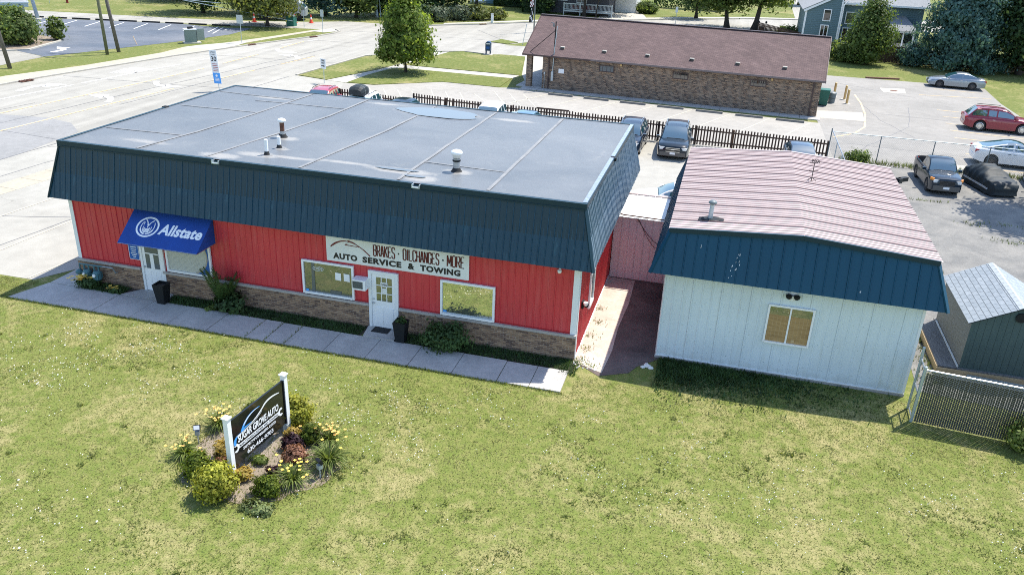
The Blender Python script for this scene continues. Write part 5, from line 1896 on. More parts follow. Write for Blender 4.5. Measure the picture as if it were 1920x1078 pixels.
# local slope coordinates need their own object frames, so each slope is a part tilted into place
for nm, y0, sgn in (('roof', -.32, 1), ('roof', 12.44, -1)):
    SLn = math.hypot(ridge_ + .32, SL_ * (ridge_ + .32))
    mm = MB()
    ov = -.45 if sgn == 1 else 0
    mm.mesh([(0, 0, 0), (rx1 - rx0, 0, 0), (rx1 - rx0, SLn, 0), (-.42, SLn, 0), (0, 0, -.10), (rx1 - rx0, 0, -.10), (rx1 - rx0, SLn, -.10), (-.42, SLn, -.10)], [(0, 1, 2, 3), (7, 6, 5, 4), (0, 4, 5, 1), (1, 5, 6, 2), (3, 7, 4, 0)])
    o = mm.build(nm, 'post_shingle', po, local=True)
    if sgn == 1:
        o.location = (rx0, -.32, ez + .02)
        o.rotation_euler = (math.atan(SL_), 0, 0)
    else:
        o.location = (rx1, 12.44, ez + .02)
        o.rotation_euler = (math.atan(SL_), 0, math.pi)
        for vert in o.data.vertices:
            if vert.co.x < -.1:
                vert.co.x = 0
            elif vert.co.x > 5 and vert.co.y > 1:
                vert.co.x += .42
rz_ = rv(ridge_) + .02
MB().beam((rx0 - .44, ridge_, rz_ + .03), (rx1 + .02, ridge_, rz_ + .03), .32, .05).build('ridge_cap', 'brown_trim', po, local=True)
MB().mesh([(0.01, 0, 2.95), (0.01, 12.1, 2.95), (0.01, ridge_, rz_ - .16)], [(0, 1, 2)]).mesh([(LN - .01, 0, 2.95), (LN - .01, 12.1, 2.95), (LN - .01, ridge_, rz_ - .16)], [(0, 2, 1)]).build('gable', 'brown_trim', po, local=True)
MB().box(rx0 + .02, rx1, -.30, .02, ez - .12, ez - .085).box(rx0 + .03, .0, .02, 12.2, ez - .10, ez - .06).build('soffit', 'brown_trim', po, local=True)
MB().box(rx0, 4.2, -.40, -.325, ez - .09, ez + .03).build('gutter', 'brown_trim', po, local=True)
MB().box(4.2, rx1 + .02, -.41, -.325, ez - .08, ez + .06).build('gutter', 'gutter_metal', po, local=True)
MB().beam((rx0 - .03, -.34, ez - .05), (rx0 - .45, ridge_, rz_ - .05), .05, .2).beam((rx1 + .03, -.34, ez - .05), (rx1 + .03, ridge_, rz_ - .05), .05, .2).build('rake_board', 'brown_trim', po, local=True)
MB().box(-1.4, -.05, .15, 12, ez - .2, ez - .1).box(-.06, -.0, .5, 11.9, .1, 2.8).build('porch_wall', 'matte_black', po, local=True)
for x in (.56, 21.85):
    MB().box(x - .045, x + .045, -.09, -.01, .06, 2.75).build('downspout', 'brown_trim', po, local=True)
for k, x in enumerate((4.92, 11.0, 17.1)):
    w = MB().box(x, x + 1.24, -.06, -.0, 1.92, 1.98).box(x, x + .06, -.06, 0, 1.98, 2.40).box(x + 1.18, x + 1.24, -.06, 0, 1.98, 2.40).box(x, x + 1.24, -.06, 0, 2.40, 2.46).build('window', 'brown_trim', po, local=True)
    MB().box(x + .06, x + 1.18, -.035, -.02, 1.98, 2.40).build('pane', 'glass_grey' if k == 0 else 'glass_dark', w, local=True)
    mb = MB()
    for q in (.22, .5, .78):
        mb.box(x + q * 1.24 - .012, x + q * 1.24 + .012, -.05, -.036, 1.98, 2.40)
    mb.build('mullion', 'brown_trim', w, local=True)
    mb = MB()
    for q in range(6):
        mb.box(x + .03 + q * .205, x + .215 + q * .205, -.10, 0, 1.84, 1.915)
    mb.build('brick_sill', 'brick_tone_c', w, local=True)
for x in (6.72, 18.72):
    MB().box(x - .07, x + .07, -.12, -.01, 2.5, 2.66).build('wall_light', 'bollard_yellow', po, local=True)
for k in range(6):
    x = 1.4 + k * 3.62
    y = .98
    z = rv(y) + .02
    m_ = MB().box(x - .17, x + .17, y - .18, y + .14, z - .02, z + .13)
    m_.box(x - .15, x + .15, y - .20, y - .181, z + .0, z + .07, 1)
    m_.build('roof_vent', ['pale_walk', 'matte_black'], po, local=True)
MB().box(.82, 1.0, -.16, -.01, .78, 1.55).build('meter_box', 'sign_back', po, local=True)
MB().box(.16, .28, -.10, -.01, 1.28, 1.45).tube([(.22, -.05, .05), (.22, -.05, 1.3)], .02, 6).build('switch_box', 'sign_back', po, local=True)
MB().box(1.43, 1.9, -.035, -.01, 1.46, 1.82).build('wall_plaque', 'ink_white', po, local=True)
MB().tube([(.93, -.08, 1.55), (.97, -.12, 3.0), (1.13, -.1, 5.25)], .035, 8).build('service_pipe', 'galv', po, local=True)
MB().tube([(.95, -.04, 2.95), (.98, -.04, 5.6)], .05, 8).build('service_mast', 'matte_black', po, local=True)
MB().tube([(.98, -.04, 4.9), (-1.15, -.02, 3.0)], .03, 6).build('mast_brace', 'matte_black', po, local=True)
MB().lathe((.80, -.04, 5.15), [(.05, 0), (.08, .1), (.05, .3)], 8).tube([(.8, -.04, 5.45), (.55, -.04, 5.5)], .03, 6).build('weatherhead', 'bin_grey', po, local=True)


def world(p):
    return PO + E1 * p[0] + N1 * p[1] + Vector((0, 0, p[2]))


# wheel stops
ws = None
names = ['first', 'second', 'third', 'fourth', 'fifth', 'sixth', 'seventh']
for k in range(7):
    a = Vector((-10.6 + k * 3.03, 43.55 - k * .285, 0))
    b = a + Vector((2.08, -.18, 0))
    t = thing('wheel_stop', '%s grey concrete wheel stop from the porch end of the brick wall' % names[k], 'wheel stop', tuple((a + b) / 2), pa, 'wheel stops along the brick wall')
    MB().mesh([(x, y, z) for x in (-1.03, 1.03) for y, z in ((-.15, .02), (.15, .02), (.11, .16), (-.11, .16))], [(3, 2, 1, 0), (4, 5, 6, 7), (0, 1, 5, 4), (1, 2, 6, 5), (2, 3, 7, 6), (3, 0, 4, 7)]).build('block', 'stop_grey', t, local=True)
    MB().lathe((-.6, 0, .14), [(.025, 0), (.02, .03)], 6).lathe((.6, 0, .14), [(.025, 0), (.02, .03)], 6).build('pin', 'rust', t, local=True)
for k in range(9):
    a = Vector((-78.9 + k * 2.75, 61.2 + k * .62, 0))
    b = a + Vector((2.1, .45, 0))
    t = thing('wheel_stop', '%s dark wheel stop from the left along the asphalt lot' % ['first', 'second', 'third', 'fourth', 'fifth', 'sixth', 'seventh', 'eighth', 'ninth'][k], 'wheel stop', tuple((a + b) / 2), 0, 'dark wheel stops of the asphalt lot')
    MB().beam(a + Vector((0, 0, .08)), b + Vector((0, 0, .08)), .2, .16).build('block', 'matte_black', t)

for k, (x, y, lab) in enumerate(((12.84, 54.3, 'yellow bollard standing furthest back beyond the green bin'), (13.62, 53.2, 'yellow bollard in the middle of the three by the brick wall end'), (13.62, 51.25, 'yellow bollard nearest the painted kerb line at the brick wall end'))):
    t = thing('bollard', lab, 'bollard', (x, y, 0), 0, 'yellow bollards at the end of the brick building')
    MB().lathe((x, y, 0), [(.10, 0), (.10, 1.12), (.09, 1.18), (.05, 1.21)], 14).build('pipe', 'bollard_yellow', t)
    MB().lathe((x, y, 0), [(.3, .012), (.28, .03), (.1, .035)], 14).build('footing', 'pale_walk', t)
sheet('bollard_pad', [(11.2, 49.4), (14.2, 50.3), (14.0, 55), (11.5, 54.6)], .017, 'right_lot')


def wheelie(x, y, rz, col, lab, h=1.05, w=.6, round_=False):
    t = thing('wheelie_bin' if not round_ else 'trash_can', lab, 'bin', (x, y, .018), rz)
    if round_:
        MB().lathe((0, 0, 0), [(.26, 0), (.30, .75), (.32, .78)], 16).build('body', col, t, local=True)
        MB().lathe((0, 0, .78), [(.33, 0), (.32, .06), (.2, .13), (.05, .15)], 16).build('lid', col, t, local=True)
        MB().lathe((0, 0, .4), [(.29, 0), (.295, .03)], 16).build('hoop', 'plastic_dark', t, local=True)
    else:
        a, b = w * .4, w * .5
        MB().mesh([(-a, -a, .08), (a, -a, .08), (a, a, .08), (-a, a, .08), (-b, -b, h), (b, -b, h), (b, b, h), (-b, b, h)], [(3, 2, 1, 0), (4, 5, 6, 7), (0, 1, 5, 4), (1, 2, 6, 5), (2, 3, 7, 6), (3, 0, 4, 7)]).build('body', col, t, local=True)
        MB().mesh([(-b - .03, -b - .03, h + .003), (b + .03, -b - .03, h + .003), (b + .03, b + .05, h + .003), (-b - .03, b + .05, h + .003), (-b, -b, h + .06), (b, -b, h + .06), (b, b, h + .09), (-b, b, h + .09)], [(3, 2, 1, 0), (4, 5, 6, 7), (0, 1, 5, 4), (1, 2, 6, 5), (2, 3, 7, 6), (3, 0, 4, 7)]).build('lid', col, t, local=True)
        for s in (-1, 1):
            MB().lathe((s * (a + .0), a + .02, .11), [(.11, -.03), (.11, .03)], 12, axis='x').build('wheel', 'rubber', t, local=True)
    return t


wheelie(11.55, 49.6, pa, 'bin_green', 'green wheeled bin at the right end of the brick wall', 1.25, .8)
wheelie(12.35, 51.0, 0, 'bin_grey', 'grey round trash can behind the green wheeled bin', round_=True)

# mailbox
mbx = thing('mail_collection_box', 'dark blue domed mail collection box on the kerb beyond the corner lawn', 'mailbox', (-21.1, 61.45, 0), .1)
MB().box(-.5, .5, -.5, .5, .0, .07).build('pad', 'pale_walk', mbx, local=True)
pr = [(-.28, .42)] + [(-.28 * math.cos(t), 1.12 + .24 * math.sin(t)) for t in np.linspace(0, math.pi, 11)] + [(.28, .42)]
n = len(pr)
MB().mesh([(x, -.27, z) for x, z in pr] + [(x, .27, z) for x, z in pr], [tuple(range(n)), tuple(range(2 * n - 1, n - 1, -1))] + [(i, i + n, (i + 1) % n + n, (i + 1) % n) for i in range(n)]).build('body', 'mail_blue', mbx, local=True)
for sx in (-.22, .22):
    for sy in (-.2, .2):
        MB().box(sx - .035, sx + .035, sy - .035, sy + .035, .07, .43).build('leg', 'mail_blue', mbx, local=True)
MB().box(-.2, .2, -.30, -.272, 1.08, 1.18).build('pull_door', 'ink_white', mbx, local=True)
MB().box(-.17, .17, -.285, -.272, .62, .85).build('label_panel', 'sign_blue', mbx, local=True)


# ================================================================ street signs, poles, wires
def rpost(name, x, y, h, lab, w, hh, face, rz, cat='sign', group=None, back=False, pm='galv', lean=0.0):
    t = thing(name, lab, cat, (x, y, 0), rz, group)
    MB().tube([(0, 0, 0), (lean, 0, h)], .035, 6).build('post', pm, t, local=True)
    MB().box(lean - w / 2, lean + w / 2, -.055, -.037, h - hh, h + .02).build('plate', face, t, local=True)
    return t


t = thing('one_way_sign', 'white one way sign with a black arrow on the verge', 'sign', (-28.95, 39.6, 0), -.35)
MB().tube([(0, 0, 0), (.05, 0, 1.95)], .03, 6).build('post', 'galv', t, local=True)
MB().box(-.27, .33, -.055, -.033, 1.22, 2.02).build('plate', 'sign_face', t, local=True)


def local_text(nm, txt, mt, par, og, w, h, **k):
    o_, rz = ORG[par.name]
    c, s = math.cos(rz), math.sin(rz)
    p = Vector((o_.x + og[0] * c - og[1] * s, o_.y + og[0] * s + og[1] * c, o_.z + og[2]))
    return text_part(nm, txt, mt, par, p, (c, s, 0), (0, 0, 1), w, h, **k)


local_text('lettering', 'ONE', 'ink_black', t, (-.16, -.056, 1.80), .38, .16, bold=.03)
local_text('lettering', 'WAY', 'ink_black', t, (-.17, -.056, 1.60), .40, .16, bold=.03)
MB().mesh([(-.18, -.059, 1.40), (.08, -.059, 1.40), (.08, -.059, 1.48), (-.18, -.059, 1.48), (.08, -.059, 1.34), (.24, -.059, 1.44), (.08, -.059, 1.54)], [(0, 1, 2, 3), (4, 5, 6)]).build('arrow', 'ink_black', t, local=True)
t = thing('speed_limit_sign', 'tall speed limit 30 sign with red and blue plates below', 'sign', (-34.7, 33.0, 0), .05)
MB().tube([(.14, 0, 0), (-.1, .0, 3.12)], .03, 6).build('post', 'galv', t, local=True)
tl = -.077


def tplate(z0, z1, mt, w=.60, nm='plate'):
    def xx(z):
        return .14 + tl * z
    MB().mesh([(xx(z0) - w / 2, -.06, z0), (xx(z0) + w / 2, -.06, z0), (xx(z1) + w / 2, -.06, z1), (xx(z1) - w / 2, -.06, z1), (xx(z0) - w / 2, -.035, z0), (xx(z0) + w / 2, -.035, z0), (xx(z1) + w / 2, -.035, z1), (xx(z1) - w / 2, -.035, z1)], [(0, 1, 2, 3), (7, 6, 5, 4), (0, 4, 5, 1), (1, 5, 6, 2), (2, 6, 7, 3), (3, 7, 4, 0)]).build(nm, mt, t, local=True)


tplate(2.22, 3.14, 'sign_face')
tplate(1.45, 2.205, 'sign_face')
tplate(.62, 1.435, 'logo_blue')
local_text('lettering', 'SPEED', 'ink_black', t, (-.29, -.061, 2.92), .42, .11)
local_text('lettering', 'LIMIT', 'ink_black', t, (-.26, -.061, 2.74), .38, .11)
local_text('lettering', '30', 'ink_black', t, (-.27, -.061, 2.30), .44, .36, bold=.02)
mb = MB()
for k in range(5):
    mb.box(-.22 + k * .012, .2 + k * .012, -.064, -.061, 2.08 - k * .13, 2.12 - k * .13)
mb.build('small_print', 'lamp_red', t, local=True)
mb = MB().lathe((.05, -.062, 1.22), [(.09, -.004), (.09, 0)], 14, axis='y')
for k in range(3):
    mb.box(-.12 + k * .02, .25 + k * .01, -.066, -.062, 1.0 - k * .1, 1.04 - k * .1)
mb.build('print', 'ink_white', t, local=True)
for x, y, h, w, hh, lab, mt in ((-46.4, 55.5, 2.85, .72, .85, 'grey back of a square road sign on the far verge', 'sign_back'), (-42.65, 66.6, 2.65, .42, .75, 'narrow grey sign post on the tip of the far grass corner', 'sign_back'), (-47.1, 70.5, 2.4, .5, .4, 'thin street corner post beyond the parked truck', 'sign_back'), (-5.0, 103.1, 2.3, .35, .75, 'small white sign on a thin post beyond the cross street', 'sign_face'), (-87.0, 74.0, 2.4, .4, .5, 'small sign post on the grass at the top left', 'sign_back')):
    rpost('street_sign', x, y, h, lab, w, hh, mt, random.uniform(-.2, .2))
t = thing('leaning_post', 'thin grey post leaning beside the post office drive', 'post', (-19.6, 70.2, 0))
MB().tube([(-19.6, 70.2, 0), (-19.2, 70.2, 2.3)], .035, 6).build('shaft', 'galv', t)
MB().lathe((-19.2, 70.2, 2.3), [(.05, 0), (.05, .05), (.01, .07)], 8).build('cap', 'galv', t)
tag(MB().beam((-54.5, 49.4, 0), (-54.85, 49.4, .85), .06, .03).build('survey_stake', 'tan_timber'), 'thin pale wooden stake leaning on the far verge', 'stake')

# utility poles, leaning in the photograph's own way
def pole(x, y, r, mt, lab, h=9.5, lx=-.6, ly=0.0, name='utility_pole', grp=None):
    t = thing(name, lab, 'pole', (x, y, 0), 0, grp)
    MB().tube([(x, y, 0), (x + lx * .5, y + ly * .5, h / 2), (x + lx, y + ly, h)], [r, r * .9, r * .75], 10).build('shaft', mt, t, smooth=True)
    MB().beam((x + lx - 1.1, y + ly, h - .7), (x + lx + 1.1, y + ly, h - .7), .1, .12).build('crossarm', mt, t)
    return t


pole(-54.9, 33.7, .17, 'pole_wood', 'grey wooden utility pole at the far left edge beside the bush', 9.5, -1.35)
pole(-53.0, 43.2, .15, 'pole_green', 'greenish wooden utility pole, left one of the close pair', 9.5, -.2)
pole(-53.1, 44.9, .17, 'pole_wood', 'grey wooden utility pole, right one of the close pair', 9.5, -1.0)
t = thing('lot_light_pole', 'pale blue metal light pole rising from the dark asphalt lot', 'pole', (-76.1, 60.0, 0))
MB().tube([(-76.1, 60.0, .0), (-77.2, 60.0, 8)], [.22, .16], 12).build('shaft', 'cable_pale', t, smooth=True)
MB().lathe((-76.1, 60, 0), [(.45, 0), (.45, .12), (.3, .15)], 12).build('footing', 'pale_walk', t)
t = thing('white_street_pole', 'white metal pole beside the maple at the street corner', 'pole', (-43.9, 85.2, 0))
MB().tube([(-43.9, 85.2, 0), (-44.3, 85.2, 7)], [.17, .13], 10).tube([(-43.4, 85.2, 0), (-43.7, 85.2, 5)], .07, 8).build('shaft', 'cable_pale', t)
MB().lathe((-43.9, 85.2, 0), [(.3, 0), (.3, .1), (.2, .12)], 10).build('footing', 'kerb', t)
# overhead wires
for k, (a, b, sg) in enumerate((((-85, 62, 5.2), (-40.0, 78.0, 6.2), .6), ((-88, 60, 4.2), (-42.0, 76.0, 5.6), .6), ((-70, 62, 4.6), (-47.5, 68.5, .9), .1), ((-66, 60, 3.9), (-51, 69.0, 2.3), .2))):
    A, B = Vector(a), Vector(b)
    pts = [A.lerp(B, i / 14) + Vector((0, 0, -sg * math.sin(math.pi * i / 14))) for i in range(15)]
    tag(MB().tube(pts, .03, 5).build('overhead_wire', 'cable_pale'), ['upper pale overhead wire across the top left trees', 'lower pale overhead wire across the top left trees', 'pale guy wire slanting down before the left tree', 'short pale wire sagging towards the left tree trunk'][k], 'wire', 'overhead wires at the top left')
# control cabinet with its door open
cb = thing('control_cabinet', 'grey green roadside control cabinet with its door swung open', 'cabinet', (-50.9, 53.2, 0), .75)
MB().box(-.55, .55, -.42, .42, .10, 1.35).build('body', 'cab_green', cb, local=True)
MB().box(.55, .60, -.36, .36, .18, 1.28).build('opening', 'matte_black', cb, local=True)
MB().obox((1.05, .62, .74), (.95, .05, 1.15), Matrix.Rotation(.35, 3, 'Z')).build('door', 'cab_green', cb, local=True)
MB().box(-.62, .62, -.48, .48, 1.352, 1.42).build('lid', 'sign_face', cb, local=True)
MB().box(-.75, .95, -.6, .6, .0, .10).build('plinth', 'pale_walk', cb, local=True)
MB().obox((.05, 0, 1.52), (.5, .3, .2), Matrix.Rotation(.5, 3, 'Z')).build('tool_bag', 'matte_black', cb, local=True)
# hydrant
t = thing('fire_hydrant', 'small dark red fire hydrant on the far grass at top left', 'hydrant', (-85.8, 75.9, 0))
MB().lathe((-85.8, 75.9, 0), [(.2, 0), (.2, .06), (.15, .08), (.15, .55), (.19, .58), (.17, .7), (.06, .82)], 12).build('barrel', 'hydrant_red', t)
MB().lathe((-85.8, 75.9, .45), [(.07, -.26), (.07, .26)], 8, axis='x').build('outlet', 'hydrant_red', t)
# roadworks: cones, green box, truck
for k, (x, y, lab) in enumerate(((-54.6, 71.7, 'orange cone at the kerb left of the spreading tree'), (-50.0, 73.6, 'orange cone half behind the green utility box'), (-48.3, 74.6, 'orange and white cone standing alone right of the truck'))):
    t = thing('traffic_cone', lab, 'cone', (x, y, .0), 0, 'orange cones around the truck')
    MB().box(x - .25, x + .25, y - .25, y + .25, .01, .06).build('base', 'cone_orange', t)
    MB().lathe((x, y, .06), [(.22, 0), (.14, .4)], 12).lathe((x, y, .72), [(.09, 0), (.05, .3)], 12).build('cone_body', 'cone_orange', t)
    MB().lathe((x, y, .46), [(.14, 0), (.09, .26)], 12).build('reflective_band', 'sign_face', t)
t = thing('utility_box', 'dark green square utility box on the verge by the spreading tree', 'utility box', (-49.0, 70.9, 0))
MB().box(-49.5, -48.5, 70.5, 71.3, 0, 1.15).build('body', 'bin_green', t)
MB().box(-49.55, -48.45, 70.45, 71.35, 1.152, 1.22).build('lid', 'cab_green', t)
tk = thing('service_truck', 'white service truck with a box body half hidden behind the spreading tree', 'truck', (-52.6, 76.2, 0), .35)
MB().box(-4.0, .4, -1.2, 1.2, .75, 3.0).build('box_body', 'sign_back', tk, local=True)
MB().mesh([(.5, -1.1, .6), (.5, 1.1, .6), (.5, 1.1, 2.6), (.5, -1.1, 2.6), (2.6, -1.1, .6), (2.6, 1.1, .6), (2.6, 1.1, 1.5), (2.6, -1.1, 1.5), (1.5, -1.05, 2.6), (1.5, 1.05, 2.6)], [(0, 3, 8, 7, 4), (1, 5, 6, 9, 2), (3, 2, 9, 8), (8, 9, 6, 7), (4, 7, 6, 5), (0, 1, 2, 3)]).build('cab', 'sign_back', tk, local=True)
MB().mesh([(1.55, -.95, 2.52), (1.55, .95, 2.52), (2.5, .95, 1.62), (2.5, -.95, 1.62)], [(3, 2, 1, 0)]).build('windshield', 'car_glass', tk, local=True)
MB().box(.7, 1.6, -1.115, -1.1, 1.6, 2.4).build('side_window', 'car_glass', tk, local=True)
MB().box(-4.0, 2.5, -.9, .9, .45, .75).build('chassis', 'plastic_dark', tk, local=True)
MB().box(-3.8, .2, -1.215, -1.2, 1.2, 1.35).build('stripe', 'lamp_red', tk, local=True)
for x in (-2.8, 1.6):
    for s in (-1, 1):
        MB().lathe((x, s * 1.0, .48), [(.3, -.14), (.48, -.13), (.48, .13), (.3, .14)], 16, axis='y').build('wheel', 'rubber', tk, local=True)
# flagpole and flags
fp = thing('flagpole', 'grey flagpole before the dark house across the street', 'flagpole', (-21.0, 81.5, 0))
MB().tube([(-21, 81.5, 0), (-21, 81.5, 10)], [.09, .06], 10).build('shaft', 'bin_grey', fp, smooth=True)


def flag(x, y, z1, h, w, mt, lab, nm):
    mb = MB()
    v, f = [], []
    for i in range(9):
        for j in range(5):
            t_ = i / 8
            v.append((x - .1 - w * j / 4 - .12 * t_ - .06 * math.sin(t_ * 5 + j), y + .08 * math.sin(j * 2.2 + t_ * 3), z1 - h * t_ - .12 * j / 4))
    for i in range(8):
        for j in range(4):
            a = i * 5 + j
            f.append((a, a + 1, a + 6, a + 5))
    mts = mt if isinstance(mt, list) else [mt]
    mb.mesh(v, f)
    mb.mi = [((i // 4) + (i % 4)) % len(mts) for i in range(32)]
    return tag(mb.build(nm, mts, None, smooth=True), lab, 'flag')


flag(-21, 81.4, 4.9, 1.75, .35, ['ink_white', 'ink_red'], 'red and white striped flag hanging limp on the flagpole', 'striped_flag')
flag(-21, 81.4, 3.05, 1.75, .4, ['ink_black', 'ink_black', 'ink_black', 'ink_white'], 'black and white flag hanging under the striped flag', 'black_flag')
for k, (x, y, lab) in enumerate(((6.6, 101.3, 'dark roadside letterbox on a thin post, left of the pair'), (7.6, 101.3, 'dark roadside letterbox on a post, right of the pair'))):
    t = thing('letterbox', lab, 'letterbox', (x, y, 0), 0, 'letterboxes by the cross street trees')
    MB().box(x - .05, x + .05, y - .05, y + .05, 0, 1.1).build('post', 'fence_brown' if k else 'galv', t)
    pr = [(-.14, 0)] + [(-.14 * math.cos(q), .14 + .12 * math.sin(q)) for q in np.linspace(0, math.pi, 7)] + [(.14, 0)]
    n = len(pr)
    MB().mesh([(x + a, y - .28, 1.1 + b) for a, b in pr] + [(x + a, y + .28, 1.1 + b) for a, b in pr], [tuple(range(n)), tuple(range(2 * n - 1, n - 1, -1))] + [(i, i + n, (i + 1) % n + n, (i + 1) % n) for i in range(n)]).build('box', 'matte_black', t)
t = thing('garden_bin', 'low dark round bin between the two letterboxes', 'bin', (7.1, 101.0, 0))
MB().lathe((7.1, 101.0, 0), [(.3, 0), (.38, .5), (.3, .62)], 12).build('body', 'matte_black', t)
MB().lathe((7.1, 101.0, .62), [(.32, 0), (.2, .06)], 12).build('lid', 'plastic_dark', t)

# ================================================================ houses beyond
def hwin(par, x0, x1, z0, z1, y, split=True, gl='glass_dark'):
    w = MB().box(x0 - .1, x0, y - .08, y, z0 - .1, z1 + .1).box(x1, x1 + .1, y - .08, y, z0 - .1, z1 + .1).box(x0, x1, y - .079, y, z1, z1 + .1).box(x0, x1, y - .079, y, z0 - .1, z0).build('window', 'white_trim', par)
    MB().box(x0, x1, y - .04, y - .02, z0, z1).build('pane', gl, w)
    if split:
        xm = (x0 + x1) / 2
        MB().box(xm - .04, xm + .04, y - .06, y - .041, z0, z1).build('mullion', 'white_trim', w)
    return w


bh_ = thing('blue_house', 'blue grey clapboard house with white trimmed windows behind the trees', 'house', (17, 90, 0))


def clap(name, x0, x1, y, z0, top, par, mt='house_siding', pitch=.2):
    """lapped boards; top(x) limits them; past about 300 boards they stay one part"""
    mb = MB()
    z = z0
    while z < max(top(x0), top(x1), top((x0 + x1) / 2)):
        xa, xb = x0, x1
        zz = z + pitch
        if top(x0) < zz:
            for i in range(60):
                q = x0 + (x1 - x0) * i / 59
                if top(q) >= zz - .05:
                    xa = q
                    break
            else:
                break
        if top(x1) < zz:
            for i in range(60):
                q = x1 - (x1 - x0) * i / 59
                if top(q) >= zz - .05:
                    xb = q
                    break
        if xb > xa:
            mb.mesh([(xa, y - .035, z), (xb, y - .035, z), (xb, y - .008, z + pitch), (xa, y - .008, z + pitch), (xa, y, z), (xb, y, z)], [(0, 1, 2, 3), (4, 5, 1, 0)])
        z += pitch
    o = mb.build(name, mt, par)
    o['kind'] = 'stuff'
    return o


ha = lambda x: 4.62 + max(0, (x - 11.35)) * .52
MB().mesh([(11.4, 84.01, 0), (15.3, 84.01, 0), (15.3, 84.01, 6.65), (11.4, 84.01, 4.6), (11.4, 96, 0), (15.3, 96, 0), (15.3, 96, 6.65), (11.4, 96, 4.6)], [(0, 1, 2, 3), (7, 6, 5, 4), (0, 3, 7, 4), (3, 2, 6, 7), (1, 5, 6, 2)]).build('wall', 'house_siding', bh_)
clap('clapboard', 11.4, 15.3, 84.0, .2, lambda x: ha(x) - .05, bh_)
MB().beam((11.1, 83.85, 4.55), (15.5, 83.85, 6.84), .25, .26).build('rake_board', 'white_trim', bh_)
MB().mesh([(10.95, 83.7, 4.60), (15.6, 83.7, 7.02), (15.6, 96.5, 7.02), (10.95, 96.5, 4.60), (10.95, 83.7, 4.70), (15.6, 83.7, 7.12), (15.6, 96.5, 7.12), (10.95, 96.5, 4.70)], [(0, 3, 2, 1), (4, 5, 6, 7), (0, 1, 5, 4), (1, 2, 6, 5), (2, 3, 7, 6), (3, 0, 4, 7)]).build('roof', 'house_roof', bh_)
MB().box(11.3, 11.5, 83.94, 84.05, .0, 4.6).build('corner_trim', 'white_trim', bh_)
MB().box(15.2, 15.36, 83.90, 84.0, 0, 6.0).build('corner_trim', 'white_trim', bh_)
MB().tube([(15.45, 83.85, 0), (15.45, 83.85, 5.4), (15.9, 83.85, 5.9)], .07, 6).build('downspout', 'white_trim', bh_)
hwin(bh_, 13.45, 14.15, 3.6, 4.75, 83.96, False)
hwin(bh_, 13.35, 14.1, 1.6, 3.0, 83.96)
MB().box(15.31, 24.5, 85.5, 97, 0, 5.6).build('wall', 'house_siding', bh_)
clap('clapboard', 15.37, 24.5, 85.49, .2, lambda x: 5.7, bh_)
MB().box(15.2, 19.0, 85.0, 85.48, 5.35, 5.75).build('fascia', 'white_trim', bh_)
MB().mesh([(15.6, 84.8, 5.62), (25, 84.8, 5.62), (25, 91, 8.4), (15.6, 91, 8.4), (25, 97.5, 5.6), (15.6, 97.5, 5.6)], [(0, 1, 2, 3), (3, 2, 4, 5)]).build('roof', 'house_roof', bh_)
MB().box(15.6, 25, 84.72, 84.8, 5.45, 5.66).build('gutter', 'white_trim', bh_)
MB().box(18.2, 18.9, 84.9, 86.2, 6.2, 6.32).build('skylight', 'white_trim', bh_)
hwin(bh_, 16.1, 17.0, 3.3, 4.5, 85.45, False, 'glass_half')
hwin(bh_, 16.0, 17.0, 1.2, 2.7, 85.45)
sr = thing('sunroom', 'white framed sunroom with a grey hip roof built onto the blue house', 'sunroom', (21.8, 84, 0))
MB().box(20.4, 23.6, 83.2, 85.3, 0, .9).build('base', 'white_vinyl', sr)
mb = MB()
for x in (20.4, 21.35, 22.35, 23.45):
    mb.box(x, x + .16, 83.2, 83.36, .9, 2.85)
for y in (84.2, 85.1):
    mb.box(20.4, 20.56, y, y + .16, .9, 2.85)
mb.box(20.3, 23.7, 83.1, 83.38, 2.86, 3.1).box(20.3, 20.58, 83.382, 85.3, 2.86, 3.1)
mb.build('frame', 'white_trim', sr)
MB().box(20.56, 23.45, 83.26, 83.3, .92, 2.85).box(20.46, 20.5, 83.3, 85.2, .92, 2.85).build('pane', 'glass_dark', sr)
MB().mesh([(20.1, 82.9, 3.1), (23.9, 82.9, 3.1), (23.9, 85.45, 3.1), (20.1, 85.45, 3.1), (21.6, 85.45, 4.5), (22.6, 85.45, 4.5)], [(0, 1, 5, 4), (1, 2, 5), (3, 0, 4), (0, 3, 2, 1)]).build('roof', 'house_roof', sr)
MB().box(19.8, 24.6, 81.2, 83.1, .75, .88).box(19.8, 24.6, 81.2, 81.3, .88, 1.45).build('deck', 'white_trim', sr)

# dark house with a porch, white garage, pale blue house
dh = thing('dark_grey_house', 'dark grey house with a railed front porch behind the trees across the street', 'house', (-22, 108, 0))
MB().box(-29, -15.5, 107, 118, 0, 6).build('wall', 'house_grey', dh)
MB().mesh([(-29.6, 106.4, 6), (-15, 106.4, 6), (-15, 112.5, 9.4), (-29.6, 112.5, 9.4), (-15, 118.6, 6), (-29.6, 118.6, 6)], [(0, 1, 2, 3), (3, 2, 4, 5)]).build('roof', 'house_roof', dh)
for x in (-27.6, -23.2):
    hwin(dh, x, x + 1.2, 1.9, 3.3, 106.97)
hwin(dh, -20.4, -19.0, 1.7, 3.4, 106.97, True, 'glass_grey')
MB().box(-22.0, -14.6, 104.6, 106.9, .5, .7).build('porch_floor', 'sign_back', dh)
mb = MB()
mb.box(-22.0, -14.6, 104.6, 104.7, 1.6, 1.72).box(-22.0, -14.6, 104.6, 104.68, .8, .9)
for k in range(38):
    mb.box(-22 + k * .2, -21.95 + k * .2, 104.62, 104.68, .9, 1.6)
for x in (-22, -19.5, -17.0, -14.7):
    mb.box(x, x + .15, 104.55, 104.7, .0, 1.8)
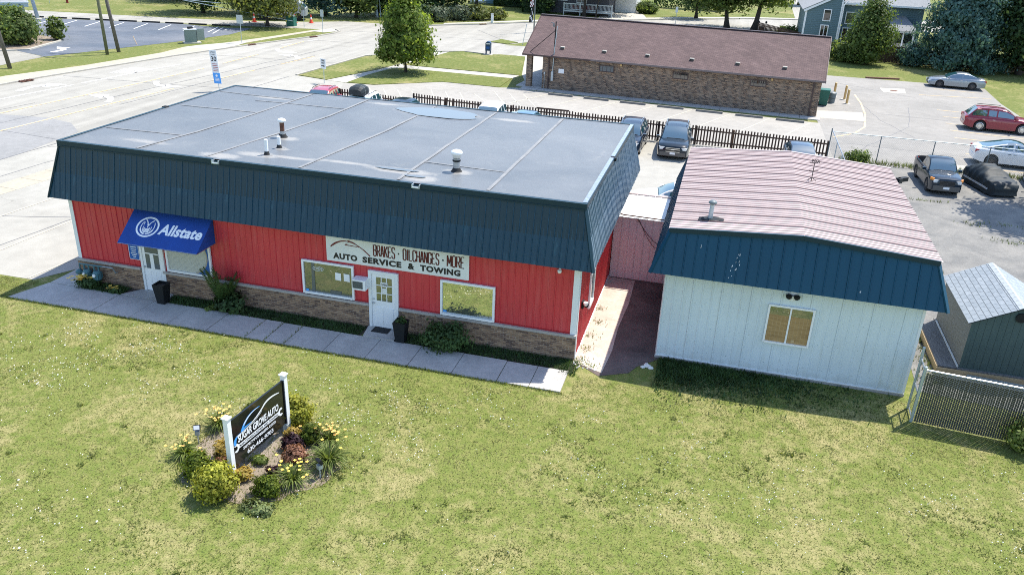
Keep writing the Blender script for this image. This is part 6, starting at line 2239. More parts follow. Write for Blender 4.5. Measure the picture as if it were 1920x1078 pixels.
mb.build('porch_railing', 'sign_back', dh)
MB().box(-21, -17.5, 105.2, 106.0, .7, 1.35).build('porch_bench', 'ink_red', dh)
wg = thing('white_garage', 'white garage at the end of the driveway across the street', 'garage', (-14.5, 115, 0))
MB().box(-16.8, -12.2, 114, 121, 0, 4.2).build('wall', 'white_vinyl', wg)
MB().box(-16.2, -12.9, 113.94, 113.99, 0, 2.5).build('garage_door', 'white_trim', wg)
MB().mesh([(-17.2, 113.5, 4.1), (-11.8, 113.5, 4.1), (-11.8, 117.5, 6.2), (-17.2, 117.5, 6.2), (-11.8, 121.5, 4.1), (-17.2, 121.5, 4.1)], [(0, 1, 2, 3), (3, 2, 4, 5)]).build('roof', 'house_roof', wg)
ph = thing('pale_blue_house', 'pale blue house with a white porch glimpsed past the dark hedge', 'house', (-34, 116, 0))
MB().box(-36.6, -27.5, 113, 124, 0, 6).build('wall', 'house_siding_pale', ph)
clap('clapboard', -36.6, -27.5, 112.99, .1, lambda x: 6.0, ph, 'house_siding_pale', .3)
MB().mesh([(-37, 112.4, 6), (-27, 112.4, 6), (-27, 118.5, 9), (-37, 118.5, 9), (-27, 124.6, 6), (-37, 124.6, 6)], [(0, 1, 2, 3), (3, 2, 4, 5)]).build('roof', 'house_roof', ph)
MB().box(-39, -36.7, 111.4, 113.5, .3, .5).box(-39, -38.8, 111.4, 111.6, .5, 3).box(-36.9, -36.7, 111.4, 111.6, .5, 3).box(-39, -36.7, 111.4, 111.5, 1.3, 1.4).build('porch', 'white_trim', ph)
hwin(ph, -33.5, -32, 1.6, 3.2, 112.95)
# bank canopy at the top left corner
bk = thing('bank_building', 'corner of a brown building with a pale blue eave at the top left', 'building', (-65.3, 46.6, 0), .77)
MB().box(-15, 0, 0, 9, 0, 3.3).build('wall', 'brown_trim', bk, local=True)
MB().box(-16, .75, -.75, 9.7, 3.3, 3.36).build('soffit', 'sign_back', bk, local=True)
MB().box(-16, .78, -.79, -.752, 3.28, 3.75).box(.752, .79, -.75, 9.7, 3.28, 3.75).build('fascia', 'cable_pale', bk, local=True)
MB().box(-16, .86, -.88, -.80, 3.62, 3.77).build('gutter', 'sign_face', bk, local=True)
MB().mesh([(-16, -.75, 3.70), (.75, -.75, 3.70), (.75, 9.7, 3.70), (-16, 9.7, 3.70), (-4, 4.5, 5.4), (-16, 4.5, 5.4)], [(0, 1, 4, 5), (1, 2, 4), (2, 3, 5, 4), (3, 2, 1, 0)]).build('roof', 'house_roof', bk, local=True)
MB().box(.2, .4, -.5, -.3, 0, 3.3).build('column', 'white_trim', bk, local=True)
mb = sheet('planting_bed', [(-62.3, 40.2), (-60.8, 42.0), (-61.6, 44.8), (-62.3, 47.5), (-64.0, 49.3), (-68, 50), (-69, 44), (-66, 39.5)], .05, 'mulch', thick=.05)
struct('bed_kerb', strip_mb([(-66, 39.3), (-62.4, 40.0), (-60.6, 41.9), (-61.4, 44.8), (-62.1, 47.6), (-64.0, 49.5)], .25, 0, .13), 'pale_walk')

# tall board fence along the back of the right lot
fb = thing('board_fence', 'tall brown board fence behind the trees and the grey sedan', 'fence', (24, 78.6, 0))
rnd = random.Random(14)
cache = {}
x = 13.0
i = 0
while x < 42:
    h = rnd.choice((1.78, 1.81, 1.84))
    if h not in cache:
        mm = MB().box(-.066, .066, -.012, .012, .03, h)
        me = bpy.data.meshes.new('board')
        me.from_pydata(mm.v, [], mm.f)
        me.materials.append(M['far_fence'])
        cache[h] = me
    o = link_mesh('board', cache[h], fb)
    o.location = (x - 24, -.02 if i % 2 else .0, 0)
    x += .14
    i += 1
for z in (.3, 1.5):
    MB().box(12.9, 42, 78.63, 78.68, z, z + .09).build('rail', 'far_fence', fb)
for k in range(12):
    xx = 13 + k * 2.44
    MB().box(xx, xx + .09, 78.685, 78.78, 0, 1.86).build('post', 'far_fence', fb)
tag(MB().beam((21.6, 78.0, 0), (21.95, 78.3, 1.75), .24, .04).build('leaning_board', 'tan_timber'), 'fresh tan board leaning against the brown board fence', 'board')
fl = thing('dark_side_fence', 'dark board fence before the left corner of the blue house', 'fence', (10, 86, 0))
for k in range(34):
    MB().box(6.4 + k * .15, 6.53 + k * .15, 95 - k * .27, 95.03 - k * .27, 0, 1.8).build('board', 'far_fence', fl)
MB().beam((6.4, 95.06, 1.5), (11.5, 85.9, 1.5), .04, .09).beam((6.4, 95.06, .4), (11.5, 85.9, .4), .04, .09).build('rail', 'far_fence', fl)

# ================================================================ trees
tree('maple_tree', 'round young maple standing alone on the corner lawn', (-24.8, 47.5, .05), (0, 0, 4.1), (2.75, 2.75, 3.75), 'leaf_maple', 300, 54, .19, .115, 'maple', .11, 10, 1, hollow=2.4, lobes=10)
tree('spreading_tree', 'low spreading light green tree on the verge by the truck', (-51.2, 69.0, 0), (-.4, 0, 3.7), (4.7, 4.0, 2.3), 'leaf_olive', 210, 44, .26, .17, 'dome', .2, 7, 2, lobes=9)
FAR = 'trees massed along the far side of the road'
for k, (n_, lab, x, y, r, h, lf, sh_) in enumerate((
    ('dark_tree', 'dark broad tree at the far left behind the light pole', -76, 88, 5.0, 8, 'leaf_dark', 'round'),
    ('dark_tree', 'dark leafy tree left of the spreading tree', -65, 76.5, 4.6, 9, 'leaf_dark', 'round'),
    ('dark_tree', 'dark leafy tree directly behind the spreading tree', -59, 79.5, 4.6, 9, 'leaf_dark', 'round'),
    ('blue_spruce', 'dark bluish spruce behind the parked truck', -50.5, 83, 3.6, 11, 'leaf_spruce', 'cone'),
    ('dark_tree', 'dark tree right of the parked truck, olive leaved', -46.2, 83.5, 3.6, 8, 'leaf_mid', 'round'),
    ('dark_tree', 'deep green tree between the lone cone and the white pole', -41.6, 87.5, 3.9, 9, 'leaf_dark', 'round'),
    ('weeping_tree', 'drooping olive tree left of the white street pole', -45.0, 88.5, 3.2, 8, 'leaf_olive', 'egg'),
    ('dark_tree', 'dark tree behind the maple crown', -38.5, 92, 4.6, 9, 'leaf_dark', 'round'),
)):
    tree(n_, lab, (x, y, 0), (0, 0, h * .52), (r, r * .85, h * .48), lf, 200, 40, .30, .17, sh_, .22, 5, 20 + k, FAR, lobes=8)
tree('forked_tree', 'tree with forked dark trunks behind the roadside shrubs', (-35.4, 93.5, 0), (.4, 0, 5.0), (4.4, 3.6, 2.7), 'leaf_mid', 180, 40, .28, .17, 'dome', .3, 8, 31)
tree('garden_tree', 'garden tree on the bright lawn before the pale blue house', (-36.4, 107, 0), (0, 0, 5.6), (3.6, 3.4, 2.8), 'leaf_mid', 130, 36, .32, .2, 'dome', .26, 6, 32)
tree('garden_tree', 'pale trunked tree before the railed porch', (-18.6, 103.6, 0), (0, 0, 6.0), (3.6, 3, 3.2), 'leaf_mid', 130, 36, .30, .18, 'dome', .26, 6, 33)
tree('garden_tree', 'thin trunked tree between the porch and the white garage', (-16.8, 103.4, 0), (.6, 0, 5.6), (3.2, 3, 2.4), 'leaf_olive', 110, 36, .28, .2, 'dome', .13, 6, 34)
tree('garden_tree', 'dark trunked tree before the white garage door', (-16.6, 110, 0), (1.2, 0, 6.2), (4.2, 3.4, 2.8), 'leaf_mid', 130, 36, .30, .18, 'dome', .24, 7, 35)
tree('garden_tree', 'dark evergreen beside the dark grey house wall', (-25.2, 105, 0), (0, 0, 2.6), (2.3, 2.0, 2.6), 'leaf_dark', 100, 36, .26, .2, 'egg', .2, 4, 36)
tree('street_tree', 'broad leafy street tree with a forked trunk behind the brick building', (2.3, 102.3, 0), (-1.2, 0, 6.3), (5.4, 4.2, 3.9), 'leaf_mid', 300, 46, .30, .16, 'round', .36, 9, 37, 'street trees behind the brick building', lobes=9)
tree('street_tree', 'thick trunked street tree just left of the letterboxes', (6.1, 102.1, 0), (1.0, 0, 6.9), (4.6, 4.0, 3.6), 'leaf_mid', 260, 46, .30, .16, 'round', .42, 9, 38, 'street trees behind the brick building', lobes=9)
tree('dark_tree', 'dark tree behind the street trees near the long hedge', (-2.6, 112.5, 0), (0, 0, 4.6), (2.8, 2.8, 3.6), 'leaf_dark', 110, 36, .3, .2, 'round', .25, 5, 39)
for k, (x, y, r) in enumerate(((14.6, 150, 3.2), (20.5, 147, 2.6), (26, 141, 3.5))):
    tree('distant_tree', ['distant tree at the head of the side street, left of three', 'distant tree at the head of the side street, middle of three', 'distant tree at the head of the side street, right of three'][k], (x, y, 0), (0, 0, 6), (r, r, 4), 'leaf_mid', 80, 32, .4, .22, 'dome', .35, 5, 41 + k, 'distant trees by the side street')
tree('bushy_tree', 'bushy bright green tree before the blue house and board fence', (17.9, 76.2, 0), (-.1, 0, 3.25), (2.75, 2.3, 3.35), 'leaf_mid', 340, 44, .19, .16, 'egg', .16, 9, 45, lobes=10)
bush('lilac_bush', 'spreading light green bush left of the bushy tree', (15.7, 77.0, 0), (1.7, 1.2, 1.15), 'leaf_mid', 90, 36, .17, .22, 46)
tree('blue_spruce', 'big blue spruce between the board fence and the grey sedan', (27.6, 77.0, 0), (0, 0, 6.0), (5.6, 4.6, 5.9), 'leaf_spruce', 620, 62, .21, .085, 'cone', .3, 6, 47, lobes=8, droop=.35, hollow=3, aspect=1.6)
bush('spruce_shoots', 'small bluish shrub at the foot of the big blue spruce', (22.9, 77.6, 0), (1.5, 1.0, 1.3), 'leaf_spruce', 80, 34, .18, .22, 48)
tree('dark_tree', 'tall dark green tree right of the big blue spruce', (33.6, 77.2, 0), (0, 0, 5.6), (3.9, 3.6, 5.2), 'leaf_dark', 340, 44, .27, .16, 'round', .3, 7, 49, lobes=9)
tree('dark_tree', 'dark tree in the far right corner behind the lawn', (39, 79, 0), (0, 0, 5.6), (3.9, 3.6, 5.4), 'leaf_dark', 220, 40, .3, .17, 'round', .3, 6, 50)
tree('dark_tree', 'tree behind the big spruce beside the sunroom', (30.5, 86, 0), (0, 0, 6), (4, 3.5, 5), 'leaf_dark', 180, 40, .3, .17, 'round', .3, 6, 51)
# the tree outside the frame whose shade falls on the garage yard
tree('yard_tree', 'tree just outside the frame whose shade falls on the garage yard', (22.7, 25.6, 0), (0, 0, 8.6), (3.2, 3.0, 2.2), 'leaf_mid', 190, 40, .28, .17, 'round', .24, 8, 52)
# shrubs and hedges across the road
for k, (x, y, rx_, ry_, rz_, lf, lab) in enumerate((
    (-37.4, 84.5, 1.8, 1.3, 1.2, 'leaf_dark', 'dark low roadside shrub directly right of the maple crown'),
    (-35.4, 85.8, 1.6, 1.2, 1.0, 'leaf_bluegrass', 'grey green roadside shrub by the kerb drain'),
    (-33.8, 88.6, 2.0, 1.4, 1.1, 'leaf_bluegrass', 'broad grey green shrub under the forked tree'),
    (-31.2, 90.4, 1.7, 1.2, .9, 'leaf_olive', 'pale olive shrub before the white marker post'),
    (-29.0, 92.2, 1.3, 1.0, .8, 'leaf_olive', 'small olive shrub beside the mulch right of the marker post'),
    (-36.0, 81.2, 1.2, .9, .7, 'leaf_lime', 'light green clump at the kerb right of the maple'))):
    bush('roadside_shrub', lab, (x, y, 0), (rx_, ry_, rz_), lf, 60, 30, .22, .24, 60 + k, 'roadside shrubs across the street')
t = thing('marker_post', 'short white utility marker post at the far pavement', 'post', (-28.5, 88.4, 0))
MB().box(-28.65, -28.35, 88.3, 88.5, 0, 1.1).build('body', 'ink_white', t)
MB().box(-28.68, -28.32, 88.27, 88.53, 1.102, 1.2).build('cap', 'sign_back', t)


def hedge(name, lab, x0, x1, y0, y1, h, lf, seed, n=220):
    t = thing(name, lab, 'hedge', ((x0 + x1) / 2, (y0 + y1) / 2, 0))
    g = np.random.default_rng(seed)
    mb = MB()
    for k in range(int((x1 - x0) / .6)):
        x = x0 + .3 + k * .6
        mb.tube([(x, (y0 + y1) / 2, 0), (x + .1, (y0 + y1) / 2, h * .7)], .03, 5)
    mb.build('stem', 'bark', t)
    N = n * 30
    P = g.uniform(0, 1, (N, 3))
    ax = g.integers(0, 3, N)
    sd = g.integers(0, 2, N)
    for a in range(3):
        mk = ax == a
        P[mk, a] = np.where((sd[mk] == 1) | (a == 2), 1, 0)
    nrm = np.zeros((N, 3))
    for a in range(3):
        mk = ax == a
        nrm[mk, a] = np.where((sd[mk] == 1) | (a == 2), 1, -1)
    C = np.array([x0, y0, .05]) + P * np.array([x1 - x0, y1 - y0, h - .05]) + g.normal(0, .07, (N, 3))
    q = leaf_quads(C, nrm, .2, 1.5)
    q = q[q[:, :, 2].min(1) > .02]
    quads_mesh('foliage', q, 4, lf, t)
    return t


bush('clipped_shrub', 'dense rounded clipped shrub beside the driveway across the street', (-10.5, 115.0, 0), (1.75, 1.3, .95), 'leaf_mid', 140, 36, .18, .16, 71)
hedge('long_hedge', 'tall dark hedge at the top behind the driveway lawn', -10.5, 1.0, 126, 128, 3.4, 'leaf_dark', 72)
hedge('house_hedge', 'dark square hedge before the dark grey house', -28.2, -24.8, 104.0, 106, 2.6, 'leaf_dark', 73, 140)
hedge('low_hedge', 'low dark hedge under the pale blue house wall', -34.5, -28.0, 110.3, 111.6, 1.2, 'leaf_dark', 74, 140)
bush('lot_bush', 'large green bush in the mulch bed at the left edge', (-64.3, 44.5, .05), (2.5, 2.2, 1.75), 'leaf_mid', 220, 40, .19, .16, 75, cat='bush')
bush('lot_bush_spur', 'small loose shrub at the tip of the mulch bed by the asphalt', (-63.0, 48.2, .05), (.8, .7, 1.0), 'leaf_mid', 40, 26, .2, .24, 76)
bush('fence_corner_bush', 'low green bush at the foot of the chain link corner post', (12.3, 31.0, 0), (.8, .5, .45), 'leaf_mid', 50, 30, .09, .25, 77)
bush('house_corner_bush', 'rounded green bush at the left corner of the blue house', (10.5, 92.5, 0), (1.7, 1.2, .95), 'leaf_mid', 70, 30, .2, .2, 78)
bush('fence_vine', 'green shoots climbing the slatted fence at the right edge', (13.3, -1.05, 0), (.42, .36, .55), 'leaf_lime', 70, 26, .07, .25, 79)
# weeds at the back fence
g = np.random.default_rng(5)


def blades(name, pts, h, w, mt, lean=.5, per=1, parent=None, loc=None, lo=.1):
    """thin upright leaves, one triangle each"""
    P = np.repeat(np.asarray(pts, float), per, 0)
    n = len(P)
    an = g.uniform(0, 2 * math.pi, n)
    hh = h * g.uniform(.55, 1.3, n)
    d = np.stack([np.cos(an), np.sin(an), np.zeros(n)], 1)
    s = np.stack([-np.sin(an), np.cos(an), np.zeros(n)], 1)
    le = g.uniform(lo, 1, n) * lean
    tip = P + d * (hh * le)[:, None] + np.array([0, 0, 1]) * (hh * np.sqrt(np.maximum(.05, 1 - le ** 2)))[:, None]
    ww = w * g.uniform(.6, 1.3, n)[:, None] / 2
    V = np.stack([P - s * ww, P + s * ww, tip], 1)
    return quads_mesh(name, V, 3, mt, parent, loc)


pts = np.stack([g.uniform(11.2, 29, 900), 31.2 + g.normal(0, .22, 900), np.full(900, .01)], 1)
blades('fence_weeds', pts, .30, .035, 'leaf_weed', .8, 3)['kind'] = 'stuff'
pts = np.concatenate([np.stack([g.normal(cx, sx, n), g.normal(cy, sy, n), np.full(n, .012)], 1) for cx, cy, sx, sy, n in ((17.9, 18.2, .5, .25, 40), (16.8, 20.6, .4, .2, 30), (18.9, 21.0, .7, .2, 30), (15.2, 24.0, .9, .1, 40), (20.3, 15.8, .5, .3, 40), (13.0, 12.5, .3, .4, 30), (11.7, 5.0, .15, 1.2, 160), (11.6, 2.6, .3, .6, 120))])
blades('yard_weeds', pts, .14, .03, 'leaf_weed', .9, 3)['kind'] = 'stuff'

# ================================================================ lawn detail
def lawnpts(n, x0=-21.5, x1=16, y0=-15.5, y1=-2.26):
    P = np.stack([g.uniform(x0, x1, n), g.uniform(y0, y1, n), np.full(n, .004)], 1)
    keep = ~((P[:, 0] > 2.0) & (P[:, 0] < -99))
    return P[keep]


def field(P, f, ph=0.0):
    x, y = P[:, 0] * f, P[:, 1] * f
    return (np.sin(x * 1.3 + 1.7 * np.sin(y * .9 + ph)) + np.sin(y * 1.7 + 1.3 * np.sin(x * 1.1 - ph)) + .7 * np.sin((x + y) * 2.3 + ph) + .5 * np.sin((x - y) * 3.7)) / 3.2


P1 = lawnpts(150000)
P2 = np.stack([g.uniform(.3, 17, 26000), g.uniform(-2.3, .95, 26000), np.full(26000, .004)], 1)
P2 = P2[((P2[:, 0] > 2.6) | (P2[:, 1] < -1.0 + .35 * P2[:, 0] * 0)) & ~((P2[:, 0] > 10.6) & (P2[:, 1] > 1.2))]
P3 = np.stack([g.uniform(-24, -20.6, 5000), g.uniform(-2.3, -.75, 5000), np.full(5000, .004)], 1)
PA = np.concatenate([P1, P2, P3])
blades('lawn_blades', PA, .065, .020, 'blade', .99, lo=.72)['kind'] = 'stuff'
P = lawnpts(60000)
f = field(P, .55) + field(P, 2.1, 2)
P = P[f > .55]
blades('lawn_green_tufts', P, .075, .024, 'blade_deep', .98, 2, lo=.65)['kind'] = 'stuff'
# broad weeds
cen = lawnpts(90)
rep = np.repeat(cen, 14, 0) + np.concatenate([g.normal(0, .05, (90 * 14, 2)), np.zeros((90 * 14, 1))], 1)
blades('lawn_weeds', rep, .11, .05, 'blade_deep', .98, lo=.6)['kind'] = 'stuff'
# clover heads
P = lawnpts(26000)
w_ = np.clip(field(P, .5, 1) * .55 + field(P, 1.6, 4) * .5 + .10, 0, 1) * np.where(P[:, 1] > -7, 1.0, .45) * np.where(P[:, 0] < -2, 1.0, .8)
P = P[g.uniform(0, 1, len(P)) < w_ * .75]
C = P + np.array([0, 0, .055])
n = len(C)
r = g.uniform(.009, .021, n)
big = g.uniform(0, 1, n) < .06
r[big & (C[:, 0] < -6)] *= 1.7
k4 = np.array([[1, 0, 0], [0, 1, 0], [-1, 0, 0], [0, -1, 0]], float)
base = C[:, None, :] + k4[None] * r[:, None, None]
topv = C + np.array([0, 0, 1.0]) * (r * .9)[:, None]
V = np.stack([base, np.roll(base, -1, 1), np.repeat(topv[:, None], 4, 1)], 2).reshape(-1, 3, 3)
quads_mesh('clover_flowers', V, 3, 'clover_white')['kind'] = 'stuff'
# grass between the walk and the brick base, and by the annex footing
strip = []
for a, b in ((-15.1, -7.4), (-6.0, -.05), (-18.9, -17.0)):
    n = int((b - a) * 900)
    strip.append(np.stack([g.uniform(a, b, n), g.uniform(-.80, -.10, n), np.full(n, .006)], 1))
strip.append(np.stack([g.uniform(-.3, .25, 500), g.uniform(-1.1, -.1, 500), np.full(500, .006)], 1))
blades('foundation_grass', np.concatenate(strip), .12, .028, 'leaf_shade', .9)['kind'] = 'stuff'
n = 9000
P = np.stack([2.2 + np.abs(g.normal(0, 2.6, n)), 1.0 - np.abs(g.normal(0, .85, n)), np.full(n, .006)], 1)
P = P[(P[:, 0] > 2.75) & (P[:, 0] < 10.3) & (P[:, 1] > -2.4) & (P[:, 1] < 1.02)]
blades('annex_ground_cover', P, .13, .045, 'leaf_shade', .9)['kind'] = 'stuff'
sheet('foundation_soil', [[(-15.2, -.72), (-7.35, -.80), (-7.3, -.09), (-15.4, -.09)], [(-6.1, -.85), (.15, -.96), (.15, -.09), (-6.2, -.09)], [(-18.9, -.70), (-17.0, -.70), (-16.5, -.09), (-19.1, -.09)]], .009, 'dark_soil')
# edge tufts along the walk
n = 2600
P = np.stack([g.uniform(-20.7, .1, n), -2.27 + g.normal(0, .03, n), np.full(n, .004)], 1)
P2 = np.concatenate([np.stack([np.full(50, x) + g.normal(0, .02, 50), g.uniform(-2.2, -.8, 50), np.full(50, .03)], 1) for x in (-10.95, -10.25, -9.5)])
blades('walk_edge_grass', np.concatenate([P, P2]), .10, .02, 'blade_deep', .8)['kind'] = 'stuff'
P = np.concatenate([np.stack([g.normal(cx, .16, 60), g.normal(cy, .14, 60), np.full(60, .02)], 1) for cx, cy in ((.3, .9), (.25, 1.9), (.35, 3.0), (.2, .1), (.5, -.2), (.15, 4.2))])
blades('alley_weeds', P, .08, .03, 'leaf_lime', .95)['kind'] = 'stuff'
# ================================================================ planting by the garage wall
def frond_plant(name, lab, loc, n, length, mt, spread=.5, seed=1, leaflets=14, lw=.10, group=None):
    """arching stems with paired leaflets"""
    t = thing(name, lab, 'plant', loc, 0, group)
    r = np.random.default_rng(seed)
    st = MB()
    Vs = []
    for k in range(n):
        a = 2 * math.pi * k / n + r.uniform(-.3, .3)
        L_ = length * r.uniform(.7, 1.15)
        sp = spread * r.uniform(.3, 1.2)
        pts = []
        for i in range(8):
            q = i / 7
            pts.append(Vector((loc[0] + math.cos(a) * sp * L_ * q ** 1.3, loc[1] + math.sin(a) * sp * L_ * q ** 1.3, loc[2] + L_ * (q - .30 * sp * q * q))))
        st.tube(pts, [.014 * (1 - i / 8) + .003 for i in range(8)], 5)
        for i in range(leaflets):
            q = .2 + .8 * i / leaflets
            p = pts[min(6, int(q * 7))].lerp(pts[min(7, int(q * 7) + 1)], q * 7 - int(q * 7))
            d = (pts[min(7, int(q * 7) + 1)] - pts[min(6, int(q * 7))]).normalized()
            s_ = d.cross(Vector((0, 0, 1))).normalized()
            ll = lw * 2.2 * (1 - abs(q - .55) * .9)
            for sg in (-1, 1):
                tip = p + s_ * sg * ll + d * ll * .35 - Vector((0, 0, ll * .25))
                Vs.append([list(p - d * lw * .16), list(p.lerp(tip, .5) - d * lw * .2), list(tip), list(p.lerp(tip, .5) + d * lw * .24)])
    st.build('stem', 'leaf_shade', t)
    quads_mesh('leaf', np.array(Vs), 4, mt, t)
    return t


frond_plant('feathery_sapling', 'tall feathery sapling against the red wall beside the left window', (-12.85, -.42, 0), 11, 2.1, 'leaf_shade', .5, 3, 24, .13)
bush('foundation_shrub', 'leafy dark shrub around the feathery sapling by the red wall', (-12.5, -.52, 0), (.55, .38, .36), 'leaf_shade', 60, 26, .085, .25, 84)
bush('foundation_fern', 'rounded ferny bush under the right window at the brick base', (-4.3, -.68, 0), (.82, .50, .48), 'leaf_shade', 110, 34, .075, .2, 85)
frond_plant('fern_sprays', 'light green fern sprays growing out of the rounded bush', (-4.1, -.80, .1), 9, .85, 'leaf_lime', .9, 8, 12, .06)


def flowers(name, mt, par, pts, r, seed=0):
    gg = np.random.default_rng(seed)
    V = []
    for p in pts:
        k = 5
        a0 = gg.uniform(0, 6.28)
        c = np.array(p, float)
        for i in range(k):
            a = a0 + 2 * math.pi * i / k
            d = np.array([math.cos(a), math.sin(a), .25])
            s_ = np.array([-math.sin(a), math.cos(a), 0])
            V.append([c, c + d * r * .6 - s_ * r * .32, c + d * r, c + d * r * .6 + s_ * r * .32])
    V = np.array(V)
    for i in range(0, len(V), 5):
        quads_mesh(name, V[i:i + 5], 4, mt, par)


t = bush('coneflower_clump', 'yellow flower clump at the walk corner below the gas meters', (-18.62, -.50, 0), (.45, .26, .24), 'leaf_shade', 50, 26, .06, .25, 86)
flowers('flower', 'wax_yellow', t, [(-18.70 + g.normal(0, .17), -.58 + g.normal(0, .1), .40 + g.uniform(-.1, .1)) for _ in range(48)], .095, 4)
t = bush('small_yellow_flowers', 'few yellow flowers in the grass by the left door pad', (-17.45, -.52, 0), (.42, .18, .15), 'leaf_shade', 36, 24, .05, .25, 87)
flowers('flower', 'wax_yellow', t, [(-17.5 + g.normal(0, .14), -.62 + g.normal(0, .05), .24 + g.uniform(-.05, .05)) for _ in range(9)], .08, 5)
bush('broad_leaf_weed', 'small lime broad leaved weed before the feathery sapling', (-13.2, -.74, 0), (.2, .12, .12), 'leaf_lime', 12, 12, .1, .3, 88)

# ================================================================ the planted sign
sgn = thing('garage_sign', 'black double post sign with white and blue lettering in the planted bed', 'sign', (-6.95, -7.9, 0))
Q0, Q1 = Vector((-7.10, -9.05, 0)), Vector((-6.84, -6.72, 0))
du = (Q1 - Q0).normalized()
dn = Vector((du.y, -du.x, 0))
SW = (Q1 - Q0).length
ol = [(-8.75, -8.9), (-8.3, -9.5), (-7.2, -9.95), (-6.3, -9.75), (-5.6, -9.35), (-4.9, -8.6), (-4.75, -7.8), (-5.35, -6.8), (-6.3, -6.1), (-7.4, -6.1), (-8.5, -6.7), (-8.9, -7.7), (-8.75, -8.9)]
ol = subdiv(ol, .22, .07)[:-1]
sheet('sign_bed', ol, .012, 'mulch')
P = np.array([(px + g.normal(0, .16), py_ + g.normal(0, .16), .006) for px, py_ in ol for _ in range(34)])
blades('bed_edge_grass', P, .10, .03, 'blade', .9)['kind'] = 'stuff'
P = np.stack([g.uniform(-8.4, -5.2, 500), g.uniform(-9.5, -6.6, 500), np.full(500, .014)], 1)
blades('bed_weeds', P, .06, .03, 'leaf_weed', .95)['kind'] = 'stuff'
for q in (Q0, Q1):
    rot = Matrix((du, -dn, Vector((0, 0, 1)))).transposed()
    p = MB().obox(q + Vector((0, 0, .93)), (.135, .135, 1.86), rot).build('post', 'white_vinyl', sgn)
    mb = MB().obox(q + Vector((0, 0, 1.875)), (.19, .19, .03), rot)
    c = [q + du * a + dn * b + Vector((0, 0, 1.89)) for a, b in ((-.085, -.085), (.085, -.085), (.085, .085), (-.085, .085))]
    mb.mesh(c + [q + Vector((0, 0, 1.96))], [(1, 0, 4), (2, 1, 4), (3, 2, 4), (0, 3, 4)])
    mb.build('post_cap', 'white_vinyl', p)
P0 = Q0 + du * .09
pw_ = SW - .18
pz0, pz1 = .36, 1.72
rot = Matrix((du, -dn, Vector((0, 0, 1)))).transposed()
MB().obox(P0 + du * pw_ / 2 + Vector((0, 0, (pz0 + pz1) / 2)), (pw_, .05, pz1 - pz0), rot).build('panel', 'gloss_black', sgn)
MB().obox(Q1 - du * .085 + dn * .01 + Vector((0, 0, (pz0 + pz1) / 2)), (.035, .08, pz1 - pz0), rot).build('bracket', 'matte_black', sgn)
MB().obox(Q1 + Vector((0, 0, .16)) - du * .03, (.17, .15, .30), rot).build('post_sleeve', 'galv', sgn)
og = P0 + dn * .026 + Vector((0, 0, pz0))
uz = Vector((0, 0, 1))
kx = pw_ / 2.17
text_part('lettering', 'SUGAR GROVE AUTO', 'ink_white', sgn, og + du * .20 * kx + uz * .60, du, uz, 1.70 * kx, .21, bold=.035, shear=.15, depth=.006, spacing=.98)
mb = MB()
poly_on(mb, [(.16, .43), (1.93, .43), (1.93, .545), (.16, .545)], og, du, uz, .004)
# spanner jaws at both ends
for cx, s in ((.12, -1), (1.98, 1)):
    pts = []
    for k in range(19):
        a = math.radians(40 + k * 280 / 18) + (0 if s > 0 else math.pi)
        pts.append((cx + .105 * math.cos(a), .49 + .125 * math.sin(a)))
    inn = [(cx + s * .01 + .05 * math.cos(math.radians(60 + k * 240 / 10) + (0 if s > 0 else math.pi)), .49 + .06 * math.sin(math.radians(60 + k * 240 / 10) + (0 if s > 0 else math.pi))) for k in range(11)]
    poly_on(mb, pts + inn[::-1], og, du, uz, .0045)
mb.build('spanner', 'ink_white', sgn)
text_part('lettering', 'MAINTENANCE REPAIR AND TOWING', 'ink_black', sgn, og + du * .24 + uz * .452, du, uz, 1.60, .07, bold=.012, depth=.0065)
text_part('lettering', 'sugargroveauto.com', 'ink_white', sgn, og + du * .36 + uz * .255, du, uz, 1.36, .135, bold=.02, shear=.08, depth=.006)
text_part('lettering', '630-466-9703', 'ink_white', sgn, og + du * .50 + uz * .075, du, uz, 1.10, .13, bold=.025, depth=.006)
mb = MB()
a = bez((.06, .66), (.12, .80), (.30, .80), (.62, .82), 10)
stroke_on(mb, bez((.10, .58), (.04, .74), (.14, .82), (.40, .82), 10), [.05, .09, .10, .10, .09, .08, .06, .05, .04, .03, .02], og, du, uz, .005, 0)
stroke_on(mb, bez((.36, .84), (.55, 1.12), (.8, 1.20), (1.14, 1.16), 12), [.07, .075, .075, .07, .065, .06, .055, .05, .045, .04, .03, .025, .015], og, du, uz, .0052, 0)
stroke_on(mb, [(.38, .84), (.52, .885), (.78, .90)], [.07, .05, .01], og, du, uz, .0054, 0)
mb.build('car_swoosh', 'logo_blue', sgn)
mb = MB()
stroke_on(mb, bez((.46, .98), (.62, 1.12), (.82, 1.17), (1.06, 1.165), 10), [.02, .03, .035, .035, .03, .03, .025, .02, .02, .015, .01], og, du, uz, .0056, 0)
stroke_on(mb, bez((.16, .815), (.75, .80), (1.1, .95), (1.32, 1.10), 12) + bez((1.32, 1.10), (1.5, 1.19), (1.75, 1.16), (1.98, 1.10), 10)[1:], [.012, .014, .016, .02, .024, .03, .034, .038, .042, .045, .05, .05, .055, .055, .055, .055, .052, .05, .045, .04, .036, .03, .02], og, du, uz, .0058, 0)
stroke_on(mb, bez((.18, .79), (.7, .77), (1.0, .86), (1.22, .98), 10), .012, og, du, uz, .0057, 0)
mb.build('car_stroke', 'ink_white', sgn)

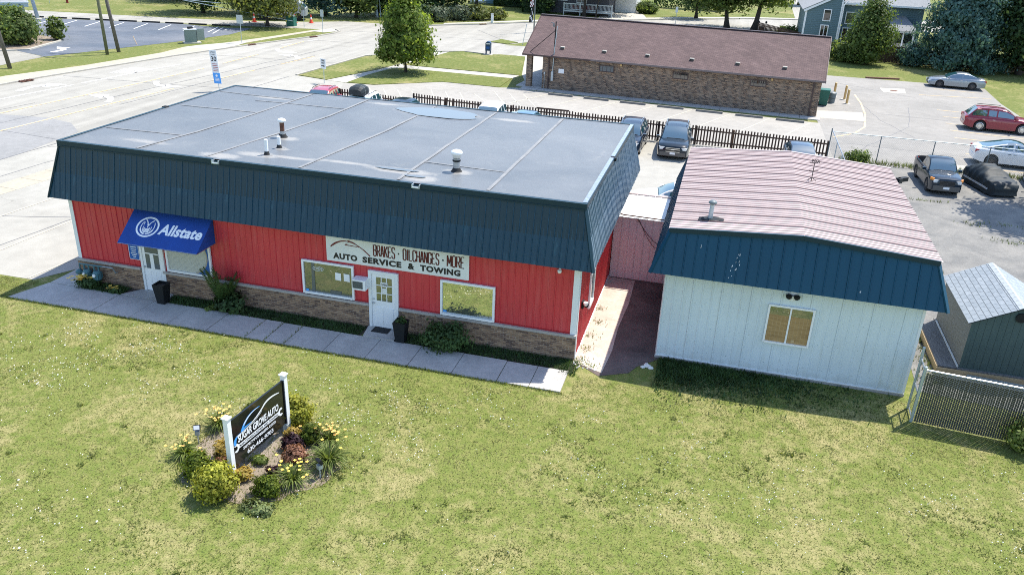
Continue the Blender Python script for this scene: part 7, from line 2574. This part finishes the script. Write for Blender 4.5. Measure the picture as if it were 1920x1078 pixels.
BG = 'shrubs planted around the black sign'
for k, (nm, lab, x, y, rx_, rz_, lf, cl, ls) in enumerate((
    ('golden_globe_shrub', 'golden round shrub at the foot of the left white post, largest in the bed', -7.12, -9.72, .56, .50, 'leaf_gold', 190, .055),
    ('golden_globe_shrub', 'golden round shrub behind the right white post', -6.82, -6.28, .48, .48, 'leaf_gold', 150, .055),
    ('green_globe_shrub', 'green round shrub left of the large golden one', -8.05, -9.18, .43, .42, 'leaf_ball', 140, .045),
    ('green_globe_shrub', 'green round shrub at the front edge of the bed', -5.95, -9.33, .34, .33, 'leaf_ball', 120, .04),
    ('green_globe_shrub', 'green round shrub beside the orange daylilies on the right', -6.0, -6.98, .32, .34, 'leaf_ball', 90, .045),
    ('green_globe_shrub', 'green round shrub peeping out behind the black panel', -7.95, -6.55, .36, .40, 'leaf_ball', 90, .045),
    ('purple_shrub', 'dark purple shrub in the middle of the bed', -6.33, -7.35, .30, .26, 'leaf_purple', 60, .06),
    ('purple_shrub', 'small dark purple plant near the front green globe', -6.25, -8.55, .22, .15, 'leaf_purple', 36, .05),
    ('coral_shrub', 'coral red shrub right of the purple one', -6.0, -7.92, .34, .28, 'leaf_coral', 70, .05),
    ('yellow_shrub', 'yellow leaved low shrub right of the large golden globe', -6.86, -8.95, .28, .20, 'leaf_yellow', 50, .05),
    ('yellow_shrub', 'yellow leaved shrub left of the left white post', -7.75, -8.35, .40, .40, 'leaf_yellow', 80, .05),
    ('yellow_shrub', 'pale orange and yellow shrub right of the right white post', -6.55, -6.98, .26, .22, 'leaf_yellow', 40, .05),
    ('yellow_shrub', 'brownish yellow shrub tucked behind the left white post', -7.45, -8.75, .30, .24, 'leaf_coral', 50, .05),
    ('low_creeper', 'grey green low weeds spreading before the bed', -5.9, -9.95, .55, .10, 'leaf_weed', 50, .05),
    ('low_creeper', 'low green leaves along the foot of the black panel', -6.80, -8.2, .35, .12, 'leaf_lime', 30, .05))):
    q_ = 1 if 'golden' in nm else .86
    bush(nm, lab, (x, y, .012), (rx_ * q_, rx_ * q_ * (.85 if 'creeper' not in nm else .5), rz_ * q_), lf, cl, 30, ls, .17, 90 + k, BG, stems=4)


def daylily(lab, x, y, n, h, seed, flw, col='wax_orange', mt='leaf_lime', nf=14):
    t = thing('daylily_clump', lab, 'plant', (x, y, .012), 0, 'daylilies around the black sign')
    r = np.random.default_rng(seed)
    V = []
    for k in range(n):
        a = r.uniform(0, 6.28)
        L_ = h * r.uniform(.7, 1.2)
        sp = r.uniform(.3, 1.0)
        s_ = np.array([-math.sin(a), math.cos(a), 0]) * .022
        pr = None
        for i in range(5):
            q = i / 4
            c = np.array([x + math.cos(a) * L_ * sp * q, y + math.sin(a) * L_ * sp * q, .012 + L_ * (1.25 * q - (.35 + .75 * sp) * q * q)])
            w = s_ * (1 - q * .85)
            if pr is not None:
                V.append([pr[0] - pr[1], pr[0] + pr[1], c + w, c - w])
            pr = (c, w)
    V = np.array(V)
    quads_mesh('leaf', V, 4, mt, t)
    if flw:
        st = MB()
        ps = []
        for k in range(nf):
            px, py_, pz = x + r.normal(0, h * .36), y + r.normal(0, h * .32), h * r.uniform(.62, .95)
            st.tube([(x + (px - x) * .4, y + (py_ - y) * .4, .05), (px, py_, pz)], .005, 4)
            ps.append((px, py_, pz + .01))
        st.build('stalk', 'leaf_lime', t)
        flowers('flower', col, t, ps, .05, seed)
    return t


daylily('orange flowering daylilies at the back left of the bed behind the panel', -8.75, -7.1, 170, .62, 1, True, nf=26)
daylily('orange flowering daylilies left of the white spotlight', -8.85, -8.55, 140, .55, 2, True, nf=15)
daylily('orange flowering daylilies at the back right of the bed', -5.5, -6.85, 190, .62, 3, True, nf=26)
daylily('yellow flowering daylilies at the front right of the bed', -5.6, -8.72, 210, .66, 4, True, 'wax_yellow', 'leaf_lime', 18)
daylily('large spiky green daylily clump at the right of the bed', -5.08, -7.75, 330, .80, 5, True, 'wax_yellow', 'leaf_lime', 4)
for nm, lab, x, y, mt, rz in (('sign_spotlight', 'white faced spotlight at the left of the bed aimed at the sign', -8.85, -7.95, 'lamp_clear', .5), ('sign_spotlight', 'black spotlight among the daylilies right of the sign', -5.05, -8.3, 'plastic_dark', 2.6)):
    t = thing(nm, lab, 'lamp', (x, y, 0), rz, 'spotlights aimed at the sign')
    MB().tube([(0, 0, 0), (0, 0, .38)], .02, 6).box(-.06, .06, -.06, .06, .30, .42).build('stake', 'sign_back', t, local=True)
    rt = Matrix.Rotation(-.5, 3, 'X')
    MB().obox((0, 0, .52), (.19, .08, .15), rt).build('housing', 'matte_black', t, local=True)
    MB().obox(Vector((0, 0, .52)) + rt @ Vector((0, -.045, 0)), (.15, .008, .115), rt).build('lens', mt, t, local=True)

# ================================================================ cars
def lerp(a, b, t):
    return a + (b - a) * t


def interp(x, pts):
    return float(np.interp(x, [p[0] for p in pts], [p[1] for p in pts]))


def car(name, label, cat, pos_, heading, pm, L=4.8, W=1.85, H=1.65, wb=2.8, fo=.95, RW=.35, deck=None, ws=(1.25, 1.95), rr=(3.9, 4.6), belt=.95, rim='rim', glass='car_glass', bed=None, lower='plastic_dark', roof_w=.62, pillars=(.5,), rails=False, grille='bars', plate=True, group=None, lamp='lamp_clear', roofmat=None, zb=.22, wipers=True, spokes=10):
    """nose at local +x; lofted body, flush glass, wheels, lamps"""
    t = thing(name, label, cat, pos_, heading, group)
    hw0 = W / 2
    xs = set(np.linspace(0, L, 40).round(3)) | {.02, .06, .12, L - .02, L - .06, L - .12} | {ws[0], ws[1], rr[0], rr[1]}
    wx = [fo, fo + wb]
    for w in wx:
        xs |= set((w + RW * 1.14 * np.cos(np.linspace(0, math.pi, 15))).round(3))
    if bed:
        xs |= {bed[0] - .005, bed[0] + .005, bed[1] - .005, bed[1] + .005}
    xs = sorted(x for x in xs if 0 <= x <= L)

    def hw(x):
        f = 1.0
        if x < .8:
            f -= .13 * (1 - x / .8) ** 2.2
        if x > L - .7:
            f -= .09 * (1 - (L - x) / .7) ** 2.2
        return hw0 * f

    def zt(x):
        return interp(x, deck)

    def zlow(x):
        z = zb
        if x < .35:
            z += .06 * (1 - x / .35)
        if x > L - .45:
            z += .14 * (1 - (L - x) / .45)
        return z

    rows = []
    for x in xs:
        h, b, tp = hw(x), zlow(x), zt(x)
        za = b
        for w in wx:
            d = abs(x - w)
            if d < RW * 1.14:
                za = max(za, RW + math.sqrt((RW * 1.14) ** 2 - d * d))
        za = min(za, tp - .14)
        crown_ = .035
        sec = [(0, b), (h * .66, b), (h * .66, za), (h * .955, za), (h * .995, za + .03), (h, max(za + .05, lerp(b, tp, .48))), (h * .985, max(za + .08, tp - .16)), (h * .955, max(za + .1, tp - .07)), (h * .89, tp - .012), (h * .55, tp + crown_ * .7), (0, tp + crown_)]
        if bed and bed[0] <= x <= bed[1]:
            sec[8] = (h * .93, tp)
            sec[9] = (h * .84, tp - .005)
            sec[10] = (h * .835, .66)
            sec.append((0, .66))
        else:
            sec.append((0, tp + crown_))
        rows.append([(L / 2 - x, y, z) for y, z in sec])
    ns_ = len(rows[0])
    body, low = MB(), MB()
    bedm = MB()
    for i in range(len(rows) - 1):
        for j in range(ns_ - 1):
            a, b, c, d = rows[i][j], rows[i + 1][j], rows[i + 1][j + 1], rows[i][j + 1]
            mid = xs[i] * .5 + xs[i + 1] * .5
            tgt = low if j <= 2 or (j == 3 and min(a[2], c[2]) < .42) else body
            if bed and bed[0] <= mid <= bed[1] and j >= 9:
                tgt = bedm
            if bed and (abs(xs[i] - bed[0]) < .006 or abs(xs[i] - bed[1]) < .006) and j >= 8:
                tgt = bedm
            mir = lambda p: (p[0], -p[1], p[2])
            tgt.face([a, b, c, d])
            tgt.face([mir(d), mir(c), mir(b), mir(a)])
    for r_, fl in ((rows[0], False), (rows[-1], True)):
        for j in range(ns_ - 1):
            a, b = r_[j], r_[j + 1]
            q = [a, b, (b[0], -b[1], b[2]), (a[0], -a[1], a[2])]
            (low if max(a[2], b[2]) < .45 else body).face(q if not fl else q[::-1])

    def weld(mb, nm, mt, sm=True):
        import bmesh
        if not mb.f:
            return None
        o = mb.build(nm, mt, t, smooth=sm, local=True)
        bm = bmesh.new()
        bm.from_mesh(o.data)
        bmesh.ops.remove_doubles(bm, verts=bm.verts, dist=.0008)
        bmesh.ops.recalc_face_normals(bm, faces=bm.faces)
        for e_ in bm.edges:
            if len(e_.link_faces) == 2 and e_.calc_face_angle(0) > R(38):
                e_.smooth = False
        bm.to_mesh(o.data)
        bm.free()
        return o

    weld(body, 'body', pm)
    weld(low, 'sill', lower)
    if bed:
        weld(bedm, 'cargo_bed', 'plastic_dark', False)
    # greenhouse
    wr = hw0 * roof_w * 1.16
    x0, x1, x2, x3 = ws[0], ws[1], rr[0], rr[1]
    gx = sorted(set([x0, x1, x2, x3] + list(np.linspace(x0, x1, 6)) + list(np.linspace(x1, x2, 9)) + list(np.linspace(x2, x3, 5))))
    pil = [lerp(x1, x2, p) for p in pillars]
    gx = sorted(set([round(g__, 3) for g__ in gx] + [round(p - .05, 3) for p in pil] + [round(p + .05, 3) for p in pil]))
    zr = lambda x: interp(x, [(x0, zt(x0) + .01), (lerp(x0, x1, .5), lerp(zt(x0), H, .56)), (x1, H - .06), (lerp(x1, x2, .3), H - .005), (lerp(x1, x2, .6), H), (x2, H - .05), (x3, zt(x3) + .01)])
    G = []
    for x in gx:
        b = zt(x) - .03
        z = zr(x)
        k = max(0.0, min(1.0, (z - b) / (H - belt)))
        yb = hw(x) * .905
        ye_ = lerp(yb, wr, k ** .9)
        pts = [(yb, b), (lerp(yb, ye_, .14), lerp(b, z - .05 * k, .14)), (lerp(yb, ye_, .86), lerp(b, z - .05 * k, .86)), (ye_, z - .045 * k), (ye_ * .92, z - .008 * k), (ye_ * .5, z + .018 * k), (0, z + .024 * k)]
        G.append([(L / 2 - x, y, zz) for y, zz in pts])
    cab = MB()
    roof = MB()
    wsh, rwin = MB(), MB()
    side = {}
    for i in range(len(gx) - 1):
        mid = (gx[i] + gx[i + 1]) / 2
        for j in range(6):
            a, b, c, d = G[i][j], G[i + 1][j], G[i + 1][j + 1], G[i][j + 1]
            mir = lambda p: (p[0], -p[1], p[2])
            tgt = cab
            if j >= 3 and x1 <= mid <= x2:
                tgt = roof
            if j >= 4 and mid < x1:
                tgt = wsh
            elif j >= 4 and mid > x2:
                tgt = rwin
            elif j == 1 and lerp(x0, x1, .42) < mid < lerp(x2, x3, .45) and not any(abs(mid - p) < .06 for p in pil):
                n = sum(mid > p for p in pil)
                for s in (0, 1):
                    mb = side.setdefault((n, s), MB())
                    q = [a, b, c, d] if s == 0 else [mir(d), mir(c), mir(b), mir(a)]
                    mb.face(q)
                continue
            tgt.face([a, b, c, d])
            tgt.face([mir(d), mir(c), mir(b), mir(a)])
    weld(cab, 'pillars', pm)
    weld(roof, 'roof', roofmat or pm)
    weld(wsh, 'windshield', glass)
    weld(rwin, 'rear_window', glass)
    for k_, mb in side.items():
        weld(mb, 'side_window', glass)
    # lamps, grille, plates, mirrors
    zf = zt(.12)
    for s in (-1, 1):
        MB().obox((L / 2 - .13, s * hw0 * .70, zf - .13), (.30, hw0 * .34, .15), Matrix.Rotation(-s * .32, 3, 'Z')).build('headlight', lamp, t, local=True)
        if lamp == 'amber':
            pass
        MB().obox((-L / 2 + .10, s * hw0 * .80, zt(L - .1) - .16), (.22, hw0 * .22, .20), Matrix.Rotation(s * .25, 3, 'Z')).build('tail_light', 'lamp_red', t, local=True)
        MB().obox((L / 2 - ws[0] - .22, s * (hw0 + .09), belt + .04), (.13, .20, .14)).build('mirror', pm, t, local=True)
        for f in (.33, .68):
            xx = L / 2 - lerp(x1, x2, f) - .1
            MB().box(xx - .09, xx + .09, s * hw0 * .99 - .012, s * hw0 * .99 + .012, belt - .17, belt - .14).build('door_handle', 'chrome' if pm != 'paint_truck' else 'plastic_dark', t, local=True)
        if rails:
            MB().tube([(L / 2 - x1 - .2, s * wr * .9, H + .02), (L / 2 - x1 - .35, s * wr * .9, H + .065), (L / 2 - x2 + .35, s * wr * .9, H + .06), (L / 2 - x2 + .15, s * wr * .9, H + .01)], .022, 6).build('roof_rail', 'chrome' if rails == 2 else 'plastic_dark', t, local=True)
    if grille:
        MB().box(L / 2 - .05, L / 2 + .008, -hw0 * .46, hw0 * .46, zf - .34, zf - .08).build('grille', 'grille_dark', t, local=True)
        gm_ = MB()
        if grille == 'chrome':
            for z in (zf - .10, zf - .19, zf - .33):
                gm_.box(L / 2, L / 2 + .02, -hw0 * .44, hw0 * .44, z - .013, z + .013)
            gm_.box(L / 2 + .005, L / 2 + .035, -.10, .10, zf - .215, zf - .165)
        else:
            for z in (zf - .14, zf - .22, zf - .30):
                gm_.box(L / 2, L / 2 + .014, -hw0 * .44, hw0 * .44, z - .010, z + .010)
            if grille == 'oval':
                gm_.lathe((L / 2 + .012, 0, zf - .21), [(.05, 0), (.05, .012)], 12, axis='x')
        gm_.build('grille_bar', 'chrome' if grille == 'chrome' else 'rim_dark', t, local=True)
    MB().box(L / 2 - .10, L / 2 + .025, -hw0 * .80, hw0 * .80, .30, zf - .36).build('bumper', lower if lower != 'plastic_dark' else pm, t, local=True)
    MB().box(-L / 2 - .02, -L / 2 + .10, -hw0 * .80, hw0 * .80, .36, zt(L - .05) - .38).build('bumper', lower if lower != 'plastic_dark' else pm, t, local=True)
    if plate:
        MB().box(L / 2 + .026, L / 2 + .036, -.16, .16, .40, .52).build('license_plate', 'ink_white', t, local=True)
        MB().box(-L / 2 - .034, -L / 2 - .021, -.16, .16, .52, .64).build('license_plate', 'ink_white', t, local=True)
    if wipers:
        MB().tube([(L / 2 - x0 - .03, -.5, zt(x0) + .045), (L / 2 - x0 - .02, .1, zt(x0) + .05)], .012, 4).tube([(L / 2 - x0 - .03, .1, zt(x0) + .05), (L / 2 - x0 - .02, .6, zt(x0) + .045)], .012, 4).build('wiper', 'plastic_dark', t, local=True)
    # wheels
    tyre = None
    for w in wx:
        for s in (-1, 1):
            if tyre is None:
                tyre = MB().lathe((0, 0, 0), [(RW * .66, -.10), (RW * .92, -.115), (RW, -.09), (RW, .09), (RW * .92, .115), (RW * .66, .10)], 28, axis='y').build('wheel', 'rubber', t, smooth=False, local=True)
                mb = MB().lathe((0, 0, 0), [(RW * .10, -.122), (RW * .16, -.118), (RW * .17, -.10)], 12, axis='y')
                v, f = [], []
                n = 28
                for k in range(n):
                    a = 2 * math.pi * k / n
                    v += [(RW * .67 * math.cos(a), -.108, RW * .67 * math.sin(a)), (RW * .60 * math.cos(a), -.118, RW * .60 * math.sin(a)), (RW * .57 * math.cos(a), -.10, RW * .57 * math.sin(a))]
                for k in range(n):
                    k2 = (k + 1) % n
                    for q in (0, 1):
                        f.append((3 * k + q, 3 * k2 + q, 3 * k2 + q + 1, 3 * k + q + 1))
                mb.mesh(v, f)
                for k in range(spokes):
                    a = 2 * math.pi * k / spokes
                    d = Vector((math.cos(a), 0, math.sin(a)))
                    e_ = Vector((-math.sin(a), 0, math.cos(a))) * (RW * (.34 / spokes + .03))
                    o_ = Vector((0, -.116, 0))
                    mb.mesh([o_ + d * RW * .12 - e_, o_ + d * RW * .12 + e_, o_ + d * RW * .60 + e_, o_ + d * RW * .60 - e_], [(0, 1, 2, 3)])
                rim_ = mb.build('rim', rim, tyre, local=True)
                hub = MB().lathe((0, 0, 0), [(RW * .60, -.095), (RW * .60, -.09)], 20, axis='y').build('brake_disc', 'plastic_dark', tyre, local=True)
                c = tyre
            else:
                c = tyre.copy()
                COL.objects.link(c)
                for ch in list(tyre.children):
                    d_ = ch.copy()
                    COL.objects.link(d_)
                    d_.parent = c
            c.location = (L / 2 - w, s * (hw0 - .125), RW)
            c.rotation_euler = (0, .3 * s + w, math.pi if s > 0 else 0)
    return t


DN = -math.pi / 2
SUVD = lambda L: [(0, .72), (.05, .86), (.3, .97), (1.1, 1.05), (1.3, 1.07), (L - .5, 1.10), (L - .1, 1.07), (L, .95)]
SEDD = lambda L: [(0, .58), (.05, .68), (.4, .80), (1.2, .93), (1.5, .95), (L - 1.0, 1.0), (L - .55, 1.03), (L - .12, 1.0), (L, .85)]
car('black_suv', 'black suv facing the camera with chrome grille between the garage and annex', 'car', (.92, 29.15, .01), DN + .02, 'paint_black', 4.9, 1.95, 1.74, 2.95, .95, .37, SUVD(4.9), (1.25, 2.05), (4.1, 4.75), 1.08, rails=2, grille='chrome', pillars=(.36, .72), lower='bumper_grey', roof_w=.64)
car('dark_suv', 'dark navy suv half hidden behind the garage roof corner, left of the black suv', 'car', (-1.95, 29.0, .01), DN - .03, 'paint_navy', 4.7, 1.88, 1.70, 2.75, .95, .36, SUVD(4.7), (1.25, 2.0), (3.95, 4.6), 1.06, rails=2, pillars=(.36, .72))
car('blue_grey_car', 'blue grey car with only roof and windshield showing behind the pink roof', 'car', (8.6, 28.2, .01), DN + .06, 'paint_steel', 4.6, 1.80, 1.46, 2.7, .95, .33, SEDD(4.6), (1.35, 2.15), (3.4, 4.1), .97)
car('sky_blue_car', 'light blue car roof just showing over the garage roof, nearest the dark suv', 'car', (-9.2, 29.4, .01), DN, 'paint_skyblue', 4.6, 1.78, 1.45, 2.7, .95, .33, SEDD(4.6), (1.35, 2.15), (3.5, 4.2), .97)
car('white_suv', 'plain white suv behind the garage roof with its side window showing', 'car', (-11.65, 29.6, .01), DN + .05, 'paint_pearl', 4.6, 1.85, 1.70, 2.7, .95, .35, SUVD(4.6), (1.25, 2.0), (4.0, 4.55), 1.06, pillars=(.36, .72))
car('blue_wagon', 'blue car with a dark roof panel behind the garage roof near the fence step', 'car', (-18.0, 29.2, .01), DN, 'paint_skyblue', 4.5, 1.78, 1.50, 2.65, .95, .33, SEDD(4.5), (1.3, 2.05), (3.7, 4.35), .98, roofmat='paint_navy')
wsu = car('white_carrier_suv', 'white suv with a black carrier on its roof behind the garage roof', 'car', (-20.8, 29.0, .01), DN + .05, 'paint_pearl', 4.7, 1.85, 1.72, 2.75, .95, .35, SUVD(4.7), (1.25, 2.0), (4.0, 4.6), 1.06, rails=1, pillars=(.36, .72))
rc = thing('roof_carrier', 'black soft roof carrier strapped onto the white suv', 'roof carrier', (-20.9, 29.0, 1.79), DN + .05)
mb = MB()
pr = []
for i in range(9):
    q = i / 8
    w = .46 * (1 - .16 * abs(2 * q - 1) ** 4)
    h = .46 * (1 - .42 * abs(2 * q - 1.04) ** 3.5)
    pr.append([(-.75 + 1.5 * q, a * w * 1.2, b * h * 1.25) for a, b in ((-1, 0), (-1.02, .35), (-.9, .8), (-.5, 1), (0, 1.05), (.5, 1), (.9, .8), (1.02, .35), (1, 0))])
for i in range(8):
    for j in range(8):
        mb.face([pr[i][j], pr[i][j + 1], pr[i + 1][j + 1], pr[i + 1][j]])
mb.face(pr[0][::-1])
mb.face(pr[-1])
mb.build('bag', 'cloth_cover', rc, smooth=True, local=True)
mb = MB()
for q in (2, 5):
    for j in range(8):
        a, b = Vector(pr[q][j]) * 1.012, Vector(pr[q][j + 1]) * 1.012
        mb.face([a, b, b + Vector((.05, 0, 0)), a + Vector((.05, 0, 0))])
mb.build('strap', 'bin_grey', rc, local=True)
MB().box(-.55, .5, -.47, .47, -.03, .0).build('base', 'plastic_dark', rc, local=True)
car('red_suv_roof', 'rose red suv at the far left end of the picket fence', 'car', (-24.1, 29.6, .01), DN + .12, 'paint_rose', 4.5, 1.86, 1.72, 2.65, .95, .34, SUVD(4.5), (1.25, 2.0), (3.8, 4.45), 1.02, rails=1, pillars=(.42, .76))
car('white_sedan', 'white car hidden behind the pink passage with only its roof showing', 'car', (1.9, 16.9, .01), math.pi + .1, 'paint_pearl', 4.5, 1.78, 1.42, 2.65, .95, .33, SEDD(4.5), (1.35, 2.15), (3.4, 4.1), .96)
car('red_suv', 'dark red suv with bright multi spoke wheels cut by the right edge', 'car', (23.85, 45.55, .012), -.06, 'paint_red', 4.95, 1.95, 1.70, 2.86, 1.0, .39, SUVD(4.95), (1.35, 2.25), (4.25, 4.8), 1.07, rails=1, pillars=(.30, .62), spokes=14, roofmat=None)
car('grey_sedan', 'silver grey sedan with dark wheels parked at the grass edge', 'car', (24.75, 64.75, .012), math.pi - .06, 'paint_silver', 4.95, 1.86, 1.45, 2.83, 1.0, .34, SEDD(4.95), (1.45, 2.35), (3.45, 4.45), .96, rim='rim_dark', pillars=(.46,))
car('white_fastback', 'pearl white fastback car behind the chain link fence at the right edge', 'car', (22.05, 34.45, .012), -.04, 'paint_pearl', 4.85, 1.90, 1.55, 2.9, .95, .37, [(0, .60), (.05, .72), (.5, .88), (1.2, .99), (1.5, 1.02), (3.9, 1.10), (4.5, 1.12), (4.75, 1.08), (4.85, .95)], (1.2, 2.2), (3.1, 4.55), 1.04, rim='rim_dark', pillars=(.55,), grille=None, roofmat='car_glass')
tr = car('pickup_truck', 'black compact pickup truck facing the camera by the chain link fence', 'truck', (16.25, 27.75, .012), DN + .03, 'paint_truck', 4.85, 1.75, 1.68, 2.85, .85, .355, [(0, .80), (.05, .92), (.3, 1.0), (1.35, 1.07), (1.5, 1.08), (2.95, 1.08), (3.1, 1.04), (4.8, 1.06), (4.85, .95)], (1.40, 1.95), (2.75, 3.0), 1.06, rim='rim_dark', bed=(3.12, 4.76), pillars=(.72,), grille='oval', lower='bumper_grey', roof_w=.66, lamp='lamp_clear')
for s in (-1, 1):
    MB().obox((4.85 / 2 - .18, s * .775, .90), (.26, .09, .13), Matrix.Rotation(-s * .5, 3, 'Z')).build('turn_signal', 'lamp_amber', tr, local=True)
MB().box(-1.6, -.9, -.3, .2, .68, .95).build('cargo_bag', 'sign_face', tr, local=True)
car('dark_car_edge', 'dark car at the right edge beside the covered car, mostly out of frame', 'car', (22.5, 29.1, .012), DN - .1, 'paint_steel', 4.6, 1.82, 1.5, 2.7, .9, .34, SEDD(4.6), (1.35, 2.15), (3.5, 4.2), .97)
# car under a cover
cv = thing('covered_car', 'small car under a black fabric cover with a grey band', 'car', (19.2, 28.0, .012), DN + .26)
prof = [(0, .55), (.12, .78), (.9, .90), (1.35, .95), (2.0, 1.30), (2.8, 1.36), (3.3, 1.28), (3.8, 1.0), (4.15, .95), (4.3, .6)]
rows = []
r = np.random.default_rng(77)
nxs = 44
for i in range(nxs + 1):
    x = 4.3 * i / nxs
    tp = interp(x, prof)
    w = .86 * (1 - .20 * (max(0, 1 - x / .8)) ** 2 - .14 * (max(0, 1 - (4.3 - x) / .7)) ** 2)
    row = []
    for j in range(13):
        q = j / 12
        if q < .5:
            y = w * (1.03 - .08 * q)
            z = .10 + (min(tp, .92) * .86 - .10) * q * 2
        else:
            k = (q - .5) * 2
            a = k * math.pi / 2
            zb_ = min(tp, .92) * .86
            z = zb_ + (tp - zb_) * math.sin(a) ** .8
            y = w * .99 * (1 - .30 * max(0, z - .85) / .45) * (math.cos(a) ** .45 if k < 1 else 0)
        wv = .03 * (1 - 2 * abs(math.sin(x * 4.1 + j * .35 + .8 * math.sin(x * 2.3)))) + .022 * (1 - 2 * abs(math.sin(x * 6.7 - j * .6))) + r.normal(0, .008)
        row.append(((2.15 - x) * .82, y * .95 + wv * (1.0 if 0 < j < 12 else 0), z + wv * .5))
    rows.append(row)
mb = MB()
for i in range(nxs):
    for j in range(12):
        a, b, c, d = rows[i][j], rows[i + 1][j], rows[i + 1][j + 1], rows[i][j + 1]
        mir = lambda p: (p[0], -p[1] + .012 * math.sin(p[0] * 14), p[2])
        mb.face([a, b, c, d])
        mb.face([mir(d), mir(c), mir(b), mir(a)])
for rr_, fl in ((rows[0], 0), (rows[-1], 1)):
    for j in range(12):
        a, b = rr_[j], rr_[j + 1]
        mb.face([a, b, (b[0], -b[1], b[2]), (a[0], -a[1], a[2])])
import bmesh
o = mb.build('cover', 'cloth_cover', cv, smooth=True, local=True)

bm = bmesh.new()
bm.from_mesh(o.data)
bmesh.ops.remove_doubles(bm, verts=bm.verts, dist=.03)
bmesh.ops.recalc_face_normals(bm, faces=bm.faces)
bm.to_mesh(o.data)
bm.free()
for s in (-1, 1):
    mb = MB()
    for i in range(6, 40):
        a, b = rows[i][2], rows[i + 1][2]
        c, d = rows[i + 1][3], rows[i][3]
        f = lambda p: (p[0], s * (abs(p[1]) + .02), p[2])
        q = [f(a), f(b), f(c), f(d)]
        mb.face(q if s > 0 else q[::-1])
    mb.build('band', 'band_grey', cv, local=True)
for x in (1.1, -1.05):
    for s in (-1, 1):
        MB().lathe((x, s * .70, .29), [(.2, -.09), (.29, -.08), (.29, .08), (.2, .09)], 18, axis='y').build('wheel', 'rubber', cv, local=True)
